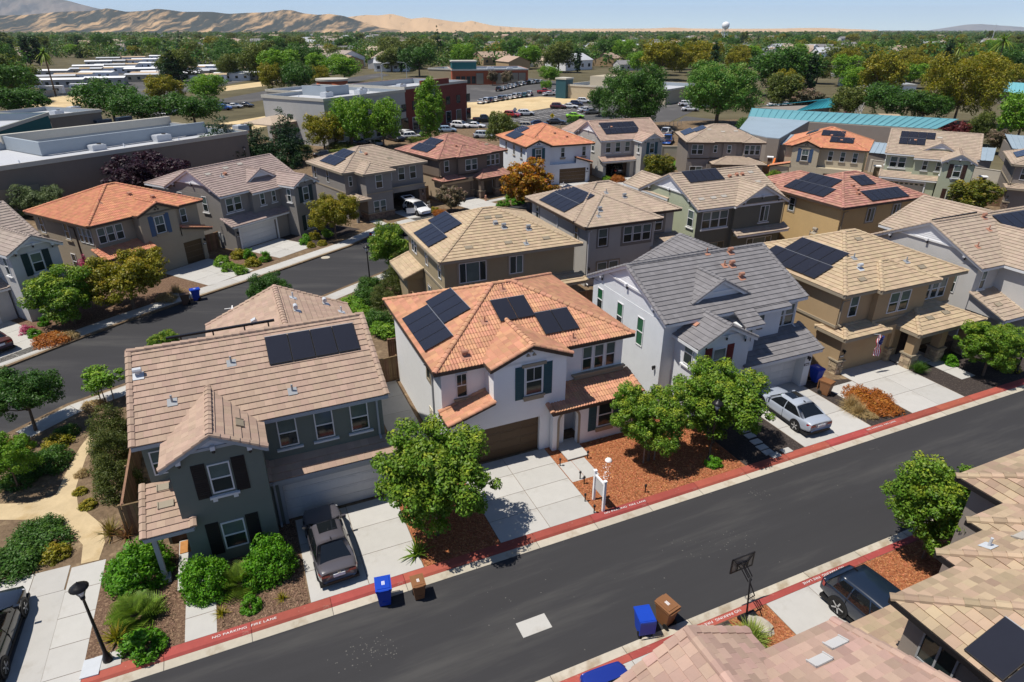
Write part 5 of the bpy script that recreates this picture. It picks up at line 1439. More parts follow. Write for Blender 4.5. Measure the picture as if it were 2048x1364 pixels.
# foot of the frame: houses on the south side, facing the street
FS = Frame(203.7)
h = House('house', 'beige tiled hip roofed house at the lower right corner with stepped corners and black gutters', FS, (-35.0, -8.06), 19.2, 'taupe', 'blend_tile', 'black_metal', indiv=290, capind=110, group=ROW4, wall2='taupe_light')
for k, (xa, ya, yb) in enumerate((('19.12', 0.0, 11.0), ('16.14', -0.69, 7.5), ('13.75', -1.28, 6.5), ('11.71', -3.03, 4.0))):
    xa = float(xa)
    h.hip('HABCD'[k + 1], xa - 12.4 if k else xa - 16.0, xa, ya, yb if k else 11.0, ze=5.62 + 0.004 * k, p=0.40)
    h.box(xa - 12.0 if k else xa - 15.6, xa - 0.45, ya + 0.45, (yb if k else 11.0) - 0.4, 0, 5.43 - 0.002 * k)
h.shed('S', 15.8, 20.6, -1.25, 1.0, 2.75, 3.55, fill=None); h.box(15.9, 20.2, -0.85, 0.6, 0, 2.6)
h.win('R', 1.5, 18.67, 4.6, 1.05, 1.2, style='sl', fm='metal_grey', top='pane'); h.spout('R', 3.4, 18.67, 1.0, 5.0)
h.solar('AR', 2.12, 0.15, 4, 1, pw=1.02, ph=1.55)
for px_ in ((2045, 1075),): h.vent('BF', *h.px(h.pl['BF'], *px_), 'flush', 'taupe_light')
h.vent('BF', *h.px(h.pl['BF'], 1978, 1095), 'pipe', 'galv')
h.done()
p1 = FN.l(at(1668, 1240, 5.7)); p2 = FN.l(at(1480, 1310, 5.7)); pk = FN.l(at(1400, 1293, 6.7)); pr = FN.l(at(1532, 1299, 5.7))
h = House('house', 'pink brown tiled roof cropped by the bottom edge with a small front gable', FS, (-p1[0], -p1[1]), 14.0, 'taupe', 'pink_tile', 'black_metal', indiv=260, capind=70, group=ROW4)
gxc = p1[0] - pk[0]; gh = abs(pr[0] - pk[0])
h.gable('M', 0, 14.0, 0, 10.5, ze=5.58, p=0.40); h.box(0.45, 13.5, 0.45, 10.0, 0, 5.4)
gy = p1[1] - pr[1]
h.gable('K', gxc - gh, gxc + gh, min(gy, -0.6) - 0.2, 5.0, ze=5.5, p=0.5, axis='y', ends=(1, 0), soffit=False); h.box(gxc - gh + 0.3, gxc + gh - 0.3, min(gy, -0.6) + 0.1, 0.5, 0, 5.4)
h.vent('MF', *h.px(h.pl['MF'], 1640, 1325), 'flush', 'pale_grey'); h.vent('MF', *h.px(h.pl['MF'], 1672, 1290), 'flush', 'pale_grey')
h.done()
# ------------------------------------------------------------------ foliage
def unit(a): return a / np.maximum(np.linalg.norm(a, axis=1, keepdims=True), 1e-6)
def leaves(rng, C, rad_, per, size, aspect=0.5, out=0.7, up=0.35, squash=0.85, tipamt=1.0, zlo=0, zhi=1):
    n = len(C) * per
    idx = np.repeat(np.arange(len(C)), per)
    d = unit(rng.normal(size=(n, 3)))
    r = rad_[idx] * (0.35 + 0.65 * np.sqrt(rng.random(n)))
    p = C[idx] + d * r[:, None] * np.array([1, 1, squash])
    nr = unit(d * out + np.array([0, 0, up]) + rng.normal(size=(n, 3)) * 0.42)
    t = unit(np.cross(nr, rng.normal(size=(n, 3))))
    s = np.cross(nr, t)
    L = size * (0.65 + 0.7 * rng.random(n))[:, None]
    V = np.stack([p - t * L * 0.5, p + s * L * aspect * 0.5, p + t * L * 0.5, p - s * L * aspect * 0.5], 1)
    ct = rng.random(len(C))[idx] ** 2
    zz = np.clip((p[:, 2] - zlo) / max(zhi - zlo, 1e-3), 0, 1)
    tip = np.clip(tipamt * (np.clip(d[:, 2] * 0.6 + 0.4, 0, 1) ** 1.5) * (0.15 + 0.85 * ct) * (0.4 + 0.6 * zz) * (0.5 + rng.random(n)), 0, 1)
    return V, tip
def limb(p0, p1, r0, r1, n=6):
    p0, p1 = Vector(p0), Vector(p1)
    d = (p1 - p0).normalized(); a = d.orthogonal().normalized(); b = d.cross(a)
    A = [p0 + a * r0 * math.cos(2 * math.pi * i / n) + b * r0 * math.sin(2 * math.pi * i / n) for i in range(n)]
    B = [p1 + a * r1 * math.cos(2 * math.pi * i / n) + b * r1 * math.sin(2 * math.pi * i / n) for i in range(n)]
    return [[A[i], A[(i + 1) % n], B[(i + 1) % n], B[i]] for i in range(n)]
def lobes(rng, kind, Wd, H, z0):
    """centres and radii of the lobes of a crown Wd wide from z0 to H"""
    cz, hz, a = (z0 + H) / 2, (H - z0) / 2, Wd / 2
    out = []
    if kind == 'cone':
        n = 9
        for i in range(n):
            f = i / (n - 1); r = a * (1 - f) * 0.85 + 0.08 * a
            m = max(1, int(5 * (1 - f)) + 1)
            for k in range(m):
                th = 2 * math.pi * (k + rng.random()) / m
                out.append((math.cos(th) * r * 0.6, math.sin(th) * r * 0.6, z0 + (H - z0) * (f * 0.93 + 0.04), r * 0.55 + 0.12 * a))
    elif kind == 'column':
        n = 8
        for i in range(n):
            f = (i + 0.5) / n; r = a * math.sin(math.pi * (0.12 + 0.80 * f)) ** 0.6
            for k in range(3):
                th = 2 * math.pi * (k / 3 + rng.random() * 0.3)
                out.append((math.cos(th) * r * 0.45, math.sin(th) * r * 0.45, z0 + (H - z0) * f, r * 0.62))
    else:
        n = {'round': 11, 'broad': 13, 'upright': 12, 'ragged': 10}[kind]
        for i in range(n):
            th = 2 * math.pi * (i * 0.618 + rng.random() * 0.1)
            f = (i + 0.5) / n
            zz = -0.75 + 1.45 * f if kind != 'broad' else -0.6 + 1.2 * f
            rr = math.sqrt(max(0.05, 1 - zz * zz)) * (0.55 + 0.25 * rng.random())
            s = (0.34 + 0.14 * rng.random())
            if kind == 'ragged': s *= 0.85; rr *= 1.12
            out.append((math.cos(th) * rr * a * 0.85, math.sin(th) * rr * a * 0.85, cz + zz * hz * 0.78, s * min(a, hz * 1.2)))
        out.append((0, 0, cz, 0.6 * min(a, hz)))
    return np.array(out)
TREES = {}
def tree_mesh(key, kind, leafm, Wd, H, z0, nclump, per, size, seed, crad=0.42, bark='bark', tipamt=1.0, aspect=0.5, near=False, trunk_r=0.12, out=0.7, up=0.35):
    rng = np.random.default_rng(seed)
    lb = lobes(rng, kind, Wd, H, z0)
    w = lb[:, 3] ** 2
    li = rng.choice(len(lb), nclump * 2, p=w / w.sum())
    d = unit(rng.normal(size=(len(li), 3)) + np.array([0, 0, 0.25]))
    C = lb[li, :3] + d * lb[li, 3:4] * rng.uniform(0.55, 1.0, (len(li), 1))
    dist = np.linalg.norm(C[:, None, :] - lb[None, :, :3], axis=2) / lb[None, :, 3]
    C = C[dist.min(1) > 0.5][:nclump]
    C[:, 2] = np.maximum(C[:, 2], z0 * 0.8)
    rr = crad * rng.uniform(0.7, 1.25, len(C))
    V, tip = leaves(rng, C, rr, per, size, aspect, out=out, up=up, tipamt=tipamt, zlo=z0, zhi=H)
    Q = []
    top = Vector((rng.normal() * 0.1, rng.normal() * 0.1, z0 + (H - z0) * 0.3))
    Q += limb((0, 0, -0.1), (top * 0.5), trunk_r, trunk_r * 0.75) + limb(top * 0.5, top, trunk_r * 0.75, trunk_r * 0.55)
    for l in lb[:10]:
        m = (top * 0.6 + Vector(l[:3]) * 0.4) - Vector((0, 0, 0.1 * H))
        if m.z < 0.15 * H: m.z = 0.15 * H
        Q += limb(top * 0.75, m, trunk_r * 0.45, trunk_r * 0.32, 5) + limb(m, l[:3], trunk_r * 0.32, trunk_r * 0.1, 5)
    Q = np.array([[tuple(p) for p in q] for q in Q])
    if near:
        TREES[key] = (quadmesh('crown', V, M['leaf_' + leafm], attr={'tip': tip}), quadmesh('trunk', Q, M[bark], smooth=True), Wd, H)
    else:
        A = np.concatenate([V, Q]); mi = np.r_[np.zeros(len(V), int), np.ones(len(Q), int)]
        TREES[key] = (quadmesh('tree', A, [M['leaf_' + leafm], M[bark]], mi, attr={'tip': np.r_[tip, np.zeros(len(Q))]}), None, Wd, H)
def topz(p, v):
    k = (CY - v) / FPX
    return p.y * (k * _ca - _sa) / (_ca + k * _sa) + CAM_H
def fwd(p, z=0): return p.y * _ca - (z - CAM_H) * _sa
def plant(key, p, W_, H_, label, cat='tree', group=None, name='tree', rz=None):
    c, t, w, hh = TREES[key]
    rz = R.uniform(0, 6.28) if rz is None else rz
    sc = (W_ / w, W_ / w * R.uniform(0.92, 1.08), H_ / hh)
    if t is not None:
        r = thing(name, label, cat, p, rz, group); r.scale = sc
        put('crown' if name == 'tree' else 'foliage', c, r); put('trunk' if name == 'tree' else 'stem', t, r)
    else:
        r = put(name, c, None, p, (0, 0, rz)); r.scale = sc
        tag(r, label, cat, group)
    return r
def plant_px(key, u, vb, vt, wpx, label, z=0.1, **k):
    p = at(u, vb, z)
    H_ = max(0.8, topz(p, vt) - z)
    W_ = wpx / FPX * fwd(p, H_ * 0.6)
    return plant(key, p, W_, H_, label, **k)
# prototypes
tree_mesh('street', 'upright', 'street', 5.0, 5.6, 0.9, 260, 150, 0.135, 3, crad=0.36, near=True, aspect=0.55, trunk_r=0.10)
tree_mesh('street2', 'upright', 'street', 5.0, 5.6, 1.3, 260, 150, 0.135, 14, crad=0.36, near=True, aspect=0.55, trunk_r=0.10)
tree_mesh('dark_near', 'broad', 'deep', 5.0, 4.4, 1.2, 190, 120, 0.14, 5, crad=0.38, near=True, trunk_r=0.11, tipamt=0.5)
tree_mesh('sapling', 'ragged', 'bright', 2.0, 3.0, 1.1, 60, 60, 0.16, 6, crad=0.26, near=True, trunk_r=0.035)
tree_mesh('open_green', 'broad', 'bright', 4.6, 4.0, 1.0, 150, 120, 0.14, 7, crad=0.36, near=True, trunk_r=0.09)
tree_mesh('gold_near', 'broad', 'gold', 6.0, 4.6, 0.9, 210, 120, 0.17, 8, crad=0.45, near=True)
tree_mesh('green_near', 'round', 'street', 4.6, 4.8, 0.8, 190, 120, 0.17, 9, crad=0.42, near=True)
tree_mesh('autumn', 'round', 'autumn', 6.5, 6.0, 0.8, 190, 60, 0.30, 10, crad=0.5, near=True)
tree_mesh('autumn_green', 'round', 'autumn_green', 6.0, 5.4, 0.9, 190, 60, 0.30, 21, crad=0.5, near=True)
tree_mesh('pink', 'round', 'pinkish', 4.0, 3.6, 0.8, 120, 60, 0.26, 11, crad=0.36, near=True)
tree_mesh('plum', 'broad', 'plum', 11.0, 7.2, 0.8, 260, 70, 0.36, 12, crad=0.7, near=True)
tree_mesh('willow', 'round', 'grey_green', 7.0, 6.0, 0.4, 200, 80, 0.34, 13, crad=0.6, near=True, aspect=0.25)
tree_mesh('oak', 'broad', 'deep', 12.0, 10.0, 1.8, 212, 44, 0.51, 31, crad=1.1, trunk_r=0.3)
tree_mesh('oak2', 'round', 'olive', 11.0, 10.0, 1.6, 212, 44, 0.49, 32, crad=1.05, trunk_r=0.28)
tree_mesh('ash', 'round', 'bright', 10.0, 10.5, 1.8, 212, 47, 0.45, 33, crad=0.95, trunk_r=0.25)
tree_mesh('gold', 'broad', 'gold', 12.0, 11.5, 1.8, 237, 44, 0.50, 34, crad=1.05, trunk_r=0.28)
tree_mesh('biggold', 'broad', 'gold', 22.0, 20.0, 2.0, 420, 80, 0.5, 44, crad=1.5, trunk_r=0.4)
tree_mesh('conifer', 'cone', 'conifer', 6.0, 14.0, 0.8, 190, 26, 0.62, 35, crad=0.62, trunk_r=0.22, aspect=0.3, up=0.1)
tree_mesh('cypress', 'column', 'conifer', 3.0, 11.0, 0.3, 120, 26, 0.5, 36, crad=0.5, trunk_r=0.15)
tree_mesh('poplar', 'broad', 'poplar', 17.0, 16.0, 0.8, 420, 90, 0.42, 37, crad=1.25, trunk_r=0.5)
tree_mesh('camphor', 'upright', 'deep', 17.0, 15.5, 0.6, 420, 90, 0.42, 38, crad=1.35, trunk_r=0.5, tipamt=1.4)
tree_mesh('pear', 'column', 'bright', 6.0, 11.0, 1.0, 200, 60, 0.36, 39, crad=0.8, trunk_r=0.15)
tree_mesh('redwood', 'cone', 'conifer', 7.5, 10.0, 0.5, 260, 30, 0.5, 40, crad=0.62, aspect=0.28, trunk_r=0.2, tipamt=0.8)
tree_mesh('eucalypt', 'ragged', 'olive', 9.0, 14.0, 3.0, 150, 26, 0.7, 41, crad=1.0, trunk_r=0.25)
tree_mesh('wine', 'round', 'wine', 4.5, 3.6, 0.3, 90, 40, 0.36, 42, crad=0.5)
tree_mesh('crape', 'round', 'pinkish', 5.0, 4.5, 0.8, 100, 40, 0.4, 43, crad=0.55)
# the ones next to the camera
NEAR = 'street trees along the near street'
plant('street', FN.w(5.9, 21.95, Z0), 5.7, 5.9, 'leafy green tree between the driveways of the sage and the white house', group=NEAR)
plant('street2', FN.w(18.0, 22.75, Z0), 4.0, 4.6, 'staked green tree in red mulch by the arched entry of the white house', group=NEAR, rz=1.0)
plant('street', FN.w(22.3, 22.7, Z0), 5.6, 5.0, 'broad green tree around a lamp post, left of the silver sedan', group=NEAR, rz=2.4)
plant_px('street2', 1846, 1118, 922, 222, 'green tree over red mulch beside the beige stepped roof', group=NEAR, rz=4.0)
plant_px('street', 1965, 752, 640, 140, 'small green tree in dark mulch at the right end of the street', group=NEAR, rz=5.0)
plant_px('dark_near', 72, 862, 738, 165, 'dark olive green tree on the verge at the left edge of the photo')
plant_px('sapling', 212, 806, 735, 78, 'slim yellow green sapling held by two stakes on the verge')
plant_px('open_green', 38, 978, 872, 130, 'open crowned green tree beside the tan garden path')
plant_px('green_near', 150, 648, 535, 130, 'dark green bushy tree in front of the pale grey left house')
plant_px('gold_near', 268, 618, 502, 185, 'broad yellow green tree in front of the beige orange roofed house')
plant_px('green_near', 338, 720, 664, 60, 'treetop showing above the ridge of the brown tiled roof')
plant_px('dark_near', 545, 632, 545, 95, 'dark treetop at the street edge behind the brown hip roof')
plant_px('green_near', 786, 545, 450, 90, 'green tree by the lamp post left of the khaki house')
plant_px('gold_near', 672, 478, 384, 118, 'golden green tree in front of the grey taupe house')
plant_px('pink', 903, 425, 370, 66, 'small pinkish flowering tree before the brown house')
plant_px('autumn', 1062, 418, 318, 118, 'orange autumn leaved tree before the white orange roofed house')
plant_px('autumn_green', 1315, 362, 308, 72, 'yellow green tree beside the open garage of the taupe house')
plant_px('autumn_green', 1937, 425, 358, 106, 'yellow and green tree before the pale green house')
plant_px('plum', 312, 405, 304, 195, 'wide dark purple plum tree before the long grey shop wall')
plant_px('willow', 85, 432, 366, 104, 'feathery grey green tree behind the orange tiled roof')
plant_px('green_near', 1540, 392, 340, 34, 'small dark green tree in the gap beside the cream house')
# around the shops and the school
for (k, u, vb, vt, w, lab) in (
    ('redwood', 455, 338, 232, 120, 'dark feathery conifer at the end of the long grey shop roof'),
    ('redwood', 520, 330, 245, 90, 'smaller conifer between the shop and the grey gable'),
    ('redwood', 580, 330, 215, 100, 'tall dark conifer left of the gold tree by the grey block'),
    ('gold', 650, 302, 222, 86, 'yellow green tree before the grey shop corner'),
    ('ash', 705, 298, 190, 92, 'green tree against the grey shop front, left of a pair'),
    ('ash', 768, 296, 193, 84, 'green tree against the grey shop front, right of a pair'),
    ('pear', 862, 278, 160, 56, 'bright yellow green tree before the red brick front'),
    ('oak', 232, 248, 156, 130, 'large green tree behind the teal shop'),
    ('oak', 290, 256, 182, 120, 'dark green tree beside the teal shop'),
    ('gold', 335, 214, 146, 78, 'round golden tree near the mobile homes'),
    ('ash', 417, 208, 146, 84, 'round bright green tree by the wide road'),
    ('oak', 392, 254, 184, 120, 'dark green tree behind the long grey shop roof'),
    ('conifer', 347, 166, 80, 50, 'tall dark conifer above the mobile homes'),
    ('conifer', 877, 122, 50, 24, 'slender tall conifer on the skyline'),
    ('gold', 548, 190, 122, 54, 'golden tree beyond the dry verge'),
    ('oak', 602, 190, 122, 76, 'green tree beyond the red tower'),
    ('gold', 640, 180, 128, 50, 'golden tree behind the red tower'),
    ('ash', 690, 165, 110, 80, 'green tree behind the white roofed shop'),
    ('camphor', 1262, 258, 122, 146, 'huge dense dark green tree between the parking and the taupe house'),
    ('poplar', 1432, 250, 106, 152, 'huge pale green tree beside the parking exit'),
    ('oak', 1198, 232, 172, 56, 'dark green tree left of the huge dense tree'),
    ('gold', 1322, 160, 74, 96, 'tall golden tree behind the huge dense tree'),
    ('gold', 1390, 150, 78, 80, 'second golden tree behind the pale green tree'),
    ('biggold', 1905, 250, 92, 170, 'very large olive gold tree behind the teal school roof'),
    ('oak', 1770, 244, 165, 110, 'dark green spreading tree above the teal school roof'),
    ('oak', 1840, 250, 180, 100, 'dark green tree right of the spreading tree'),
    ('ash', 2030, 290, 180, 110, 'bright green tree at the right edge beyond the school'),
    ('oak2', 1690, 240, 168, 76, 'olive green tree left of the school roof end'),
    ('oak2', 1560, 222, 140, 86, 'olive green tree behind the teal roof, left'),
    ('crape', 1612, 226, 176, 62, 'pinkish green tree by the dark teal canopy'),
    ('oak2', 1005, 296, 218, 74, 'olive tree among the cars behind the white house'),
    ('wine', 1676, 262, 222, 42, 'dark red shrub before the teal roofed school'),
    ('wine', 1900, 292, 240, 60, 'reddish brown shrub right of the pale bare tree'),
    ('oak2', 1950, 290, 218, 56, 'grey olive tree at the end of the teal roof'),
    ('crape', 1985, 306, 258, 52, 'flowering shrub beside the pale green house'),
    ('oak', 1495, 278, 236, 56, 'low dark tree over the grey flat roof'),
    ('crape', 985, 170, 140, 26, 'small pink flowering tree before the red shop, left'),
    ('crape', 1015, 172, 140, 26, 'small pink flowering tree before the red shop, right'),
    ('ash', 1100, 168, 130, 44, 'round light green tree right of the red shop'),
    ('ash', 1092, 182, 160, 26, 'small round tree on a parking island'),
    ('crape', 1140, 192, 166, 30, 'pink flowering tree before the pale drugstore'),
    ('crape', 1188, 198, 172, 30, 'dark pink flowering tree at the drugstore corner'),
    ('oak', 40, 245, 168, 130, 'grey green tree at the left edge behind the teal shop'),
    ('oak', 15, 205, 120, 130, 'dark tree mass at the left edge by the mobile homes'),
    ('cypress', 62, 130, 68, 26, 'dark column tree on the left skyline'),
    ('cypress', 80, 130, 70, 24, 'dark column tree beside its twin on the left skyline'),
    ('cypress', 1040, 112, 82, 14, 'dark cypress, left of a pair beyond the shops'),
    ('cypress', 1052, 112, 84, 14, 'dark cypress, right of a pair beyond the shops')):
    plant_px(k, u, vb, vt, w, lab)
def oak_shrub(u, v, w, h_, key, lab, grp=None): plant(key, at(u, v, 0.1), w, h_, lab, cat='shrub', group=grp, name='shrub')
oak_shrub(1145, 255, 3.2, 2.6, 'oak', 'rounded shrub by the mesh fence of the parking lot')
oak_shrub(480, 280, 2.8, 2.0, 'oak2', 'low shrub in the lot beside the grey canopy')
for k, (u, v, w) in enumerate(((520, 308, 6), (600, 304, 5), (685, 300, 7), (690, 312, 7), (840, 288, 6))): oak_shrub(u, v, w, 1.5, 'oak2', 'hedge clump along the edge of the shop parking', 'hedge clumps behind the taupe and brown houses')
# palms
def palm(p, H_, W_, lab, thatch=True):
    t = thing('palm_tree', lab, 'palm', p)
    b = MB(); pts = [(0, 0, 0), (0.1, 0, H_ * 0.5), (0.0, 0.1, H_ * 0.86)]
    b.tube(pts[0], pts[1], 0.28, 0.24, 8); b.tube(pts[1], pts[2], 0.24, 0.22, 8)
    b.build('trunk', M['bark'], t, smooth=True)
    rng = np.random.default_rng(int(abs(p.x) * 10) + 3); Q, tip = [], []
    for i in range(46):
        th = rng.random() * 6.28; el = rng.uniform(-0.9, 1.2); L_ = W_ / 2 * rng.uniform(0.75, 1.1)
        d = np.array([math.cos(th) * math.cos(el), math.sin(th) * math.cos(el), math.sin(el)]); q = np.array([0, 0.1, H_ * 0.88])
        for s in range(5):
            a, c = s / 5, (s + 1) / 5
            f = lambda x: q + d * L_ * x + np.array([0, 0, -1]) * L_ * 0.45 * x * x
            sd = np.array([-math.sin(th), math.cos(th), 0]) * 0.28 * (1 - abs(a - 0.4)); sd2 = np.array([-math.sin(th), math.cos(th), 0]) * 0.28 * (1 - abs(c - 0.4))
            Q.append([f(a) - sd, f(a) + sd, f(c) + sd2, f(c) - sd2]); tip.append(0.2 if el > 0 else (1.0 if thatch else 0.5))
    put('crown', quadmesh('crown', np.array(Q), M['leaf_palm'], attr={'tip': np.array(tip) * 0.8}), t)
for (u, vb, vt, wp, lab) in ((112, 192, 88, 40, 'tall fan palm beside the mobile homes'), (1905, 150, 82, 40, 'fan palm with pale skirt beyond the gold tree'), (1985, 160, 66, 60, 'shaggy fan palm near the right edge skyline'), (1850, 130, 76, 22, 'distant fan palm right of the power pylon'), (745, 130, 96, 20, 'small distant palm behind the street lamps'), (480, 140, 100, 18, 'palm among the distant mobile homes')):
    p = at(u, vb); palm(p, topz(p, vt + 4), wp / FPX * fwd(p), lab)
# bare pale birch by the school
p = at(1713, 272); bt = thing('tree', 'bare white barked tree with sparse leaves before the teal roof', 'tree', p)
b = MB(); rr = random.Random(4); Hh = topz(p, 200)
def branch(a, d, L_, r, n):
    e = a + d * L_; b.tube(a, e, r, r * 0.62, 6)
    if n == 0: return
    for i in range(3 if n > 1 else 2):
        nd = (d + Vector((rr.uniform(-0.7, 0.7), rr.uniform(-0.7, 0.7), rr.uniform(-0.1, 0.5)))).normalized()
        branch(e if i else a + d * L_ * 0.75, nd, L_ * rr.uniform(0.6, 0.8), r * 0.6, n - 1)
branch(Vector((0, 0, 0)), Vector((0.08, 0, 1)), Hh * 0.33, 0.2, 4)
b.build('trunk', M['pale_bark'], bt)
rng = np.random.default_rng(8); C = rng.normal(size=(26, 3)) * np.array([1.3, 1.3, 0.9]) + np.array([-1.2, 0, Hh * 0.42])
V, tip = leaves(rng, C, np.full(26, 0.6), 24, 0.3, 0.4); put('crown', quadmesh('crown', V, M['leaf_gold'], attr={'tip': tip}), bt)
# ------------------------------------------------------------------ shrubs, grasses and ground cover in the front gardens
def bush(key, leafm, W_, H_, n, per, size, crad, seed, aspect=0.5):
    rng = np.random.default_rng(seed)
    d = unit(rng.normal(size=(n, 3))); d[:, 2] = np.abs(d[:, 2])
    C = d * np.array([W_ / 2, W_ / 2, H_]) * rng.uniform(0.62, 0.9, (n, 1)) * (1 + 0.12 * np.sin(d[:, :1] * 5 + seed))
    C[:, 2] = np.maximum(C[:, 2], 0.08)
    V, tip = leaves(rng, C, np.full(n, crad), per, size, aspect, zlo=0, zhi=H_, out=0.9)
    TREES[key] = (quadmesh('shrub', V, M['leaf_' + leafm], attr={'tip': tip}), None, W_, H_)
bush('box', 'boxwood', 2.4, 1.7, 190, 60, 0.115, 0.26, 51)
bush('small', 'boxwood', 1.2, 0.9, 60, 50, 0.11, 0.18, 52)
bush('yellowish', 'gold', 1.3, 0.8, 60, 44, 0.12, 0.2, 53)
bush('mound', 'bright', 1.6, 0.9, 70, 44, 0.13, 0.22, 54)
bush('rusty', 'rust', 1.6, 0.5, 90, 60, 0.075, 0.2, 55)
bush('deepmound', 'deep', 2.2, 0.8, 110, 60, 0.10, 0.26, 56)
bush('hedge', 'hedge', 2.6, 2.6, 200, 60, 0.13, 0.3, 57, 0.3)
bush('rosy', 'flower', 2.0, 1.6, 60, 40, 0.16, 0.3, 58)
bush('strawm', 'straw', 1.5, 0.6, 60, 44, 0.14, 0.2, 59, 0.2)
def blades(key, leafm, n, L_, w, spread, seed, droop=0.5, kind='shrub'):
    rng = np.random.default_rng(seed); Q, tip = [], []
    for i in range(n):
        th = rng.random() * 6.28; el = rng.uniform(spread, 1.45); l = L_ * rng.uniform(0.7, 1.1); o = rng.normal(size=3) * 0.06 * L_; o[2] = 0
        d = np.array([math.cos(th) * math.cos(el), math.sin(th) * math.cos(el), math.sin(el)]); sd = np.array([-math.sin(th), math.cos(th), 0]) * w
        f = lambda x: o + d * l * x + np.array([0, 0, -1]) * l * droop * x * x * math.cos(el)
        for s in range(3):
            a, c = s / 3, (s + 1) / 3
            Q.append([f(a) - sd * (1 - a) - sd * 0.1, f(a) + sd * (1 - a) + sd * 0.1, f(c) + sd * (1 - c) + sd * 0.1, f(c) - sd * (1 - c) - sd * 0.1]); tip.append(a * 0.9 * rng.random() + 0.1)
    TREES[key] = (quadmesh(kind, np.array(Q), M['leaf_' + leafm], attr={'tip': np.array(tip)}), None, L_ * 1.6, L_)
blades('flax', 'flax', 70, 1.3, 0.035, 0.35, 61); blades('bronze', 'bronze', 70, 1.1, 0.03, 0.1, 62, 0.2); blades('agave', 'palm', 60, 0.9, 0.04, 0.3, 63, 0.3)
blades('fountain', 'grass', 500, 1.2, 0.014, 0.5, 64, 0.9); blades('straw', 'straw', 420, 1.0, 0.012, 0.6, 65, 0.8); blades('yucca', 'gold', 60, 0.8, 0.035, 0.25, 66, 0.3)
blades('rosemary', 'deep', 300, 0.8, 0.014, 0.8, 67, 0.5)
def palmbush(key, seed, n=60, L_=1.6, leafm='palm'):
    rng = np.random.default_rng(seed); Q, tip = [], []
    for i in range(n):
        th = rng.random() * 6.28; el = rng.uniform(0.25, 1.35); l = L_ * rng.uniform(0.7, 1.1)
        d = np.array([math.cos(th) * math.cos(el), math.sin(th) * math.cos(el), math.sin(el)])
        f = lambda x: d * l * x + np.array([0, 0, -1]) * l * 0.5 * x * x
        side = np.array([-math.sin(th), math.cos(th), 0])
        for s in range(3, 13):
            x = s / 13; q = f(x); fl = 0.42 * L_ * math.sin(math.pi * min(1, x * 0.9 + 0.1)) * 0.7
            for sg in (-1, 1):
                e = q + side * sg * fl + d * fl * 0.7 + np.array([0, 0, -0.12 * fl]); w = np.array([d[0], d[1], 0.3]) * 0.034
                Q.append([q - w, q + w, e + w * 0.3, e - w * 0.3]); tip.append(0.5 * rng.random())
    TREES[key] = (quadmesh('shrub', np.array(Q), M['leaf_' + leafm], attr={'tip': np.array(tip)}), None, L_ * 1.9, L_)
palmbush('pygmy', 71)
def shrub(key, u, v, w, h_, lab, grp=None, z=Z0, name='shrub', cat='shrub'): return plant(key, at(u, v, z), w, h_, lab, cat=cat, group=grp, name=name)
shrub('box', 285, 1160, 2.7, 2.0, 'big rounded bright green bush left of the porch post')
shrub('box', 415, 1178, 2.2, 1.75, 'rounded bright green bush right of the porch steps')
shrub('box', 545, 1143, 2.5, 1.9, 'rounded bright green bush beside the sedan in the driveway')
shrub('pygmy', 272, 1235, 2.6, 1.7, 'spiky dwarf palm below the big round bush')
shrub('pygmy', 482, 1172, 2.4, 1.9, 'feathery dwarf palm between two round bushes')
shrub('agave', 305, 1232, 1.4, 0.9, 'spiky green plant right of the dwarf palm')
shrub('yucca', 235, 1278, 1.3, 0.8, 'yellow green spiky plant near the lamp post')
shrub('small', 292, 1300, 1.5, 0.95, 'rounded green shrub with pale flowers near the kerb')
shrub('small', 503, 1216, 0.9, 0.6, 'small bright shrub before the feathery palm'); shrub('yucca', 443, 1228, 0.7, 0.4, 'tiny yellow green plant in mulch by the front path'); shrub('yucca', 565, 1198, 0.6, 0.4, 'tiny yellow green plant in mulch near the driveway')
shrub('flax', 222, 1068, 1.6, 1.2, 'yellow green flax beside the garden path'); shrub('bronze', 255, 1072, 1.6, 1.0, 'bronze spiky flax left of the tiled porch')
shrub('agave', 835, 1108, 1.5, 0.8, 'spiky green plant under the tree between the driveways')
for k, (u, v, h_) in enumerate(((228, 880, 2.2), (232, 930, 2.4), (238, 985, 2.4))): shrub('hedge', u, v, 2.3, h_, ('olive clipped hedge along the side fence, upper stretch', 'olive clipped hedge along the side fence, middle stretch', 'olive clipped hedge along the side fence, lower stretch')[k])
shrub('deepmound', 75, 1095, 2.9, 0.7, 'dark green juniper carpet inside the curving path, right part'); shrub('deepmound', 25, 1130, 2.8, 0.7, 'dark green juniper carpet by the sidewalk at the left edge'); shrub('deepmound', 80, 1068, 2.0, 0.7, 'dark green juniper mound near the path bend')
shrub('yellowish', 112, 1112, 1.2, 0.6, 'yellow groundcover tuft on the path side of the juniper')
for k, (u, v, key, w, h_, lab) in enumerate(((100, 930, 'deepmound', 2.4, 0.9, 'dark shrub under the open tree by the path'), (40, 965, 'deepmound', 1.8, 0.6, 'dark shrub beside the path mouth'), (115, 890, 'yellowish', 1.6, 0.6, 'yellow flowered clump left of the path'), (30, 900, 'yellowish', 1.8, 0.6, 'olive clump below the dark left tree'), (190, 815, 'strawm', 1.6, 0.5, 'dry tuft by the sapling'), (135, 870, 'deepmound', 1.4, 0.6, 'small dark shrub at the top of the path'), (165, 950, 'strawm', 0.8, 0.3, 'dry grass tuft in the mulch right of the path'), (178, 1012, 'yellowish', 0.9, 0.35, 'small olive tuft right of the path'), (162, 985, 'yellowish', 0.7, 0.3, 'tiny olive tuft beside the path edge'))): shrub(key, u, v, w, h_, lab)
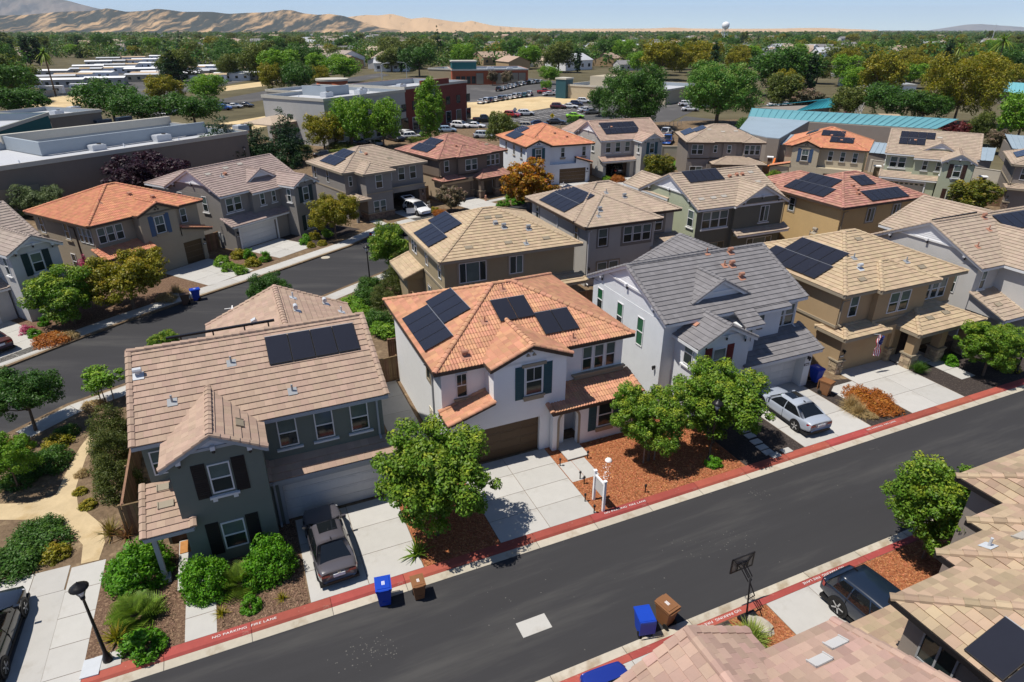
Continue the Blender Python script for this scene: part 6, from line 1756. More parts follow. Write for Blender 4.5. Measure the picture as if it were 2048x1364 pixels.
shrub('fountain', 1500, 1284, 2.3, 1.3, 'fountain grass clump beside the basketball hoop base')
shrub('strawm', 1410, 1288, 0.7, 0.35, 'pale dry tuft in black gravel mulch'); 
shrub('straw', 1700, 815, 2.0, 1.1, 'straw coloured grass clump in the bed beside the tan house driveway'); shrub('straw', 1716, 828, 1.8, 1.0, 'second straw grass clump, nearer the kerb'); shrub('rusty', 1735, 800, 3.2, 0.45, 'rust coloured groundcover behind the straw grass'); shrub('rusty', 1755, 815, 2.6, 0.45, 'rust coloured groundcover along the driveway edge'); shrub('strawm', 1735, 832, 1.2, 0.3, 'pale green succulent patch near the kerb')
shrub('rosemary', 1835, 745, 1.9, 0.95, 'dark upright shrub before the stone porch post'); shrub('small', 1900, 728, 1.1, 0.7, 'green shrub with orange flowers by the porch'); shrub('yellowish', 2012, 738, 1.6, 0.7, 'green groundcover by the right hand lamp post')
shrub('small', 1425, 930, 0.9, 0.5, 'low shrub in shade under the broad tree')
shrub('rosy', 188, 560, 2.2, 2.6, 'pink flowering bush by the beige house corner')
for k, (u, v, key, w, h_, lab) in enumerate(((55, 665, 'rosy', 1.2, 0.6, 'pink flowered low shrub at the left house'), (70, 672, 'small', 1.1, 0.6, 'green low shrub at the left house'), (105, 682, 'rusty', 2.8, 0.5, 'rusty grass bed at the left sidewalk'), (135, 675, 'strawm', 1.8, 0.5, 'dry grass at the left sidewalk'), (88, 650, 'small', 0.9, 0.7, 'round shrub before the left house'),
    (355, 590, 'straw', 2.4, 1.3, 'pale grass clump behind the brown bin'), (335, 600, 'strawm', 2.0, 0.6, 'pale boulder like tuft by the sidewalk'), (445, 530, 'mound', 1.7, 1.0, 'light green mound at the grey house bed, left'), (460, 540, 'mound', 1.6, 0.9, 'light green mound at the grey house bed, middle'), (482, 546, 'mound', 1.5, 0.9, 'light green mound at the grey house bed, front'), (500, 516, 'small', 1.4, 1.0, 'dark ball shrub beside the white garage driveway'), (530, 522, 'small', 1.3, 1.0, 'dark ball shrub at the driveway edge'), (480, 515, 'yellowish', 1.8, 0.9, 'yellow shrub row below the grey house'), (505, 530, 'yellowish', 1.7, 0.8, 'yellow green shrub in the middle of the bed'),
    (612, 488, 'small', 1.4, 1.1, 'ball shrub right of the entry path'), (630, 478, 'yellowish', 1.2, 0.9, 'yellow ball shrub before the grey block'), (622, 494, 'yellowish', 1.0, 0.6, 'low yellow shrub at the bed front'), (645, 490, 'yellowish', 1.1, 0.6, 'low yellow shrub further right'), (655, 472, 'mound', 1.4, 0.9, 'green shrub under the golden green tree'),
    (757, 455, 'agave', 1.6, 1.2, 'spiky plant at the taupe house corner'), (775, 458, 'yellowish', 1.1, 0.6, 'yellow tuft by the taupe house'), (790, 455, 'yellowish', 1.1, 0.6, 'yellow tuft beside the hatchback driveway'), (880, 430, 'rusty', 2.0, 0.7, 'reddish groundcover at the brown house driveway'), (868, 424, 'yellowish', 1.4, 0.7, 'yellow shrub left of the pinkish tree'),
    (1000, 412, 'small', 1.2, 0.7, 'ball shrub in the brown house bed, left'), (1012, 410, 'small', 1.2, 0.7, 'ball shrub in the brown house bed, middle'), (1030, 408, 'small', 1.3, 0.7, 'ball shrub in the brown house bed, right'), (1042, 406, 'small', 1.3, 0.7, 'ball shrub nearest the orange tree'), (1020, 398, 'mound', 1.6, 0.8, 'light green shrub row before the brown porch'), (1235, 362, 'rusty', 2.4, 0.9, 'red orange shrub by the lamp post'), (1215, 360, 'mound', 2.0, 0.6, 'green shrub beside the red orange shrub'), (1380, 345, 'rusty', 2.0, 1.2, 'brown grass by the lawn wall'), (1950, 425, 'mound', 2.0, 0.9, 'green shrub right of the yellow tree'))): shrub(key, u, v, w, h_, lab)
# the planted strip left of the khaki house
for k, (u, v, key, w, h_, lab) in enumerate(((700, 622, 'mound', 2.8, 1.2, 'light green mound in the planted verge, far left'), (735, 605, 'deepmound', 3.0, 1.2, 'dark green mound in the planted verge'), (725, 640, 'mound', 2.6, 1.2, 'light green mound in the planted verge, front'), (765, 610, 'hedge', 2.6, 1.7, 'olive tall shrub in the planted verge'), (790, 585, 'hedge', 2.4, 2.4, 'olive tall shrub against the khaki house'), (755, 650, 'deepmound', 2.8, 1.2, 'dark shrub above the side fence'), (770, 668, 'mound', 2.4, 1.0, 'ivy like shrub behind the wooden gate'), (740, 575, 'deepmound', 2.4, 1.0, 'dark shrub by the black lamp post'), (800, 560, 'hedge', 2.2, 2.6, 'tall olive shrub under the green tree'))): shrub(key, u, v, w, h_, lab)
# mulch chips that catch the light
def chips(name, fr, s0, s1, t0, t1, n, mat, seed):
    rng = np.random.default_rng(seed)
    p = np.c_[rng.uniform(s0, s1, n), rng.uniform(t0, t1, n), rng.uniform(0.0, 0.012, n)]
    for a, c, e, f in ((13.3, 15.4, 22.7, 26.2), (-5.0, -3.4, 20, 26.2)): p = p[~((p[:, 0] > a) & (p[:, 0] < c) & (p[:, 1] > e) & (p[:, 1] < f))]
    n = len(p)
    nr = unit(rng.normal(size=(n, 3)) * 0.5 + np.array([0, 0, 1])); t = unit(np.cross(nr, rng.normal(size=(n, 3)))); sd = np.cross(nr, t)
    L_ = rng.uniform(0.025, 0.06, (n, 1)); V = np.stack([p - t * L_ - sd * L_ * 0.3, p + t * L_ - sd * L_ * 0.3, p + t * L_ + sd * L_ * 0.3, p - t * L_ + sd * L_ * 0.3], 1)
    o = put(name, quadmesh(name, V, M[mat]), None, fr.w(0, 0, Z0 + 0.01), (0, 0, rad(fr.deg)))
    tag(o, 'loose wood chips over the planting bed', 'mulch', kind='stuff')
chips('wood_chips', FN, 13.4, 22.4, 20.3, 26, 9000, 'chip_red', 1); chips('wood_chips', FN, 4.85, 8.3, 20.3, 26, 4500, 'chip_red', 2); chips('wood_chips', FN, -6.4, -0.1, 20.3, 25.5, 8000, 'chip_brown', 3); chips('wood_chips', FN, 21.5, 29, 8, 12.8, 7000, 'chip_red', 4); chips('wood_chips', FN, 14.9, 16.7, 8, 12.8, 2500, 'chip_red', 5)
# ------------------------------------------------------------------ street furniture and garden things
def lamp(p, lab, H_=3.75, cat='lamp post'):
    t = thing('street_lamp', lab, cat, p, 0, 'black post top street lamps')
    b = MB(); b.lathe([(0.17, 0), (0.17, 0.12), (0.12, 0.3), (0.07, 0.45), (0.055, H_ * 0.5), (0.045, H_ - 0.65), (0.075, H_ - 0.6), (0.09, H_ - 0.45)], n=12); b.build('post', M['black_metal'], t, smooth=True)
    b = MB(); b.lathe([(0.08, H_ - 0.45), (0.13, H_ - 0.3), (0.15, H_ - 0.08)], n=12); b.build('globe', M['head'], t, smooth=True)
    b = MB(); b.lathe([(0.30, H_ - 0.1), (0.31, H_ - 0.07), (0.2, H_ + 0.03), (0.08, H_ + 0.09), (0.05, H_ + 0.14), (0.01, H_ + 0.2)], n=16)
    for i in range(4): a = i * math.pi / 2; b.tube((0.08 * math.cos(a), 0.08 * math.sin(a), H_ - 0.46), (0.25 * math.cos(a), 0.25 * math.sin(a), H_ - 0.08), 0.012, n=4)
    b.build('hood', M['black_metal'], t, smooth=True)
    return t
lamp(at(216.8, 1321, Z0), 'black street lamp by the sidewalk corner at lower left')
lamp(at(741, 573, Z0), 'black street lamp on the curved sidewalk beside the back street')
lamp(FN.w(20.9, 21.35, Z0), 'black street lamp standing in the broad tree by the red kerb')
lamp(at(1223, 352, Z0), 'street lamp with pale hood before the open garage of the taupe house', 4.4)
lamp(at(2031, 746, Z0), 'street lamp pole beside the red kerb at the right edge')
lamp(at(497, 345, 0), 'small lamp showing above the grey gable, by the plum tree', 4.0)
slabpx = at(205, 1326, Z0 + 0.01)
b = MB(); b.box(-0.45, -0.35, 0, 0.45, 0.35, 0.03); tag(b.build('lamp_pad', M['concrete'], None, at(216, 1322, Z0), (0, 0, rad(23.7))), kind='structure')
b = MB(); b.box(-0.3, -0.4, 0, 0.3, 0.4, 0.05); tag(b.build('utility_box', M['galv'], None, at(183, 1336, Z0), (0, 0, rad(20))), 'pale utility box lid in the mulch beside the corner lamp post', 'utility box')
b = MB(); b.box(-0.62, -0.36, 0, 0.62, 0.36, 0.015); b.box(0.35, 0.1, 0.0151, 0.42, 0.2, 0.018); tag(b.build('utility_cover', M['concrete'], None, at(1068, 1251, 0.0), (0, 0, rad(23.7))), 'pale rectangular utility cover set in the near street', 'utility cover')
mk_ = tag(MB().box(-0.6, -0.05, 0, 0.6, 0.05, 0.004).box(-0.05, -0.6, 0.0, 0.05, -0.0501, 0.004).box(-0.05, 0.0501, 0.0, 0.05, 0.6, 0.004).build('cross_mark', M['white_paint'], None, at(464, 616, 0.006), (0, 0, rad(20))), kind='structure')
tag(MB().lathe([(0.45, 0), (0.45, 0.006), (0.36, 0.007)], n=20).build('manhole_cover', M['gutter'], None, at(651, 515, 0.005)), 'round manhole cover in the back street', 'manhole')
def bin_(p, rz, col, lab, open_=False, sc=1.0, group='wheeled bins'):
    m = M['bin_' + col]
    t = thing('wheeled_bin', lab, 'bin', p, rz, group); t.scale = (sc, sc, sc)
    b = MB(); w0, d0, w1, d1 = 0.22, 0.25, 0.30, 0.36
    lo = [(-w0, -d0, 0.04), (w0, -d0, 0.04), (w0, d0 - 0.05, 0.04), (-w0, d0 - 0.05, 0.04)]; hi = [(-w1, -d1, 0.98), (w1, -d1, 0.98), (w1, d1, 0.98), (-w1, d1, 0.98)]
    hi2 = [(x * 0.9, y * 0.9, 0.98) for x, y, z in hi]; lo2 = [(x * 0.85, y * 0.85, 0.1) for x, y, z in lo]
    b.add(lo + hi + hi2 + lo2, [(0, 3, 2, 1)] + [(i, (i + 1) % 4, 4 + (i + 1) % 4, 4 + i) for i in range(4)] + [(4 + i, 4 + (i + 1) % 4, 8 + (i + 1) % 4, 8 + i) for i in range(4)] + [(8 + i, 8 + (i + 1) % 4, 12 + (i + 1) % 4, 12 + i) for i in range(4)] + [(12, 13, 14, 15)])
    for z in (0.90, 0.95): b.box(-w1 - 0.015, -d1 - 0.015, z, w1 + 0.015, d1 + 0.015, z + 0.025)
    b.box(-0.12, -0.31, 0.28, 0.12, -0.24, 0.32)
    b.build('body', m, t)
    b = MB()
    if open_:
        b.box(-w1 - 0.02, d1 + 0.03, 0.3, w1 + 0.02, d1 + 0.07, 0.98)
    else:
        b.box(-w1 - 0.025, -d1 - 0.04, 0.985, w1 + 0.025, d1 + 0.03, 1.03); b.box(-w1 + 0.05, -d1 + 0.05, 1.0301, w1 - 0.05, d1 - 0.06, 1.055); b.box(-0.2, -d1 - 0.07, 0.99, 0.2, -d1 - 0.041, 1.02)
    b.build('lid', m, t)
    b = MB(); b.tube((-w1 * 0.8, d1 + 0.06, 0.93), (w1 * 0.8, d1 + 0.06, 0.93), 0.018, n=6)
    for x in (-w1 * 0.8, w1 * 0.8): b.tube((x, d1, 0.93), (x, d1 + 0.06, 0.93), 0.018, n=6)
    b.build('handle', m, t)
    for x in (-0.27, 0.23):
        b = MB(); b.tube((x, d0 - 0.02, 0.13), (x + 0.04, d0 - 0.02, 0.13), 0.13, n=14); b.build('wheel', M['rubber'], t)
    if not open_:
        b = MB()
        for i in range(3): b.box(-0.05 + i * 0.045, -0.12, 1.0551, -0.025 + i * 0.045, 0.08, 1.058)
        b.build('lid_marking', M['white'], t)
    return t
bin_(at(770, 1203), rad(15), 'blue', 'closed blue bin at the kerb before the sage green house')
bin_(at(838, 1192), rad(20), 'brown', 'closed brown bin at the kerb, right of the blue bin', sc=0.85)
bin_(at(1285, 1262), rad(190), 'blue', 'open empty blue bin on the far side kerb of the near street', open_=True)
bin_(at(1330, 1245), rad(215), 'brown', 'closed brown bin beside the open blue bin')
bin_(at(394, 600), rad(-60), 'blue', 'blue bin at the back street kerb before the beige house')
bin_(at(373, 609), rad(-60), 'dark', 'dark brown bin overfilled with branches at the back street kerb', open_=True)
bin_(FN.w(33.1, 25.6, Z0), rad(23.7), 'blue', 'blue bin between the white garage and the tan house')
bin_(FN.w(32.35, 24.1, Z0), rad(40), 'brown', 'brown open bin in dark mulch near the silver sedan', open_=True)
# basketball hoop
p = at(1491, 1232, Z0); t = thing('basketball_hoop', 'portable basketball hoop with clear backboard on the red kerb', 'basketball hoop', p, rad(23.7)); t.scale = (.74, .74, .74)
MB().prism([(-0.4, -0.95), (0.4, -0.95), (0.55, 0.05), (-0.55, 0.05)], 0, 0.2).build('base', M['black_metal'], t)
b = MB(); b.tube((0, -0.05, 0.1), (0.0, 0.22, 2.6), 0.05, 0.045, 10); b.build('pole', M['black_metal'], t, smooth=True)
b = MB()
for x in (-0.12, 0.12): b.beam((x, 0.2, 2.35), (x, 0.85, 2.75), 0.04, 0.05); b.beam((x, 0.22, 2.6), (x, 0.85, 3.05), 0.04, 0.05)
b.beam((0, 0.2, 2.3), (0.02, -0.25, 1.75), 0.04, 0.05); b.beam((0.02, -0.25, 1.75), (0, 0.06, 1.2), 0.03, 0.04)
for x0, x1 in ((-0.65, -0.12), (0.65, 0.12)): b.beam((x0, 0.86, 3.4), (x1, 0.86, 2.7), 0.04, 0.04)
b.beam((-0.35, 0.86, 3.0), (0.35, 0.86, 3.0), 0.04, 0.04); b.beam((-0.35, 0.86, 2.58), (-0.35, 0.86, 3.0), 0.04, 0.04); b.beam((0.35, 0.86, 2.58), (0.35, 0.86, 3.0), 0.04, 0.04)
b.build('arms', M['black_metal'], t)
MB().box(-0.7, 0.9, 2.55, 0.7, 0.92, 3.42).build('backboard', M['acrylic'], t)
b = MB()
for q in ((-0.74, 0.88, 2.5, 0.74, 0.94, 2.56), (-0.74, 0.88, 3.41, 0.74, 0.94, 3.47), (-0.76, 0.88, 2.5, -0.69, 0.94, 3.47), (0.69, 0.88, 2.5, 0.76, 0.94, 3.47)): b.box(*q)
b.build('frame', M['black_metal'], t)
b = MB(); pts = [(0.23 * math.cos(i * math.pi / 8), 1.2 + 0.23 * math.sin(i * math.pi / 8), 2.68) for i in range(17)]; b.path(pts, 0.012, 5); b.box(-0.1, 0.94, 2.62, 0.1, 0.985, 2.74); b.build('rim', M['hoop_orange'], t)
b = MB()
for i in range(12):
    a, c = i * math.pi / 6, (i + 1) * math.pi / 6
    b.tube((0.22 * math.cos(a), 1.2 + 0.22 * math.sin(a), 2.67), (0.14 * math.cos(c), 1.2 + 0.14 * math.sin(c), 2.25), 0.008, n=3); b.tube((0.22 * math.cos(c), 1.2 + 0.22 * math.sin(c), 2.67), (0.14 * math.cos(a), 1.2 + 0.14 * math.sin(a), 2.25), 0.008, n=3)
b.build('net', M['white'], t)
def boulder(p, W_, H_, lab, seed, sx=1.4):
    rng = np.random.default_rng(seed); b = MB(); n, k = 12, 6; vs = []
    for j in range(k + 1):
        f = j / k; r = math.sin(math.pi * (0.12 + 0.85 * f)) ** 0.5
        for i in range(n): a = 2 * math.pi * i / n; q = r * (0.82 + 0.3 * rng.random()); vs.append((math.cos(a) * q * W_ / 2 * sx, math.sin(a) * q * W_ / 2, -0.1 + H_ * (1 - math.cos(math.pi * f)) / 2))
    fs = [(j * n + i, j * n + (i + 1) % n, (j + 1) * n + (i + 1) % n, (j + 1) * n + i) for j in range(k) for i in range(n)] + [tuple(range(k * n, k * n + n))]
    b.add(vs, fs); return tag(b.build('boulder', M['rock'], None, p, (0, 0, rad(-35))), lab, 'boulder')
boulder(at(1518, 1254, Z0), .8, 0.36, 'flat pale boulder weighing down the basketball hoop base', 1); boulder(at(42, 1108, Z0), 0.9, 0.5, 'pale boulder among the dark junipers', 2); boulder(at(348, 592, Z0), 0.9, 0.4, 'pale boulder behind the bins by the back street', 3)
# sale sign
pa_, pb_ = at(1187, 999, Z0), at(1206, 1022, Z0); d_ = pb_ - pa_
t = thing('sign_post', 'white yard sign on two posts with a blank hanging board, in red mulch', 'yard sign', pa_, math.atan2(d_.y, d_.x)); Ld = d_.length
b = MB(); b.box(-0.06, -0.06, 0, 0.06, 0.06, 1.75); b.box(-0.08, -0.08, 1.7501, 0.08, 0.08, 1.8); b.build('post', M['white'], t)
b = MB(); b.box(Ld - 0.06, -0.06, 0, Ld + 0.06, 0.06, 1.75); b.box(Ld - 0.08, -0.08, 1.7501, Ld + 0.08, 0.08, 1.8); b.build('post', M['white'], t)
MB().box(0.061, -0.045, 1.5, Ld - 0.061, 0.045, 1.6).build('arm', M['white'], t); MB().box(0.1, -0.012, 0.75, Ld - 0.1, 0.012, 1.42).build('board', M['pale_grey'], t)
for k, (u, v) in enumerate(((1120, 932), (1160, 958), (1168, 968), (1170, 1003), (1188, 1026), (1175, 917), (1290, 985))):
    t = thing('path_light', ('short black path light before the brown garage door', 'short black path light at the corner of the concrete path, upper', 'short black path light at the corner of the concrete path, lower', 'short black path light left of the yard sign', 'short black path light between driveway and yard sign', 'short black path light by the arched entry steps', 'short black path light under the staked tree')[k], 'path light', at(u, v, Z0), 0, 'black path lights in the red mulch')
    MB().lathe([(0.03, 0), (0.03, 0.38)], n=8).build('stake', M['black_metal'], t); MB().lathe([(0.03, 0.36), (0.07, 0.40), (0.05, 0.5), (0.02, 0.52)], n=8).build('shade', M['black_metal'], t)
o = MB().lathe([(0.2, 0), (0.2, 0.05), (0.14, 0.14), (0.03, 0.17)], n=12).build('drain_cap', M['white'], None, at(1217, 922, Z0), smooth=True); tag(o, 'white rounded drain outlet above the pale gravel run', 'drain')
rng = np.random.default_rng(3); b = MB(); g0, g1 = at(1217, 930, Z0), at(1206, 965, Z0)
for i in range(70):
    q = g0.lerp(g1, rng.random()) + Vector((rng.normal() * 0.1, rng.normal() * 0.1, 0)); r = rng.uniform(0.015, 0.03); b.lathe([(r * 0.7, 0), (r, r * 0.5), (r * 0.5, r)], q, 5)
tag(b.build('gravel', M['white']), 'pale pebbles spilling from the drain outlet', 'gravel', kind='stuff')
# stakes of the young trees
for (u, v, lab) in ((203, 806, 'left wooden stake of the sapling'), (228, 800, 'right wooden stake of the sapling')):
    tag(MB().tube((0, 0, 0), (0.05, 0, 1.5), 0.035, n=6).build('tree_stake', M['fence_grey'], None, at(u, v, Z0)), lab + ' on the verge', 'stake')
for dx, lab in ((-0.35, 'left'), (0.35, 'right')): tag(MB().tube((0, 0, 0), (0, 0, 1.6), 0.04, n=6).build('tree_stake', M['fence_grey'], None, FN.w(18.0 + dx, 22.7, Z0)), lab + ' wooden stake of the tree by the arched entry', 'stake')
# fences of upright boards
def fence(lab, a, c, H_=1.8, mat='fence', group=None, cap=True):
    L_ = (c - a).length; t = thing('wood_fence', lab, 'fence', a, math.atan2((c - a).y, (c - a).x), group)
    n = max(2, int(L_ / 0.145)); w = L_ / n
    k = ('board', round(w, 3), H_, mat)
    if k not in PROTO: PROTO[k] = MB().box(0.006, -0.012, 0.03, w - 0.006, 0.012, H_ - 0.06).mesh('board', M[mat])
    for i in range(n): put('board', PROTO[k], t, (i * w, 0, 0))
    b = MB(); b.box(0, -0.05, H_ - 0.058, L_, 0.05, H_ - 0.02); b.box(0, 0.013, 0.3, L_, 0.05, 0.38); b.box(0, 0.013, H_ - 0.4, L_, 0.05, H_ - 0.32); b.build('rail', M[mat], t)
    m = max(2, int(L_ / 2.4) + 1)
    for i in range(m): x = (L_ - 0.1) * i / (m - 1); MB().box(x, 0.051, 0, x + 0.1, 0.15, H_).build('post', M[mat], t)
    return t
fence('brown board fence between the sage and the white house', FN.w(5.3, 36.6, Z0), FN.w(8.0, 36.9, Z0)); fence('brown board fence along the left side of the sage house', FN.w(-7.0, 27.5, Z0), FN.w(-7.0, 37.0, Z0), mat='fence'); fence('short board fence closing the left side yard of the sage house', FN.w(-7.0, 27.5, Z0), FN.w(-5.4, 27.5, Z0))
fence('board fence between the sage wing and the verge', FN.w(-7, 37, Z0), FN.w(-7, 43, Z0)); fence('rear board fence of the white clay roofed house', FN.w(8, 39.5, Z0), FN.w(20.5, 39.5, Z0)); fence('board fence between the clay roof and the slate roof houses', FN.w(20.2, 36.5, Z0), FN.w(20.2, 44.0, Z0)); fence('board fence behind the slate roofed house', FN.w(20.5, 42.0, Z0), FN.w(34, 42.0, Z0)); fence('board fence left of the khaki house', FN.w(12.0, 42.5, Z0), FN.w(12.0, 47.5, Z0)); fence('board fence between the slate and the tan house', FN.w(32.4, 33.5, Z0), FN.w(34.8, 33.5, Z0))
fence('dark gate between the beige and the grey house', FA.w(39.5, 59.6, Z0), FA.w(41.2, 59.6, Z0)); fence('board gate between the taupe and the brown house', FB.w(46.0, 74.0, Z0), FB.w(48.0, 74.0, Z0)); fence('board gate between the white and the taupe house', FC.w(47.0, 92.0, Z0), FC.w(49.0, 92.0, Z0)); fence('board fence by the yellow tree and the pale green house', FE.w(11.0, 104.0, Z0), FE.w(14.0, 104.0, Z0)); fence('brown fence between taupe houses beside the orange excavator', FD.w(31.6, 104, Z0), FD.w(35.0, 104, Z0))
def blockwall(lab, a, c, H_=2.0):
    L_ = (c - a).length; t = thing('block_wall', lab, 'wall', a, math.atan2((c - a).y, (c - a).x))
    MB().box(0, -0.1, 0, L_, 0.1, H_).build('panel', M['block'], t); MB().box(-0.02, -0.14, H_, L_ + 0.02, 0.14, H_ + 0.08).build('coping', M['block'], t)
    for i in range(int(L_ / 6) + 1): x = min(L_ - 0.4, i * 6); MB().box(x, -0.2, 0, x + 0.4, 0.2, H_ + 0.15).build('pier', M['block'], t)
blockwall('beige block wall behind the lawn between the taupe houses', at(1318, 318), at(1392, 318), 2.2); blockwall('beige block wall behind the cream house', at(1500, 305), at(1600, 330), 2.0); blockwall('beige block wall between cream and pale green house', at(1735, 345), at(1790, 352), 2.0); blockwall('beige block wall right of the pale green house', at(1935, 360), at(2010, 372), 2.0)
sheet('lawn', [at(*q, Z0) for q in ((1328, 321), (1385, 321), (1388, 340), (1352, 340))], Z0 + 0.02, M['lawn'])
def column(p, lab):
    t = thing('lantern_pillar', lab, 'pillar', p, rad(-20), 'stone lantern pillars in the wall')
    MB().box(-0.35, -0.35, 0, 0.35, 0.35, 2.2).build('shaft', M['stone_brown'], t); MB().box(-0.5, -0.5, 2.2, 0.5, 0.5, 2.34).build('cap', M['white'], t)
column(at(1536, 342), 'white capped pillar beside the cream house, left'); column(at(1748, 362), 'white capped pillar between cream and pale green house'); column(at(1957, 385), 'white capped pillar right of the pale green house')
t = thing('fire_hydrant', 'tan fire hydrant by the brown house porch', 'hydrant', FB.w(53.2, 68.0, Z0)); MB().lathe([(0.16, 0), (0.16, 0.05), (0.11, 0.08), (0.11, 0.6), (0.15, 0.62), (0.13, 0.72), (0.03, 0.8)], n=12).build('barrel', M['rust_vent'], t); MB().tube((-0.2, 0, 0.45), (0.2, 0, 0.45), 0.06, n=8).build('outlet', M['rust_vent'], t)
t = thing('mailbox', 'white mailbox on a post before the white orange roofed house', 'mailbox', FC.w(40.2, 84.0, Z0)); MB().box(-0.05, -0.05, 0, 0.05, 0.05, 1.1).build('post', M['white'], t); MB().box(-0.5, -0.04, 0.8, 0.3, 0.04, 0.9).build('arm', M['white'], t)
o = MB().box(-0.6, -0.4, 0, 0.6, 0.4, 0.02).build('door_mat', M['wood_door'], None, FN.w(-4.3, 25.6, Z0 + 0.135), (0, 0, rad(23.7))); tag(o, 'orange brown mat before the front door of the sage house', 'mat')
# dusty spots on the asphalt
rng = np.random.default_rng(77); b = MB()
for (u, v, n, sp) in ((750, 1300, 60, 0.5), (725, 1318, 30, 0.5), (1465, 1080, 40, 0.7), (1390, 1100, 25, 0.6), (1520, 985, 25, 0.3), (1000, 1215, 20, 2.0), (1300, 1150, 30, 3.0), (1600, 1000, 30, 3.0), (1750, 895, 14, 0.3)):
    c = at(u, v)
    for i in range(n):
        q = c + Vector((rng.normal() * sp, rng.normal() * sp * 0.6, 0)); r = rng.uniform(0.006, 0.03); a = rng.random() * 6
        k = 6; b.poly([(q.x + r * math.cos(a + j * 6.283 / k) * (0.6 + 0.8 * rng.random()), q.y + r * math.sin(a + j * 6.283 / k) * (0.6 + 0.8 * rng.random()), 0.004) for j in range(k)])
tag(b.build('dust_specks', M['dust']), 'pale specks and scuffs on the asphalt', 'specks', kind='stuff')
# ------------------------------------------------------------------ vehicles (x forward, half width in y)
CARSPEC = {
 'sedan': dict(L=4.85, st=[(2.42, .60, .32, .70), (2.30, .70, .22, .82), (1.95, .77, .20, .90), (1.0, .92, .20, .915), (0.0, .94, .20, .92), (-1.3, .96, .20, .92), (-1.8, 1.00, .22, .91), (-2.25, 1.00, .30, .86), (-2.42, .92, .40, .78)], gh=(1.15, 0.30, -1.05, -1.95, 1.45, .86, .60), wx=(1.42, -1.42), r=.33, b=(-0.35,), rear=1.0),
 'suv': dict(L=4.7, st=[(2.34, .70, .36, .74), (2.20, .86, .26, .86), (1.8, .95, .25, .92), (1.0, 1.06, .25, .94), (0.0, 1.08, .25, .945), (-1.4, 1.10, .25, .945), (-2.05, 1.10, .28, .92), (-2.34, 1.0, .38, .84)], gh=(1.25, 0.55, -1.75, -2.15, 1.70, .90, .70), wx=(1.38, -1.38), r=.37, b=(-0.15, -1.15), rear=1.0),
 'hatch': dict(L=4.3, st=[(2.15, .66, .32, .70), (2.0, .78, .22, .82), (1.6, .88, .2, .87), (1.0, 1.0, .2, .885), (0.0, 1.0, .2, .89), (-1.3, 1.02, .2, .89), (-1.9, 1.02, .25, .86), (-2.15, .92, .35, .78)], gh=(1.35, 0.35, -1.55, -2.0, 1.56, .84, .64), wx=(1.3, -1.25), r=.32, b=(-0.25, -1.1), rear=1.0),
 'van': dict(L=5.4, st=[(2.7, .85, .36, .84), (2.5, 1.05, .28, .94), (2.0, 1.15, .26, .97), (0, 1.2, .26, .98), (-2.3, 1.2, .26, .98), (-2.7, 1.15, .32, .95)], gh=(2.2, 1.5, -2.45, -2.65, 2.05, .96, .84), wx=(1.7, -1.6), r=.36, b=(0.6, -0.9), rear=1.0),
 'pickup': dict(L=5.5, st=[(2.75, .80, .42, .80), (2.6, .98, .32, .92), (2.1, 1.05, .3, .95), (1.2, 1.14, .3, .96), (0, 1.16, .3, .96), (-1.0, 1.16, .3, .96), (-2.5, 1.14, .32, .96), (-2.75, 1.1, .42, .92)], gh=(1.3, 0.6, -0.75, -1.0, 1.85, .90, .72), wx=(1.75, -1.65), r=.39, b=(0.0,), rear=1.0, bed=True),
}
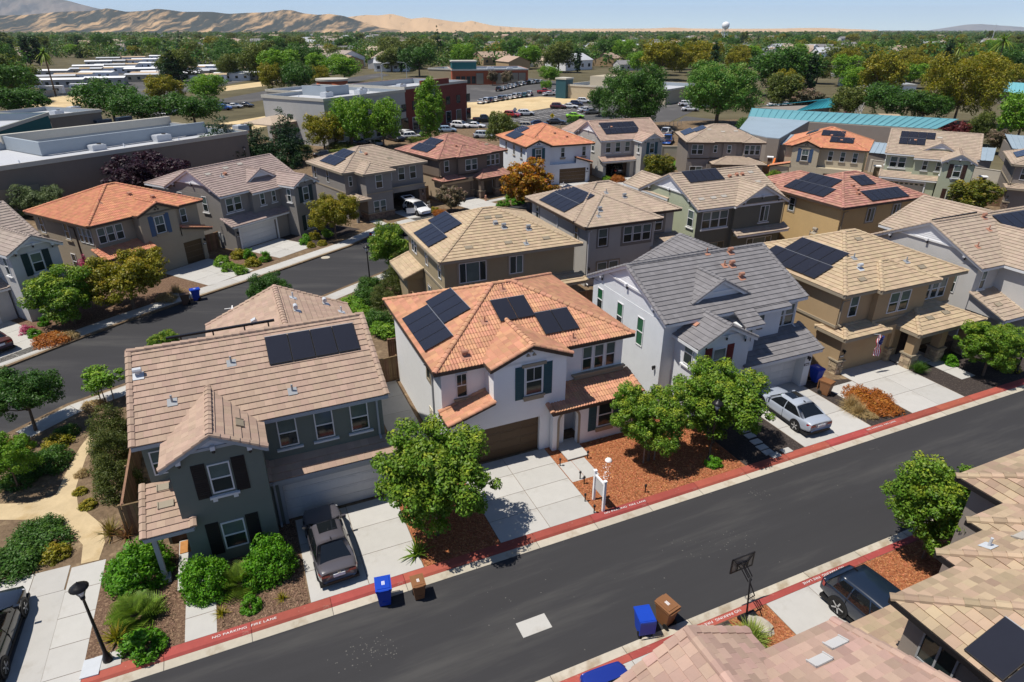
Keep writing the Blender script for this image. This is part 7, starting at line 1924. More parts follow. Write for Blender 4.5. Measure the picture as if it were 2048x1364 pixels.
def car_geo(kind):
    k = ('car', kind)
    if k in PROTO: return PROTO[k]
    S = CARSPEC[kind]; body = MB()
    ring = []
    for x, zt, zb, w in S['st']:
        h = [(w * .80, zb), (w * .97, zb + .10), (w, zb + .30), (w * .985, (zt + zb + .3) / 2), (w * .95, zt - .05), (w * .86, zt), (w * .45, zt + .025), (0, zt + .03)]
        pts = [(x, y, z) for y, z in h] + [(x, -y, z) for y, z in h[-2::-1]]
        ring.append(pts)
    n = len(ring[0]); vs = [p for r in ring for p in r]
    fs = [(i * n + j, i * n + j + 1, (i + 1) * n + j + 1, (i + 1) * n + j) for i in range(len(ring) - 1) for j in range(n - 1)]
    fs += [(i * n + n - 1, i * n, (i + 1) * n, (i + 1) * n + n - 1) for i in range(len(ring) - 1)]
    fs += [tuple(range(n)), tuple(range(len(vs) - 1, len(vs) - 1 - n, -1))]
    body.add(vs, fs)
    xf0, xf1, xr1, xr0, zr, wb, wt = S['gh']
    def belt(x):
        for a, c in zip(S['st'][:-1], S['st'][1:]):
            if c[0] <= x <= a[0]: return c[1] + (a[1] - c[1]) * (x - c[0]) / (a[0] - c[0])
        return S['st'][-1][1]
    gh = MB(); sec = []
    N_ = 8
    for i in range(N_ + 1):
        f = i / N_
        xb, xt = xf0 + (xr0 - xf0) * f, xf1 + (xr1 - xf1) * f
        zbb = belt(max(min(xb, 2.2), -2.2)) - .09
        cr = zr - 0.05 * (2 * f - 0.9) ** 2
        wbb = wb * (1 - 0.06 * max(0, f - .6) * 2)
        sec.append([(xb, wbb, zbb), (xt * .5 + xb * .5, (wbb + wt) / 2 + .03, (zbb + cr) / 2), (xt, wt + .03, cr - .07), (xt, wt - .06, cr - .01), (xt, 0, cr + .02)])
    full = [s + [(x, -y, z) for x, y, z in s[-2::-1]] for s in sec]
    m = len(full[0]); vs = [p for r in full for p in r]
    fs = [(i * m + j, i * m + j + 1, (i + 1) * m + j + 1, (i + 1) * m + j) for i in range(N_) for j in range(m - 1)] + [tuple(range(m)), tuple(range(len(vs) - 1, len(vs) - 1 - m, -1))]
    gh.add(vs, fs)
    roof_b = gh
    glass = []
    def lerp(a, c, t): return tuple(a[i] + (c[i] - a[i]) * t for i in range(3))
    def pane(q, off):
        g = MB(); g.quad(*[tuple(np.array(p) + np.array(off)) for p in q]); glass.append(g)
    def inset(q, e):
        c = np.mean(np.array(q), axis=0); return [tuple(c + (np.array(p) - c) * e) for p in q]
    f0, fl = sec[0], sec[-1]
    mir = lambda p: (p[0], -p[1], p[2])
    pane(inset([f0[0], mir(f0[0]), mir(f0[3]), f0[3]], .90), (.02, 0, .015)); pane(inset([fl[0], mir(fl[0]), mir(fl[3]), fl[3]], .88), (-.02, 0, .015))
    cuts = [1.0] + [(xf0 - bx) / (xf0 - xr0) for bx in S['b']][::1]
    cuts = [0.10] + [(xf0 - bx) / (xf0 - xr0) for bx in S['b']] + [0.92]
    def sp(f, k):
        i = min(int(f * N_), N_ - 1); t = f * N_ - i; return lerp(sec[i][k], sec[i + 1][k], t)
    for a, c in zip(cuts[:-1], cuts[1:]):
        a2, c2 = a + .012, c - .012
        q = [lerp(sp(a2, 0), sp(a2, 1), .12), lerp(sp(c2, 0), sp(c2, 1), .12), lerp(sp(c2, 1), sp(c2, 2), .88), lerp(sp(a2, 1), sp(a2, 2), .88)]
        mid = [lerp(sp(a2, 1), sp(a2, 1), 0), sp(c2, 1)]
        for sg in (1, -1):
            g = MB(); T_ = lambda p: (p[0], sg * (p[1] + .012), p[2] + .004)
            g.quad(T_(q[0]), T_(q[1]), T_(mid[1]), T_(mid[0])); g.quad(T_(mid[0]), T_(mid[1]), T_(q[2]), T_(q[3])); glass.append(g)
    W_ = max(s[3] for s in S['st'])
    trim = MB()
    for x in S['wx']:
        for sg in (1, -1): trim.tube((x, sg * .5, S['r'] + .02), (x, sg * (W_ + .004), S['r'] + .02), S['r'] + .075, n=22)
    trim.box(-S['L'] / 2 + .12, -W_ * .95, .16, S['L'] / 2 - .14, W_ * .95, .30)
    for bx in list(S['b']) + [xf0 - .15]:
        for sg in (1, -1): trim.box(bx - .006, sg * (W_ - .04), .34, bx + .006, sg * (W_ + .003), belt(bx) - .10)
    if S.get('bed'): trim.box(-2.55, -.72, 1.0, -1.15, .72, 1.195)
    tyre = MB(); tyre.lathe([(S['r'] - .10, -.11), (S['r'] - .02, -.11), (S['r'], -.08), (S['r'], .08), (S['r'] - .02, .11), (S['r'] - .10, .11)], n=24)
    rim = MB(); rim.lathe([(.05, .085), (S['r'] - .12, .075), (S['r'] - .085, .112), (S['r'] - .085, .06)], n=20)
    for i in range(5): a = i * 1.2566; rim.beam((0.04 * math.cos(a), 0.04 * math.sin(a), .10), ((S['r'] - .1) * math.cos(a), (S['r'] - .1) * math.sin(a), .10), .06, .03, up=(0, 0, 1))
    xF, xR = S['L'] / 2, -S['L'] / 2
    z0, zR = S['st'][1][1], S['st'][-2][1]
    head, tail = MB(), MB()
    head.add([(xF - .10, .52, z0 - .05), (xF - .30, .84, z0 - .02), (xF - .42, .87, z0 + .015), (xF - .24, .55, z0 + .03), (xF - .03, .54, z0 - .17), (xF - .24, .86, z0 - .14)], [(0, 1, 2, 3), (4, 5, 1, 0), (5, 2, 1), (4, 0, 3)])
    tall = kind in ('suv', 'van', 'hatch'); we = S['st'][-1][3]; zE = S['st'][-1][1]; wm = S['st'][-2][3]
    if tall: tail.add([(xR - .01, we * .62, zE - .30), (xR - .01, we * .96, zE - .28), (xR - .01, we * .93, zE - .03), (xR - .01, we * .72, zE - .04), (xR + .22, wm * 1.0, zE - .22), (xR + .24, wm * 1.0, zE - .02)], [(0, 1, 2, 3), (1, 4, 5, 2)])
    else: tail.add([(xR - .012, we * .50, zE - .18), (xR - .012, we * .97, zE - .18), (xR - .012, we * .95, zE - .05), (xR - .012, we * .55, zE - .07), (xR + .26, wm * 1.0, zE - .14), (xR + .26, wm * 1.0, zE - .03)], [(0, 1, 2, 3), (1, 4, 5, 2)])
    mirr = MB(); mirr.box(xf0 - .36, W_ * .92, belt(xf0 - .3) - .0, xf0 - .25, W_ + .12, belt(xf0 - .3) + .11)
    PROTO[k] = dict(body=body, roof=roof_b, glass=glass, trim=trim, tyre=tyre, rim=rim, head=head, tail=tail, mirr=mirr, S=S, W=W_)
    return PROTO[k]
def flipy(b):
    c = MB(); c.v = [(x, -y, z) for x, y, z in b.v]; c.f = [f[::-1] for f in b.f]; c.m = list(b.m); return c
def car(kind, p, rz, col, lab, extra=None, group=None):
    G = car_geo(kind); S = G['S']
    t = thing('parked_car', lab, 'car', p, rz, group)
    o = G['body'].build('body', M['car'], t, smooth=True); o.color = (*col, 1)
    md = o.modifiers.new('round', 'SUBSURF'); md.levels = md.render_levels = 1
    o2 = G['roof'].build('roof', M['car'], t, smooth=True); o2.color = (*col, 1)
    for g in G['glass']: g.build('window', M['car_glass'], t)
    G['trim'].build('underbody', M['car_black'], t)
    for x in S['wx']:
        for sg in (1, -1):
            w = G['tyre'].build('wheel', M['rubber'], t, (x, sg * (G['W'] - .105), S['r']), (math.pi / 2 * -sg, 0, 0), True); G['rim'].build('rim', M['rim'], w)
    for nm, g, mt in (('headlight', G['head'], 'head'), ('tail_light', G['tail'], 'tail')): g.build(nm, M[mt], t); flipy(g).build(nm, M[mt], t)
    for g in (G['mirr'], flipy(G['mirr'])): m = g.build('wing_mirror', M['car'], t); m.color = (*col, 1)
    zR = S['st'][-2][1]; xR = -S['L'] / 2
    MB().box(xR - .03, -.26, zR - .34, xR + .02, .26, zR - .19).build('number_plate', M['plate'], t)
    b = MB(); b.box(xR - .02, -.62 * G['W'], .36, xR + .10, .62 * G['W'], .46); b.build('rear_bumper', M['car_black'], t)
    MB().box(S['gh'][2] + .05, -.012, S['gh'][4] + .005, S['gh'][2] + .2, .012, S['gh'][4] + .06).build('antenna', M['car_black'], t)
    if kind == 'sedan': MB().box(-.45, -.42, S['gh'][4] + .006, .22, .42, S['gh'][4] + .019).build('sunroof', M['car_glass'], t)
    return t
def emblem(t, x, z):
    b = MB(); b.box(x - .012, -.055, z - .045, x, -.035, z + .045); b.box(x - .012, .035, z - .045, x, .055, z + .045); b.box(x - .012, -.0349, z - .01, x, .0349, z + .01); b.build('emblem', M['chrome'], t)
UP = rad(113.7)
c1 = car('sedan', FN.w(1.45, 22.95, Z0 + .015), UP + .03, (.085, .078, .088), 'grey violet sedan parked nose in before the white garage of the sage house'); emblem(c1, -2.44, .86); c1.scale = (.97, .93, .98); c1.location += Vector((-.22, -.08, 0))
c2 = car('sedan', FN.w(28.35, 23.15, Z0 + .015), UP - .05, (.36, .40, .47), 'silver blue sedan in the driveway of the slate roofed white house'); emblem(c2, -2.44, .86)
car('suv', FN.w(20.0, 10.0, Z0 + .015), rad(23.7 - 90) + .04, (.010, .018, .035), 'dark navy crossover parked under the beige stepped roof')
car('sedan', FN.w(8.7, 10.05, Z0 + .015), rad(23.7 - 90) - .05, (.012, .03, .24), 'bright blue car cut by the bottom edge of the photo')
dW = WL.deg
car('sedan', WL.w(L_ * 0 + 2.15, 2.05, .15), rad(dW), (.012, .015, .022), 'black sedan cut by the left edge beside the sidewalk corner')
c6 = car('hatch', FB.w(42.6, 68.6, Z0 + .015), rad(40.4 - 90), (.78, .78, .78), 'white hatchback with its doors and tailgate open before the open garage')
for sg in (1, -1):
    for x, a in ((0.85, 1.05),):
        b = MB(); b.box(-1.0, -.03, .3, 0, .03, .95); d = b.build('door', M['car'], c6, (x, sg * .90, 0), (0, 0, -sg * a)); d.color = (.78, .78, .78, 1)
        MB().box(-.92, -.02, .98, -.12, .02, 1.4).build('door_window', M['car_glass'], d)
b = MB(); b.box(-.95, -.75, -.04, 0, .75, .04); g_ = b.build('tailgate', M['car'], c6, (-1.6, 0, 1.55), (0, rad(12), 0)); g_.color = (.78, .78, .78, 1); MB().box(-.75, -.6, .0401, -.15, .6, .05).build('rear_window', M['car_glass'], g_)
car('sedan', at(782, 474, .02), rad(52), (.02, .03, .085), 'dark blue car at the kerb behind the green tree by the khaki house')
car('sedan', FA.w(17.0, 54.2, Z0 + .015), rad(150), (.09, .03, .02), 'dark red car in the driveway at the left edge')
car('suv', FC.w(52.8, 92.2, Z0), rad(21 + 90), (.02, .02, .022), 'black car parked inside the open garage of the taupe house')
ORD = ('leftmost', 'second', 'third', 'fourth', 'fifth', 'sixth', 'seventh', 'eighth', 'ninth', 'tenth', 'last')
# distant cars: one mesh each, paint by object
FARC = {}
def farcar(kind):
    if kind in FARC: return FARC[kind]
    G = car_geo(kind); b = MB()
    for g, mi in ((G['body'], 0), (G['roof'], 0), (G['trim'], 2), (G['head'], 3), (flipy(G['head']), 3), (G['tail'], 4), (flipy(G['tail']), 4)): b.add(g.v, g.f, mi)
    for g in G['glass']: b.add(g.v, g.f, 1)
    for x in G['S']['wx']:
        for sg in (1, -1):
            y = sg * (G['W'] - .05); b.tube((x, y - .1, G['S']['r']), (x, y + .06, G['S']['r']), G['S']['r'], n=12, mi=2)
    FARC[kind] = b.mesh('parked_car', [M['car'], M['car_glass'], M['rubber'], M['head'], M['tail']], True)
    return FARC[kind]
PAINT = {'white': (.75, .75, .75), 'silver': (.42, .44, .46), 'black': (.012, .012, .014), 'grey': (.13, .135, .14), 'navy': (.012, .02, .06), 'maroon': (.09, .012, .015), 'red': (.35, .02, .02), 'lime': (.28, .62, .02), 'blue': (.03, .10, .38), 'pale blue': (.30, .42, .55), 'tan': (.40, .36, .29), 'teal': (.03, .13, .14)}
def fcar(u, v, kind, col, rz, lab=None, grp='cars parked by the shops'):
    o = put('parked_car', farcar(kind), None, at(u, v, 0.03), (0, 0, rad(rz))); o.color = (*PAINT[col], 1)
    nm = {'sedan': 'saloon', 'suv': 'tall estate car', 'hatch': 'hatchback', 'van': 'van', 'pickup': 'pickup truck'}[kind]
    tag(o, lab or '%s %s in a row of cars on the shop parking lot' % (col, nm), 'car', grp)
fcar(921, 256, 'suv', 'white', -20, 'large white estate car in front of the red brick shop, rear row'); fcar(951, 256, 'sedan', 'white', -10, 'white saloon right of the large white estate car'); fcar(969, 277, 'suv', 'silver', -12, 'silver boxy car just above the white orange roofed house'); fcar(894, 265, 'hatch', 'pale blue', 10, 'pale blue hatchback by the brick shop wall'); fcar(968, 244, 'pickup', 'black', 14, 'dark pickup at the near edge of the dry lot')
fcar(1024, 234, 'suv', 'red', -25, 'red estate car at the end of the dry lot'); fcar(1051, 231, 'suv', 'white', 12, 'white jeep shaped car right of the red one'); fcar(1150, 236, 'sedan', 'lime', -8, 'lime green coupe in the parking lot'); fcar(1113, 248, 'sedan', 'black', -12, 'black saloon below the yellow crossing sign'); fcar(1077, 252, 'sedan', 'navy', 8, 'navy saloon behind the orange roof ridge'); fcar(1054, 258, 'suv', 'tan', 0, 'tan car just behind the orange roof'); fcar(1116, 217, 'suv', 'maroon', -10, 'maroon estate car right of the dry lot'); fcar(1140, 216, 'sedan', 'white', -8, 'white saloon right of the maroon car'); fcar(1152, 211, 'hatch', 'navy', -8, 'navy hatchback behind the white saloon'); fcar(1167, 206, 'suv', 'white', -5, 'white car beside the dark trees'); fcar(1172, 224, 'sedan', 'white', 20, 'white saloon left of the huge dark tree'); fcar(1184, 228, 'sedan', 'grey', 20, 'grey saloon left of the huge dark tree')
fcar(1143, 190, 'van', 'white', 30, 'white van on the far side of the lot'); fcar(1115, 189, 'suv', 'white', 35, 'white estate car left of the white van'); fcar(1089, 187, 'pickup', 'red', -5, 'red pickup at the end of a parking row'); fcar(1098, 191, 'sedan', 'white', 30, 'white saloon between the red pickup and the white estate car')
for i in range(11): fcar(963 + i * 9.6, 207 - i * 1.55, ('sedan', 'suv', 'hatch')[i % 3], ('white', 'white', 'navy', 'white', 'grey', 'silver', 'white', 'white', 'silver', 'teal', 'white')[i], 78, ORD[i] + ' car from the left in the row along the far edge of the dry lot', 'cars along the far edge of the dry lot')
for i in range(9): fcar(998 + i * 7.5, 182 - i * 1.9, ('suv', 'sedan', 'hatch')[i % 3], ('black', 'white', 'silver', 'white', 'white', 'grey', 'white', 'maroon', 'white')[i], 78, ORD[i] + ' car from the left in the middle row before the red shop', 'cars in the middle rows of the shop parking')
for i in range(7): fcar(1030 + i * 8.5, 172 - i * 1.0, ('sedan', 'suv')[i % 2], ('white', 'silver', 'white', 'black', 'white', 'silver', 'white')[i], 60, ORD[i] + ' car from the left in the far row before the red shop', 'cars in the far rows of the shop parking')
fcar(985, 167, 'pickup', 'white', 10, 'white pickup before the red shop'); fcar(1035, 166, 'pickup', 'white', 5, 'white truck at the right end of the red shop')
for (u, v, k_, c_, a_, lab) in ((655, 316, 'sedan', 'black', 15, 'dark saloon in the shade behind the grey taupe house'), (690, 297, 'sedan', 'white', 20, 'pale saloon beside the hedge, behind the taupe house roof'), (722, 292, 'hatch', 'black', 25, 'dark hatchback before the grey shop front'), (755, 293, 'sedan', 'grey', -60, 'grey saloon before the grey shop front'), (790, 282, 'pickup', 'black', -50, 'black pickup under the trees by the shop'), (815, 276, 'suv', 'white', -50, 'white car right of the black pickup'), (836, 272, 'sedan', 'black', -55, 'black car at the end of the shaded row'), (822, 279, 'suv', 'white', 30, 'white car behind the red tiled roof'),
    (448, 220, 'suv', 'blue', 10, 'blue car in the small lot by the wide road'), (470, 216, 'sedan', 'silver', 0, 'silver saloon in the small lot by the wide road'), (492, 214, 'sedan', 'black', -5, 'black saloon in the small lot by the wide road'), (340, 228, 'van', 'white', 80, 'white van between the left trees'),
    (1331, 272, 'pickup', 'white', 60, 'white pickup right of the taupe house ridge'), (1335, 287, 'pickup', 'blue', 70, 'bright blue pickup right of the taupe house'), (1372, 212, 'suv', 'white', 0, 'white estate car left of the pale green tree'), (1380, 222, 'sedan', 'white', -4, 'white saloon left of the pale green tree'), (1412, 216, 'sedan', 'silver', 0, 'silver saloon under the pale green tree'), (1550, 213, 'sedan', 'white', 5, 'white car under trees behind the school'), (1572, 214, 'sedan', 'silver', 5, 'silver car under trees behind the school')): fcar(u, v, k_, c_, a_, lab)
# ------------------------------------------------------------------ parking lots, shops, school
def pxsheet(name, pts, z, mat): return sheet(name, [at(*q) for q in pts], z, M[mat])
pxsheet('parking_lot', [(380, 372), (640, 330), (870, 320), (1000, 300), (1180, 280), (1300, 262), (1395, 218), (1235, 178), (1060, 156), (860, 160), (640, 250), (380, 330)], -0.03, 'old_asphalt')
pxsheet('parking_lot', [(1180, 300), (1330, 262), (1370, 232), (1440, 240), (1530, 300), (1560, 350), (1300, 345)], -0.024, 'old_asphalt')
pxsheet('dirt_lot', [(925, 244), (930, 205), (1000, 201), (1080, 193), (1190, 200), (1120, 212), (1060, 222), (985, 232), (962, 246)], -0.012, 'dirt')
pxsheet('dirt_lot', [(420, 250), (530, 232), (545, 250), (430, 275)], -0.02, 'dirt'); pxsheet('dirt_lot', [(410, 178), (560, 158), (575, 166), (420, 186)], -0.02, 'dirt'); pxsheet('dirt_lot', [(30, 200), (240, 182), (160, 215), (0, 232)], -0.02, 'dirt'); pxsheet('dirt_lot', [(1145, 108), (1200, 105), (1205, 118), (1150, 120)], -0.02, 'dirt')
pxsheet('wide_road', [(300, 222), (430, 200), (560, 176), (760, 146), (780, 150), (580, 190), (440, 216), (300, 236)], -0.016, 'old_asphalt')
pxsheet('park_ground', [(60, 186), (250, 112), (560, 116), (600, 140), (420, 176), (300, 196), (100, 200)], -0.034, 'old_asphalt')
b = MB()
for i in range(13):
    for (u0, v0, u1, v1) in ((1010 + i * 13, 239 - i * 1.6, 1032 + i * 13, 243 - i * 1.6), (1060 + i * 9, 224 - i * 1.1, 1078 + i * 9, 227 - i * 1.1)):
        a, c = at(u0, v0), at(u1, v1); d = (c - a).normalized(); n_ = Vector((-d.y, d.x, 0)) * 0.09
        b.quad(*[(q.x, q.y, -0.006) for q in (a + n_, a - n_, c - n_, c + n_)])
tag(b.build('bay_lines', M['white_paint']), kind='structure')
def shop(lab, a, c, depth, z, wall, top='flat_roof', par=0.9, corn=True, units=(), rz=None, cat='shop', name='shop_building', back=True):
    """flat roofed block; a, c: near top edge, left to right"""
    d = c - a; L_ = d.length; t = thing(name, lab, cat, (a.x, a.y, 0), math.atan2(d.y, d.x))
    w = MB(); th = 0.35
    w.box(0, 0, 0, L_, depth, z - par)
    for q in ((0, 0, L_, th), (0, depth - th, L_, depth), (0, th, th, depth - th), (L_ - th, th, L_, depth - th)): w.box(q[0], q[1], z - par, q[2], q[3], z)
    w.build('wall', M[wall], t)
    MB().quad((th, th, z - par + .01), (L_ - th, th, z - par + .01), (L_ - th, depth - th, z - par + .01), (th, depth - th, z - par + .01)).build('roof', M[top], t)
    b = MB()
    for q in ((th, depth - th - .02, L_ - th, depth - th), (th, th, th + .02, depth - th - .02), (L_ - th - .02, th, L_ - th, depth - th - .02)): b.box(q[0], q[1], z - par + .02, q[2], q[3], z - .01)
    b.build('parapet_lining', M['parapet'], t)
    if corn:
        b = MB(); e = .18
        b.box(-e, -e, z - .5, L_ + e, -.001, z + .06); b.box(-e, 0, z - .5, -.001, depth, z + .06); b.box(L_ + .001, 0, z - .5, L_ + e, depth, z + .06); b.box(-e, depth + .001, z - .5, L_ + e, depth + e, z + .06)
        b.build('cornice', M['cornice'], t)
    for (x, y, sx, sy, sz) in units:
        u = MB().box(-sx / 2, -sy / 2, 0, sx / 2, sy / 2, sz).box(-sx / 2 + .15, -sy / 2 + .15, sz, sx / 2 - .15, sy / 2 - .15, sz + .08).build('roof_unit', M['galv'], t, (x, y, z - par + .02)); MB().lathe([(.3, 0), (.3, .12)], n=10).build('fan', M['dark_trim'], u, (sx / 5, 0, sz + .08))
    t['L'] = L_
    return t
def wins(t, xs, z, w, h_, mt='pane', y=-.03, fr='dark_trim'):
    for x in xs:
        f = MB().box(x - w / 2 - .08, y - .02, z - .08, x + w / 2 + .08, y + .04, z + h_ + .08).build('window', M[fr], t)
        MB().box(x - w / 2, y - .03, z, x + w / 2, y - .0201, z + h_).build('pane', M[mt], f)
z = 6.3
a, c = at(-260, 370, z), at(492, 262, z)
s1 = shop('long grey brown shop with pale flat roof behind the orange roofed house', a, c, 21, z, 'shop_brown', par=1.1, units=((38, 9, 2.4, 1.6, .9), (52, 8, 2.2, 1.6, .9), (44, 11, 1.8, 1.4, .8), (28, 9, 2.0, 1.5, .7)))
L1 = s1['L']
b = MB(); b.box(L1 - 26, 10, z - 1.0, L1 - .4, 10.4, z + .8); b.box(L1 - 26, 10.4, z - 1.0, L1 - 25.6, 20.6, z + .8); b.build('parapet_step', M['parapet'], s1); MB().box(L1 - 26.2, 20.4, z - .2, L1 + .1, 21.2, z + 1.0).build('raised_front', M['cornice'], s1)
b = MB(); n = 14; x0, x1 = L1 - 54, L1 - 34
arc = [(x0 + (x1 - x0) * i / n, z - .3 + 2.4 * math.sin(math.pi * i / n)) for i in range(n + 1)]
for i in range(n): b.add([(arc[i][0], 18, z - 1), (arc[i + 1][0], 18, z - 1), (arc[i + 1][0], 18, arc[i + 1][1]), (arc[i][0], 18, arc[i][1]), (arc[i][0], 20.6, z - 1), (arc[i + 1][0], 20.6, z - 1), (arc[i + 1][0], 20.6, arc[i + 1][1]), (arc[i][0], 20.6, arc[i][1])], [(0, 1, 2, 3), (5, 4, 7, 6), (3, 2, 6, 7)])
b.build('arched_parapet', M['parapet'], s1)
MB().add([(L1 - 50, 12, z - .95), (L1 - 38, 12, z - .95), (L1 - 39, 18, z + 1.4), (L1 - 49, 18, z + 1.4)], [(0, 1, 2, 3)]).build('arch_back', M['parapet'], s1)
for i in range(6): MB().tube((0, 0, 0), (0, .1, .5), .09, n=8).build('vent_pipe', M['white'], s1, (L1 - 8 - i * 7.5, 6 + (i % 3) * 2.2, z - 1.05))
for x in (L1 - 34, L1 - 44): f = MB().box(x - 2.4, -.06, 0, x + 2.4, 0, 3.6).build('loading_recess', M['tan_trim'], s1); 
MB().prism([(L1 - 46.5, -1.6), (L1 - 41.5, -1.6), (L1 - 41.5, -.07), (L1 - 46.5, -.07)], 2.6, 3.2).build('awning', M['maroon'] if 'maroon' in M else M['shutter_red'], s1)
z = 6.2
a, c = at(98, 231, z), at(200, 219, z); s2 = shop('brown and teal shop with dark awnings, upper left', a, c, 16, z, 'shop_brown', par=.8, units=((6, 6, 2, 1.5, .8), (12, 9, 2.2, 1.6, .9)))
wins(s2, (5, 10.5, 15.5), .6, 1.8, 2.2); 
for x in (10.5, 15.5): MB().prism([(x - 1.7, -1.1), (x + 1.7, -1.1), (x + 1.7, -.05), (x - 1.7, -.05)], 3.1, 4.3).build('awning', M['shutter_navy'], s2)
a, c = at(-120, 292, z + .8), at(95, 225, z + .8); s2b = shop('teal walled shop with stepped parapet at the left edge', a, c, 15, z + .8, 'teal', par=1.2, units=((22, 6, 2, 1.5, .8),))
# grey and brick block
p0, p1 = at(658, 296), at(935, 241); z = topz(p0, 198)
d = (p1 - p0).normalized(); nrm = Vector((-d.y, d.x, 0)); L3 = (p1 - p0).length; Lg = L3 * .50
s3 = shop('pale grey two storey shop with metal roof and canopy, left half of the block', p0, p0 + d * Lg, 17, z, 'shop_grey', par=.7, units=((9, 8, 2.2, 1.6, .9), (17, 6, 2.2, 1.6, .9), (22, 10, 1.8, 1.4, .8)))
wins(s3, [3 + i * 4.2 for i in range(6)], .5, 2.4, 2.6); wins(s3, [3 + i * 4.2 for i in range(6)], 4.6, 1.5, 1.4)
f = MB().box(-.06, 3, 4.6, 0, 4.5, 5.8).box(-.06, 9, 4.6, 0, 10.5, 5.8).build('window', M['pane'], s3)
b = MB(); b.add([(-6, 8, 4.4), (-6, 16.5, 4.4), (0, 16.5, 4.6), (0, 8, 4.6), (-3, 12.2, 5.6), (0, 12.2, 5.6)], [(0, 3, 5, 4), (1, 4, 5, 2), (0, 4, 1)]); b.box(-6, 8, 4.2, 0, 16.5, 4.39); b.build('canopy', M['taupe_tile'], s3)
for y in (8.6, 15.8): MB().box(-5.8, y - .35, 0, -5.1, y + .35, 4.2).build('post', M['stone_brown'], s3)
for i in range(4): MB().tube((0, 0, 0), (0, 0, .5), .12, n=8).build('vent_pipe', M['white'], s3, (5 + i * 6, 12 - i, z - .68))
MB().box(L3 * .2, 9, z - .7, L3 * .34, 9.4, z + 1.2).box(L3 * .2, 9.41, z - .7, L3 * .2 + .4, 16, z + 1.2).build('parapet_step', M['parapet'], s3)
s4 = shop('dark red brick shop front with stepped cornice, right half of the block', p0 + d * (Lg + .01), p0 + d * L3, 17, z + .5, 'brick_red', par=1.2, units=((6, 6, 2.2, 1.6, 1.0), (10, 9, 2, 1.5, .9)))
wins(s4, [3.2 + i * 4.4 for i in range(6)], .4, 2.0, 2.6, fr='white_trim'); wins(s4, [3.2 + i * 4.4 for i in range(6)], 4.7, 1.5, 1.7)
MB().tube((L3 * .5 * .42, -.02, z - 1.3), (L3 * .5 * .42, -.12, z - 1.3), .9, n=20).build('round_emblem', M['metal_grey'], s4)
MB().box(L3 * .12, -.25, z + .3, L3 * .34, .34, z + 1.5).build('raised_front', M['brick_red'], s4)
q = p0 + d * (L3 * .62) + nrm * 30; q2 = p0 + d * (L3 * 1.02) + nrm * 30; z5 = topz(at(936, 205), 160)
s5 = shop('grey flat roofed shop behind the brick front', q, q2, 22, z5, 'shop_grey', par=.8, units=((8, 8, 2, 1.5, .8), (20, 10, 2, 1.5, .8)))
tp = at(668, 196); t = thing('round_tower', 'orange red round tower with pale cap behind the grey shop', 'tower', tp); Hh = topz(tp, 157); rw = 30 / FPX * fwd(tp)
MB().lathe([(rw, 0), (rw, Hh - .6)], n=28).build('drum', M['orange_red'], t, smooth=True); MB().lathe([(rw + .3, Hh - .6), (rw + .35, Hh), (rw * .8, Hh + .05)], n=28).build('cap', M['cornice'], t)
p0, p1 = at(905, 170), at(1056, 168); z = topz(p0, 139)
s6 = shop('orange red shop with pale doors on the far side of the parking lot', p0, p1, 24, z, 'orange_red', par=1.0, units=((10, 10, 3, 2, 1.4), (18, 12, 3, 2, 1.3), (26, 8, 2.5, 2, 1.2)))
Lx = s6['L']; wins(s6, [2.5 + i * 2.2 for i in range(4)], .5, 1.6, 2.8); wins(s6, [Lx * f for f in (.36, .62, .72, .82, .92)], .3, 3.0, 4.2, mt='tan_trim')
MB().box(Lx * .02, 6, z - 1, Lx * .34, 14, z + 2.6).build('teal_tower', M['teal'], s6); MB().box(Lx * .01, 5.8, z + 2.601, Lx * .35, 14.2, z + 3.1).build('tower_cap', M['cornice'], s6)
text('Dental Care', (3.2, -.25, z - .9), 0, 1.0, M['white'], s6, name='lettering', rot=(math.pi / 2, 0, 0)) if False else None
p0, p1 = at(858, 166), at(903, 168); z = topz(p0, 136); shop('tan end shop beside the orange red shop', p0, p1, 12, z, 'khaki', par=.8)
p0, p1 = at(1128, 196), at(1330, 210); z = topz(p0, 168)
s7 = shop('pale drugstore with cream parapet behind the dark tree', p0, p1, 30, z, 'cream', par=1.1, units=((14, 14, 3, 2, 1.2), (24, 16, 3, 2, 1.2))); MB().box(4, 10, z - 1, 12, 20, z + 2.2).build('raised_front', M['cream'], s7); MB().box(-2.5, -1.5, 0, 1.5, 3.0, z + 1.5).build('blue_tower', M['shutter_teal'], s7); MB().box(-2.7, -1.7, z + 1.501, 1.7, 3.2, z + 2.0).build('tower_cap', M['cornice'], s7)
p0, p1 = at(1320, 190), at(1362, 192); z = topz(p0, 170); shop('low tan shed right of the huge dark tree', p0, p1, 12, z, 'tan', top='sand_tile', par=.1, corn=False)
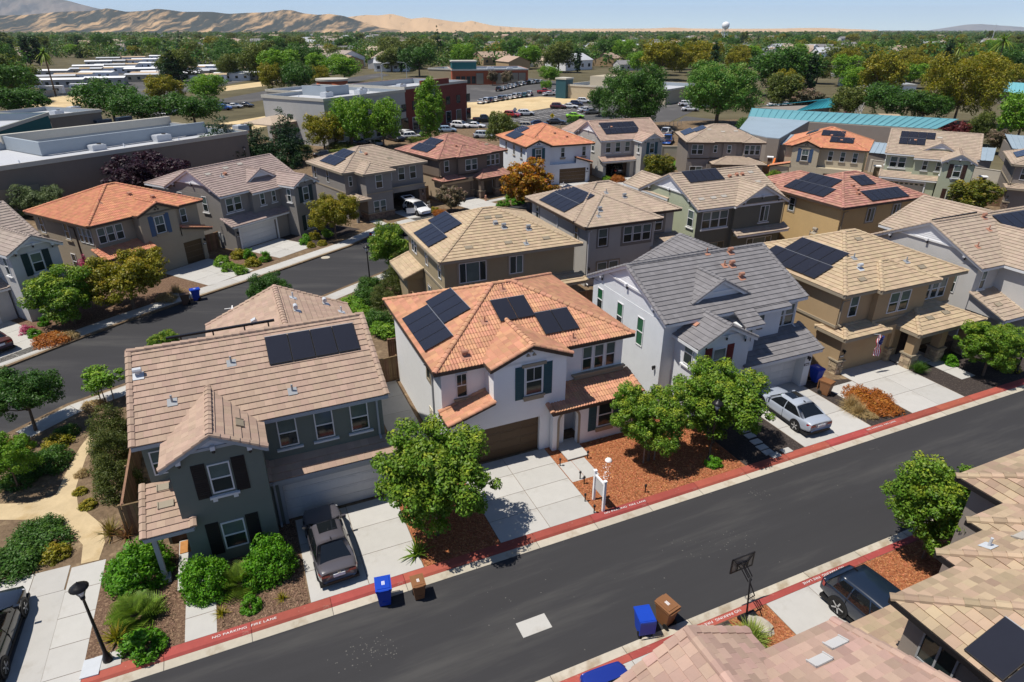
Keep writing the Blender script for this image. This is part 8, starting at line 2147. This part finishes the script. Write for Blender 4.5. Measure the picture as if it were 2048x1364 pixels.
# school
def metal_roof(t, A, B_, C, D, mat, ribs=0.6, name='roof'):
    n = max(2, int((B_ - A).length / ribs)); b = MB(); b.quad(A, B_, C, D)
    for i in range(n + 1):
        f = i / n; b.beam(A.lerp(B_, f) + Vector((0, 0, .04)), D.lerp(C, f) + Vector((0, 0, .04)), .08, .10)
    o = b.build(name, M[mat], t); return o
def school(lab, eL, eR, rL, rR, ze, zr, mat, wall, ribs=1.2, name='school_building'):
    A, B_, C, D = at(*eL, ze), at(*eR, ze), at(*rR, zr), at(*rL, zr)
    t = thing(name, lab, 'school', (A.x, A.y, 0)); o = Vector((A.x, A.y, 0)); A, B_, C, D = A - o, B_ - o, C - o, D - o
    metal_roof(t, A, B_, C, D, mat, ribs)
    d = (B_ - A).normalized(); nn = Vector((-d.y, d.x, 0)); back = (D - A).dot(nn); L_ = (B_ - A).length
    w = MB(); i = .9
    q = [A + nn * i + d * .4, B_ + nn * i - d * .4, B_ + nn * (back * 2 - i) - d * .4, A + nn * (back * 2 - i) + d * .4]
    w.prism([(p.x, p.y) for p in q], 0, ze - .08); w.build('wall', M[wall], t)
    A2, B2 = A + nn * back * 2, B_ + nn * back * 2; metal_roof(t, B2, A2, D, C, mat, ribs, 'rear_slope')
    n_ = int(L_ / 7)
    for k in range(n_):
        c_ = A + d * (L_ * (k + .5) / n_) + nn * (i - .02); ang = math.atan2(d.y, d.x)
        MB().box(-.9, -.06, -.7, .9, 0, .7).build('window', M['pane'], t, (c_.x, c_.y, 1.7), (0, 0, ang))
    return t
school('long low school wing with pale teal ribbed metal roof', (1499, 234), (1872, 256), (1504, 216), (1917, 238), 3.4, 5.4, 'teal_roof', 'taupe', 1.3)
school('dark teal metal roofed walkway behind the school wing', (1592, 222), (1668, 214), (1640, 201), (1668, 196), 3.2, 4.2, 'teal_dark', 'taupe', 1.6)
school('teal roofed school wing at the far right edge', (1975, 180), (2080, 192), (1980, 162), (2080, 168), 3.6, 5.2, 'teal_roof', 'taupe', 1.6)
p0, p1 = at(1545, 277, 4.0), at(1562, 276, 4.0)
t = thing('school_building', 'school hall with weathered pale blue flat roof behind the taupe house', 'school', (0, 0, 0)); q = [at(*s, 4.2) for s in ((1475, 262), (1535, 275), (1559, 277), (1619, 242), (1499, 233))]
MB().prism([(p.x, p.y) for p in q], 0, 4.1).build('wall', M['taupe'], t); MB().prism([(p.x, p.y) for p in q], 4.101, 4.25).build('roof', M['blue_metal'], t)
for lab, px4 in (('ribbed blue grey lean to roof left of the cream house', ((1546, 288), (1573, 290), (1596, 270), (1572, 268))), ('ribbed blue grey lean to roof between the cream and pale green houses', ((1737, 305), (1772, 308), (1780, 287), (1750, 284))), ('ribbed blue grey lean to roof right of the pale green house', ((1955, 320), (1985, 322), (1992, 296), (1958, 294))), ('blue grey metal roof at the right edge behind the flowering shrub', ((2025, 297), (2120, 305), (2120, 278), (2010, 268)))):
    A, B_, C, D = (at(*px4[0], 3.0), at(*px4[1], 3.0), at(*px4[2], 3.8), at(*px4[3], 3.8)); t = thing('school_shed', lab, 'shed', (A.x, A.y, 0)); o = Vector((A.x, A.y, 0))
    metal_roof(t, A - o, B_ - o, C - o, D - o, 'blue_metal', .7); w = MB(); w.prism([(p.x, p.y) for p in ((A - o) * .98 + (C - o) * .02, (B_ - o) * .96 + (D - o) * .04, C - o, D - o)], 0, 2.9); w.build('wall', M['taupe'], t)
t = thing('equipment_tower', 'tan boxy chimney tower before the teal roof', 'tower', at(1768, 278), rad(-20)); MB().box(-1.6, -1.6, 0, 1.6, 1.6, 4.6).build('shaft', M['cream'], t); MB().box(-2.0, -2.0, 4.6, 2.0, 2.0, 4.9).build('cap', M['sand_tile'], t)
p0, p1 = at(1748, 186), at(1830, 186); z = topz(p0, 169); shop('white low building with roof units among the trees', p0, p1, 14, z, 'white', par=.3, units=((8, 5, 2, 1.5, .9), (11, 6, 2, 1.5, .9)))
# small digger beside the taupe house
t = thing('excavator', 'orange mini excavator beside the cream house fence', 'excavator', at(1540, 352), rad(60)); MB().box(-1, -.7, .1, 1, .7, .6).build('track', M['rubber'], t); MB().box(-.9, -.6, .7, .9, .6, 1.6).build('body', M['orange'], t); MB().beam((.6, 0, 1.4), (2.0, 0, 2.4), .25, .3).beam((2.0, 0, 2.4), (2.8, 0, .9), .2, .25).build('boom', M['orange'], t)
# signs, poles, lights
def diamond(u, v, top, mt, lab):
    p = at(u, v); H_ = topz(p, top); t = thing('road_sign', lab, 'road sign', p); MB().tube((0, 0, 0), (0, 0, H_), .04, n=6).build('post', M['galv'], t)
    s = .62; MB().add([(0, -.06, H_ - s), (s, -.06, H_), (0, -.06, H_ + s), (-s, -.06, H_), (0, -.09, H_ - s), (s, -.09, H_), (0, -.09, H_ + s), (-s, -.09, H_)], [(3, 2, 1, 0), (4, 5, 6, 7), (0, 1, 5, 4), (1, 2, 6, 5), (2, 3, 7, 6), (3, 0, 4, 7)]).build('panel', M[mt], t)
    if mt == 'yellow_sign': MB().box(-.08, -.1, H_ - .3, .08, -.0901, H_ + .1).box(-.2, -.1, H_ - .02, .2, -.0901, H_ + .06).box(-.07, -.1, H_ + .14, .07, -.0901, H_ + .28).build('symbol', M['black_metal'], t); MB().box(-.3, -.09, H_ - 1.25, .3, -.06, H_ - .8).build('lower_plate', M[mt], t)
diamond(1104, 246, 231, 'yellow_sign', 'yellow diamond pedestrian sign in the parking lot'); diamond(1030, 232, 219, 'galv', 'back of a grey diamond sign by the dry lot')
def street_light(u, v, top, side, lab):
    p = at(u, v); H_ = topz(p, top); t = thing('street_light', lab, 'street light', p); MB().tube((0, 0, 0), (0, 0, H_ * .9), .14, .08, 8).build('pole', M['galv'], t)
    MB().path([(0, 0, H_ * .9), (side * .8, 0, H_ * .97), (side * 3.2, 0, H_)], .06).build('arm', M['galv'], t); MB().box(side * 3.0, -.2, H_ - .1, side * 4.2, .2, H_ + .05).build('head', M['galv'], t)
street_light(764, 160, 126, 1, 'grey street light beyond the shops, left'); street_light(814, 160, 124, -1, 'grey street light beyond the shops, right'); street_light(640, 150, 122, 1, 'small street light behind the red tower')
p = at(765, 158); q = at(806, 146); t = thing('signal_mast', 'long traffic signal arm over the far junction', 'traffic signal', p); MB().tube((0, 0, 0), (0, 0, 6.5), .12, n=6).build('pole', M['galv'], t); d = (q - p); MB().tube((0, 0, 6.3), (d.x * .3, d.y * .3, 6.8), .09, .05, 6).build('arm', M['galv'], t)
def pole(u, v, top, lab):
    p = at(u, v); H_ = topz(p, top); t = thing('utility_pole', lab, 'utility pole', p); MB().tube((0, 0, 0), (.3, 0, H_), .16, .1, 8).build('pole', M['bark'], t)
    for f in (.95, .86): MB().box(-1.3, -.07, H_ * f, 1.5, .07, H_ * f + .14).build('crossarm', M['bark'], t)
    return p + Vector((.3, 0, H_ * .95))
ends = [pole(1704, 178, 120, 'leaning wooden utility pole among the trees'), pole(1530, 165, 112, 'wooden utility pole behind the pale green tree'), pole(1880, 190, 132, 'wooden utility pole behind the gold tree'), pole(1160, 118, 92, 'thin wooden pole beyond the drugstore')]
for i, (a, c) in enumerate(((0, 1), (0, 2))):
    for k in range(3):
        a_, c_ = ends[a] + Vector((k * .9 - .9, 0, 0)), ends[c] + Vector((k * .9 - .9, 0, 0)); pts = [a_.lerp(c_, s / 8) - Vector((0, 0, 3 * (1 - (2 * s / 8 - 1) ** 2))) for s in range(9)]
        tag(MB().path(pts, .035, 4).build('power_line', M['black_metal']), ('thin power line sagging left from the leaning pole', 'thin power line sagging right from the leaning pole')[i], 'cable', 'power lines of the leaning pole')
p = at(1447, 86); Hh = topz(p, 43); t = thing('water_tower', 'white water tower on four legs above the skyline', 'water tower', p); rr_ = 7.0 / FPX * fwd(p)
MB().lathe([(rr_ * .15, Hh * .62), (rr_ * .7, Hh * .68), (rr_, Hh * .76), (rr_, Hh * .9), (rr_ * .6, Hh * .97), (.1, Hh)], n=20).build('tank', M['white'], t, smooth=True); MB().tube((0, 0, 0), (0, 0, Hh * .64), rr_ * .13, n=8).build('riser', M['white'], t)
for i in range(4): a = i * 1.5708 + .78; MB().tube((rr_ * 1.05 * math.cos(a), rr_ * 1.05 * math.sin(a), 0), (rr_ * .85 * math.cos(a), rr_ * .85 * math.sin(a), Hh * .74), rr_ * .06, n=6).build('leg', M['white'], t)
MB().path([(rr_ * .95 * math.cos(i * .7854 + .78), rr_ * .95 * math.sin(i * .7854 + .78), Hh * .38) for i in range(0, 9, 2)], rr_ * .04, 5).build('brace', M['white'], t)
p = at(1982, 86); Hh = topz(p, 48); t = thing('mast', 'thin radio mast on the right skyline', 'mast', p); MB().tube((0, 0, 0), (0, 0, Hh), .8, .3, 6).build('pole', M['galv'], t)
# chain link fence by the parking exit
for lab, pts in (('mesh fence along the parking lot behind the taupe house', ((1095, 268), (1120, 262), (1180, 252), (1215, 245))), ('mesh fence by the parking exit', ((1330, 262), (1362, 250)))):
    P_ = [at(*q) for q in pts]; t = thing('mesh_fence', lab, 'fence', (0, 0, 0))
    for a, c in zip(P_[:-1], P_[1:]):
        n_ = max(1, int((c - a).length / 3))
        for i in range(n_ + 1): q = a.lerp(c, i / n_); MB().tube(q, q + Vector((0, 0, 1.6)), .05, n=5).build('post', M['metal_grey'], t)
        for h_ in (.1, .8, 1.6): MB().tube(a + Vector((0, 0, h_)), c + Vector((0, 0, h_)), .02, n=4).build('rail', M['metal_grey'], t)
# ------------------------------------------------------------------ mobile homes, distant houses, woods, hills
def box_home(name, key, L_, D_, H_, wall, roof, pitch):
    b = MB(); b.box(-L_ / 2, -D_ / 2, 0, L_ / 2, D_ / 2, H_, 0); r = D_ / 2 * pitch
    b.add([(-L_ / 2 - .3, -D_ / 2 - .3, H_), (L_ / 2 + .3, -D_ / 2 - .3, H_), (L_ / 2 + .3, 0, H_ + r), (-L_ / 2 - .3, 0, H_ + r), (-L_ / 2 - .3, D_ / 2 + .3, H_), (L_ / 2 + .3, D_ / 2 + .3, H_)], [(0, 1, 2, 3), (3, 2, 5, 4)], 1)
    b.add([(-L_ / 2, -D_ / 2, H_), (-L_ / 2, D_ / 2, H_), (-L_ / 2, 0, H_ + r * .97)], [(0, 1, 2)], 0); b.add([(L_ / 2, -D_ / 2, H_), (L_ / 2, D_ / 2, H_), (L_ / 2, 0, H_ + r * .97)], [(0, 2, 1)], 0)
    n = int(L_ / 3.2)
    for i in range(n):
        x = -L_ / 2 + L_ * (i + .5) / n
        b.box(x - .6, -D_ / 2 - .03, 1.0, x + .6, -D_ / 2 + .01, 2.1, 2)
    return b.mesh(name, [M[wall], M[roof], M['pane']])
MH = [box_home('mobile_home', k, 15, 6.5, 3.0, w, r, .16) for k, (w, r) in enumerate((('white', 'white'), ('grey_light', 'white'), ('cream', 'flat_roof'), ('white', 'sand_tile')))]
i = 0; hr2 = random.Random(8)
for rw_, (u0, v0, u1, v1, n) in enumerate( ((72, 176, 140, 172, 2), (110, 165, 200, 158, 3), (130, 152, 250, 146, 4), (180, 142, 300, 136, 4), (190, 132, 330, 126, 5), (230, 124, 320, 120, 3), (235, 168, 300, 162, 2), (285, 160, 330, 155, 2), (360, 158, 400, 153, 2), (430, 162, 520, 158, 3), (450, 150, 520, 144, 3), (490, 128, 600, 120, 4), (500, 120, 610, 112, 4), (300, 148, 345, 144, 2), (375, 146, 430, 142, 2))):
    for k in range(n):
        f = k / max(1, n - 1); o = put('mobile_home', MH[i % 4], None, at(u0 + (u1 - u0) * f, v0 + (v1 - v0) * f), (0, 0, rad(18 + 4 * math.sin(i)))); o.location.z = -.05; o.location += Vector((hr2.uniform(-3, 3), hr2.uniform(-5, 5), 0)); o.rotation_euler.z += hr2.uniform(-.25, .25)
        tag(o, ('white', 'grey and white', 'cream', 'white, tan roofed')[i % 4] + ' mobile home, ' + ORD[k] + ' in the ' + ORD[min(rw_, 9)].replace('leftmost', 'first') + ' row of the park', 'mobile home', 'mobile homes in the park at upper left'); i += 1
for lab, u, v in (('white camper trailer parked before the mobile homes, left', 108, 190), ('white camper trailer parked before the mobile homes, right', 166, 185)):
    t = thing('camper_trailer', lab, 'trailer', at(u, v), rad(15)); MB().box(-3.6, -1.2, .6, 3.6, 1.2, 3.1).build('body', M['white'], t); MB().box(-3, -1.23, 1.5, -1.5, -1.2, 2.3).box(.5, -1.23, 1.5, 2.4, -1.2, 2.3).build('window', M['pane'], t); MB().box(-.9, -1.25, .1, .9, 1.25, .6).build('axle', M['rubber'], t)
t = thing('block_wall', 'long pale wall in front of the mobile home park', 'wall', (0, 0, 0)); P_ = [at(*q) for q in ((0, 200), (60, 196), (245, 178))]
for a, c in zip(P_[:-1], P_[1:]): MB().add([a, c, c + Vector((0, 0, 1.9)), a + Vector((0, 0, 1.9)), a + Vector((0, .2, 0)), c + Vector((0, .2, 0)), c + Vector((0, .2, 1.9)), a + Vector((0, .2, 1.9))], [(0, 1, 2, 3), (3, 2, 6, 7), (4, 7, 6, 5)]).build('panel', M['block'], t)
HS = [box_home('distant_house', k, 14, 10, 3.2, w, r, .42) for k, (w, r) in enumerate((('cream', 'taupe_tile'), ('white', 'grey_tile'), ('tan', 'brown_tile'), ('pale_grey', 'slate_tile'), ('white', 'flat_roof')))]
hr = random.Random(21)
spots = [(1690, 152, 'grey roofed house among the right trees, upper'), (1720, 172, 'grey roofed house beside the leaning pole, left'), (1775, 168, 'grey roofed house beside the leaning pole, right'), (1650, 150, 'brown roofed house left of the leaning pole'), (1030, 118, 'brown gabled house beyond the red shop'), (1105, 130, 'grey roofed house beyond the parking'), (1255, 140, 'grey hip roofed house left of the golden trees'), (1210, 122, 'white house beyond the drugstore, left'), (1960, 140, 'tan house right of the gold tree'), (1480, 120, 'pale house behind the pale green tree'), (1635, 112, 'long pale building in the gap of the right trees')]
for k, (u, v, lab) in enumerate(spots): o = put('distant_house', HS[(3, 3, 3, 2, 0, 3, 3, 1, 2, 4, 4)[k]], None, at(u, v), (0, 0, rad(hr.uniform(-25, 25)))); tag(o, lab, 'house')
k = 0
while k < 190:
    u, v = hr.uniform(-20, 2068), 68 + 74 * hr.random() ** 1.3
    if 60 < u < 600 and v > 105: continue
    if u > 1280 and v > 118: continue
    sc = hr.uniform(1.1, 1.8); o = put('distant_house', HS[k % 5], None, at(u, v), (0, 0, hr.uniform(0, 3.14))); o.scale = (sc, sc, sc); k += 1
    tag(o, ('cream house with taupe roof', 'white house with grey roof', 'tan house with brown roof', 'grey house with slate roof', 'white flat roofed building')[(k - 1) % 5] + ' half hidden in the distant woods', 'house', ('cream', 'white', 'tan', 'grey', 'flat roofed')[(k - 1) % 5] + ' houses in the distant woods')
# individual trees of the middle distance
def blocked(u, v):
    if v > 205: return True
    if 40 < u < 345 and 118 < v: return True
    if 345 < u < 640 and v > 166: return True
    if 640 <= u < 850 and v > 154: return True
    if 850 <= u < 1070 and v > 139: return True
    if 1070 <= u < 1340 and v > 158: return True
    if 1340 <= u < 1400 and v > 150: return True
    if 1600 < u < 1700 and v > 112 and v < 135: return True
    return False
far_kinds = [('oak', 18, 13), ('oak2', 16, 13.0), ('ash', 14, 12.0), ('gold', 16, 13.0), ('oak', 20, 14.0), ('oak2', 18, 14.0), ('conifer', 8, 17.0), ('eucalypt', 12, 16.0), ('cypress', 3.6, 13.0), ('ash', 16, 12.0)]
lab_k = {'oak': 'dark green spreading tree', 'oak2': 'olive round tree', 'ash': 'bright green round tree', 'gold': 'golden green tree', 'conifer': 'dark pointed conifer', 'eucalypt': 'tall ragged tree', 'cypress': 'slim dark cypress'}
cnt = 0
fr_ = random.Random(77)
cand = []
while len(cand) < 290:
    u = fr_.uniform(-40, 2090); v = 84 + 120 * fr_.random() ** 1.7
    if blocked(u, v): continue
    p = at(u, v)
    if any((p.x - q.x) ** 2 + (p.y - q.y) ** 2 < (7.0 + .012 * p.y) ** 2 for q, _ in cand): continue
    cand.append((p, u))
for p, u in cand:
    k, w, h_ = far_kinds[fr_.randrange(10)] if u < 1250 or fr_.random() < .6 else ('gold', 13, 12)
    s = fr_.uniform(.8, 1.25)
    side = 'left' if u < 683 else ('middle' if u < 1365 else 'right')
    plant(k, p, w * s, h_ * s * fr_.uniform(.85, 1.15), lab_k[k] + ' in the wooded suburb, %s third of the photo' % side, group=lab_k[k] + 's in the wooded suburb, ' + side)
# the far woods read as one mass
rng = np.random.default_rng(9)
def woods(name, n, v0, v1, pw, seed, per, size, lab):
    rng = np.random.default_rng(seed)
    u = rng.uniform(-60, 2110, n); v = v0 + (v1 - v0) * rng.random(n) ** pw
    ok = np.array([not blocked(a, b) for a, b in zip(u, v)]); u, v = u[ok], v[ok]
    P_ = np.array([tuple(at(a, b)) for a, b in zip(u, v)]); n = len(P_)
    Wd = rng.uniform(8, 15, n) * (1 + P_[:, 1] / 8000); Hh = rng.uniform(7.5, 13.5, n); Hh[rng.random(n) < .06] *= 1.5
    C, rr, ii = [], [], []
    for j in range(5):
        d = unit(rng.normal(size=(n, 3))); C.append(P_ + np.c_[d[:, 0] * Wd * .5, d[:, 1] * Wd * .5, Hh * (.42 + .34 * d[:, 2])]); rr.append(np.minimum(Wd * .55, Hh * .4)); ii.append(np.arange(n))
    C = np.concatenate(C); rr = np.concatenate(rr); ii = np.concatenate(ii)
    sz = size * (1 + C[:, 1] / 2500)
    V, tip = leaves(rng, C, rr, per, 1.0, .75, out=.8, up=.5)
    ctr = V.mean(1, keepdims=True); V = ctr + (V - ctr) * np.repeat(sz, per)[:, None, None]
    sp = rng.integers(0, 4, n); mi = np.repeat(sp[ii], per)
    o = put(name, quadmesh(name, V, [M['leaf_far'], M['leaf_deep'], M['leaf_olive'], M['leaf_deep']], mi, attr={'tip': tip}))
    tag(o, lab, 'woods', kind='stuff')
woods('woods', 2700, 66, 136, 1.7, 1, 26, 1.25, 'wooded suburb stretching to the hills')
woods('far_woods', 2600, 62.3, 74, 1.4, 2, 10, 3.2, 'band of trees along the horizon')
# hills
def hill(name, prof, d0, d1, mat, seed, rows=44, rough=1.0, lab=None):
    us = np.arange(prof[0][0], prof[-1][0] + 1, 6.0); px_ = np.array([q[0] for q in prof]); pv = np.array([q[1] for q in prof])
    top = np.interp(us, px_, pv); rng = np.random.default_rng(seed)
    V = []
    ph = rng.random((6, 3)) * 6.28
    for j in range(rows + 1):
        f = j / rows; dist = d0 + (d1 - d0) * f
        X_ = us + 40 * f
        rg = sum(np.sin(X_ * (.045 * (k + .8)) + ph[k, 0]) / (k + 1.0) for k in range(5)) / 2.0
        e = (60 - top) / 1578.0
        z = (21 + e * d1) * f ** (1.0 + rough * (.55 + .5 * rg)) * (1 + .05 * math.sin(math.pi * f) * np.sin(us * .31 + ph[5, 1]))
        x = (us - CX) / FPX * _ca * dist
        V.append(np.c_[x, np.full(len(us), dist), np.maximum(z, -0.5 if j == 0 else .2)])
    for f, s in ((1.08, .72), (1.3, -.02)):
        L_ = V[rows].copy(); L_[:, :2] *= f; L_[:, 2] = L_[:, 2] * s * f; V.append(L_)
    n = len(us); A = np.concatenate(V); fs = [(j * n + i, j * n + i + 1, (j + 1) * n + i + 1, (j + 1) * n + i) for j in range(len(V) - 1) for i in range(n - 1)]
    me = bpy.data.meshes.new(name); me.from_pydata([tuple(q) for q in A], [], fs); me.materials.append(M[mat]); me.polygons.foreach_set('use_smooth', [True] * len(fs)); me.update()
    return tag(put(name, me), kind='structure')
M['hill'] = mk('dry_hill', (0.50, 0.335, 0.19), rough=1, var=.12, scale=.004, spec=.05, col2=(0.052, 0.062, 0.060), mix2=.86, s2=.012, detail=8, st=(1, .10, .8))
M['hill_far'] = mk('far_mountain', (0.22, 0.19, 0.17), rough=1, var=.15, scale=.002, spec=.05, col2=(0.07, 0.08, 0.09), mix2=.6, s2=.004, st=(1, .1, .6))
M['hill_bare'] = mk('bare_hill', (0.53, 0.365, 0.22), rough=1, var=.14, scale=.004, spec=.05, col2=(0.12, 0.10, 0.07), mix2=.12, s2=.016, st=(1, .1, .7))
hill('hills', [(-220, 36), (-60, 33), (60, 30), (130, 24), (195, 22), (225, 17), (262, 24), (300, 22), (322, 18), (345, 20), (372, 24), (430, 24), (462, 28), (500, 26), (540, 25), (572, 20), (590, 21), (612, 27), (640, 30), (662, 28), (690, 32), (720, 42), (760, 55), (800, 60)], 4500, 5400, 'hill', 4)
hill('bare_hills', [(560, 60), (620, 50), (660, 42), (700, 34), (735, 30), (760, 31), (785, 28), (806, 33), (822, 38), (850, 35), (880, 39), (905, 43), (925, 45), (942, 41), (962, 46), (985, 51), (1015, 53.5), (1060, 56), (1100, 59)], 5500, 6400, 'hill_bare', 6)
hill('mountain', [(-260, 6), (-120, -14), (-20, -26), (60, -20), (110, -4), (150, 2), (185, 12), (225, 22), (280, 36), (330, 52)], 12600, 15000, 'hill_far', 9, rough=.6)
hill('low_hills', [(1000, 60), (1080, 57), (1180, 57.5), (1300, 57), (1345, 55), (1380, 57), (1450, 57.5), (1520, 57.5), (1570, 57), (1600, 56), (1650, 56), (1700, 58), (1760, 60)], 7400, 8200, 'hill_bare', 12, rough=.4)
hill('mountain', [(1860, 60), (1900, 54), (1930, 49), (1960, 48), (2000, 51), (2060, 55), (2130, 59)], 28000, 30000, 'hill_far', 15, rough=.3)

# summer haze
hz_ = MB().box(-21500, -3300, -1.1, 21500, 34000 + 300, 1000).build('haze', mk('haze', (1, 1, 1), var=0))
tag(hz_, kind='stuff')
nt = hz_.data.materials[0].node_tree; nt.nodes.clear(); pv = nt.nodes.new('ShaderNodeVolumePrincipled'); ou = nt.nodes.new('ShaderNodeOutputMaterial')
pv.inputs['Color'].default_value = (.86, .93, 1, 1); pv.inputs['Density'].default_value = 3e-5; nt.links.new(pv.outputs[0], ou.inputs['Volume'])
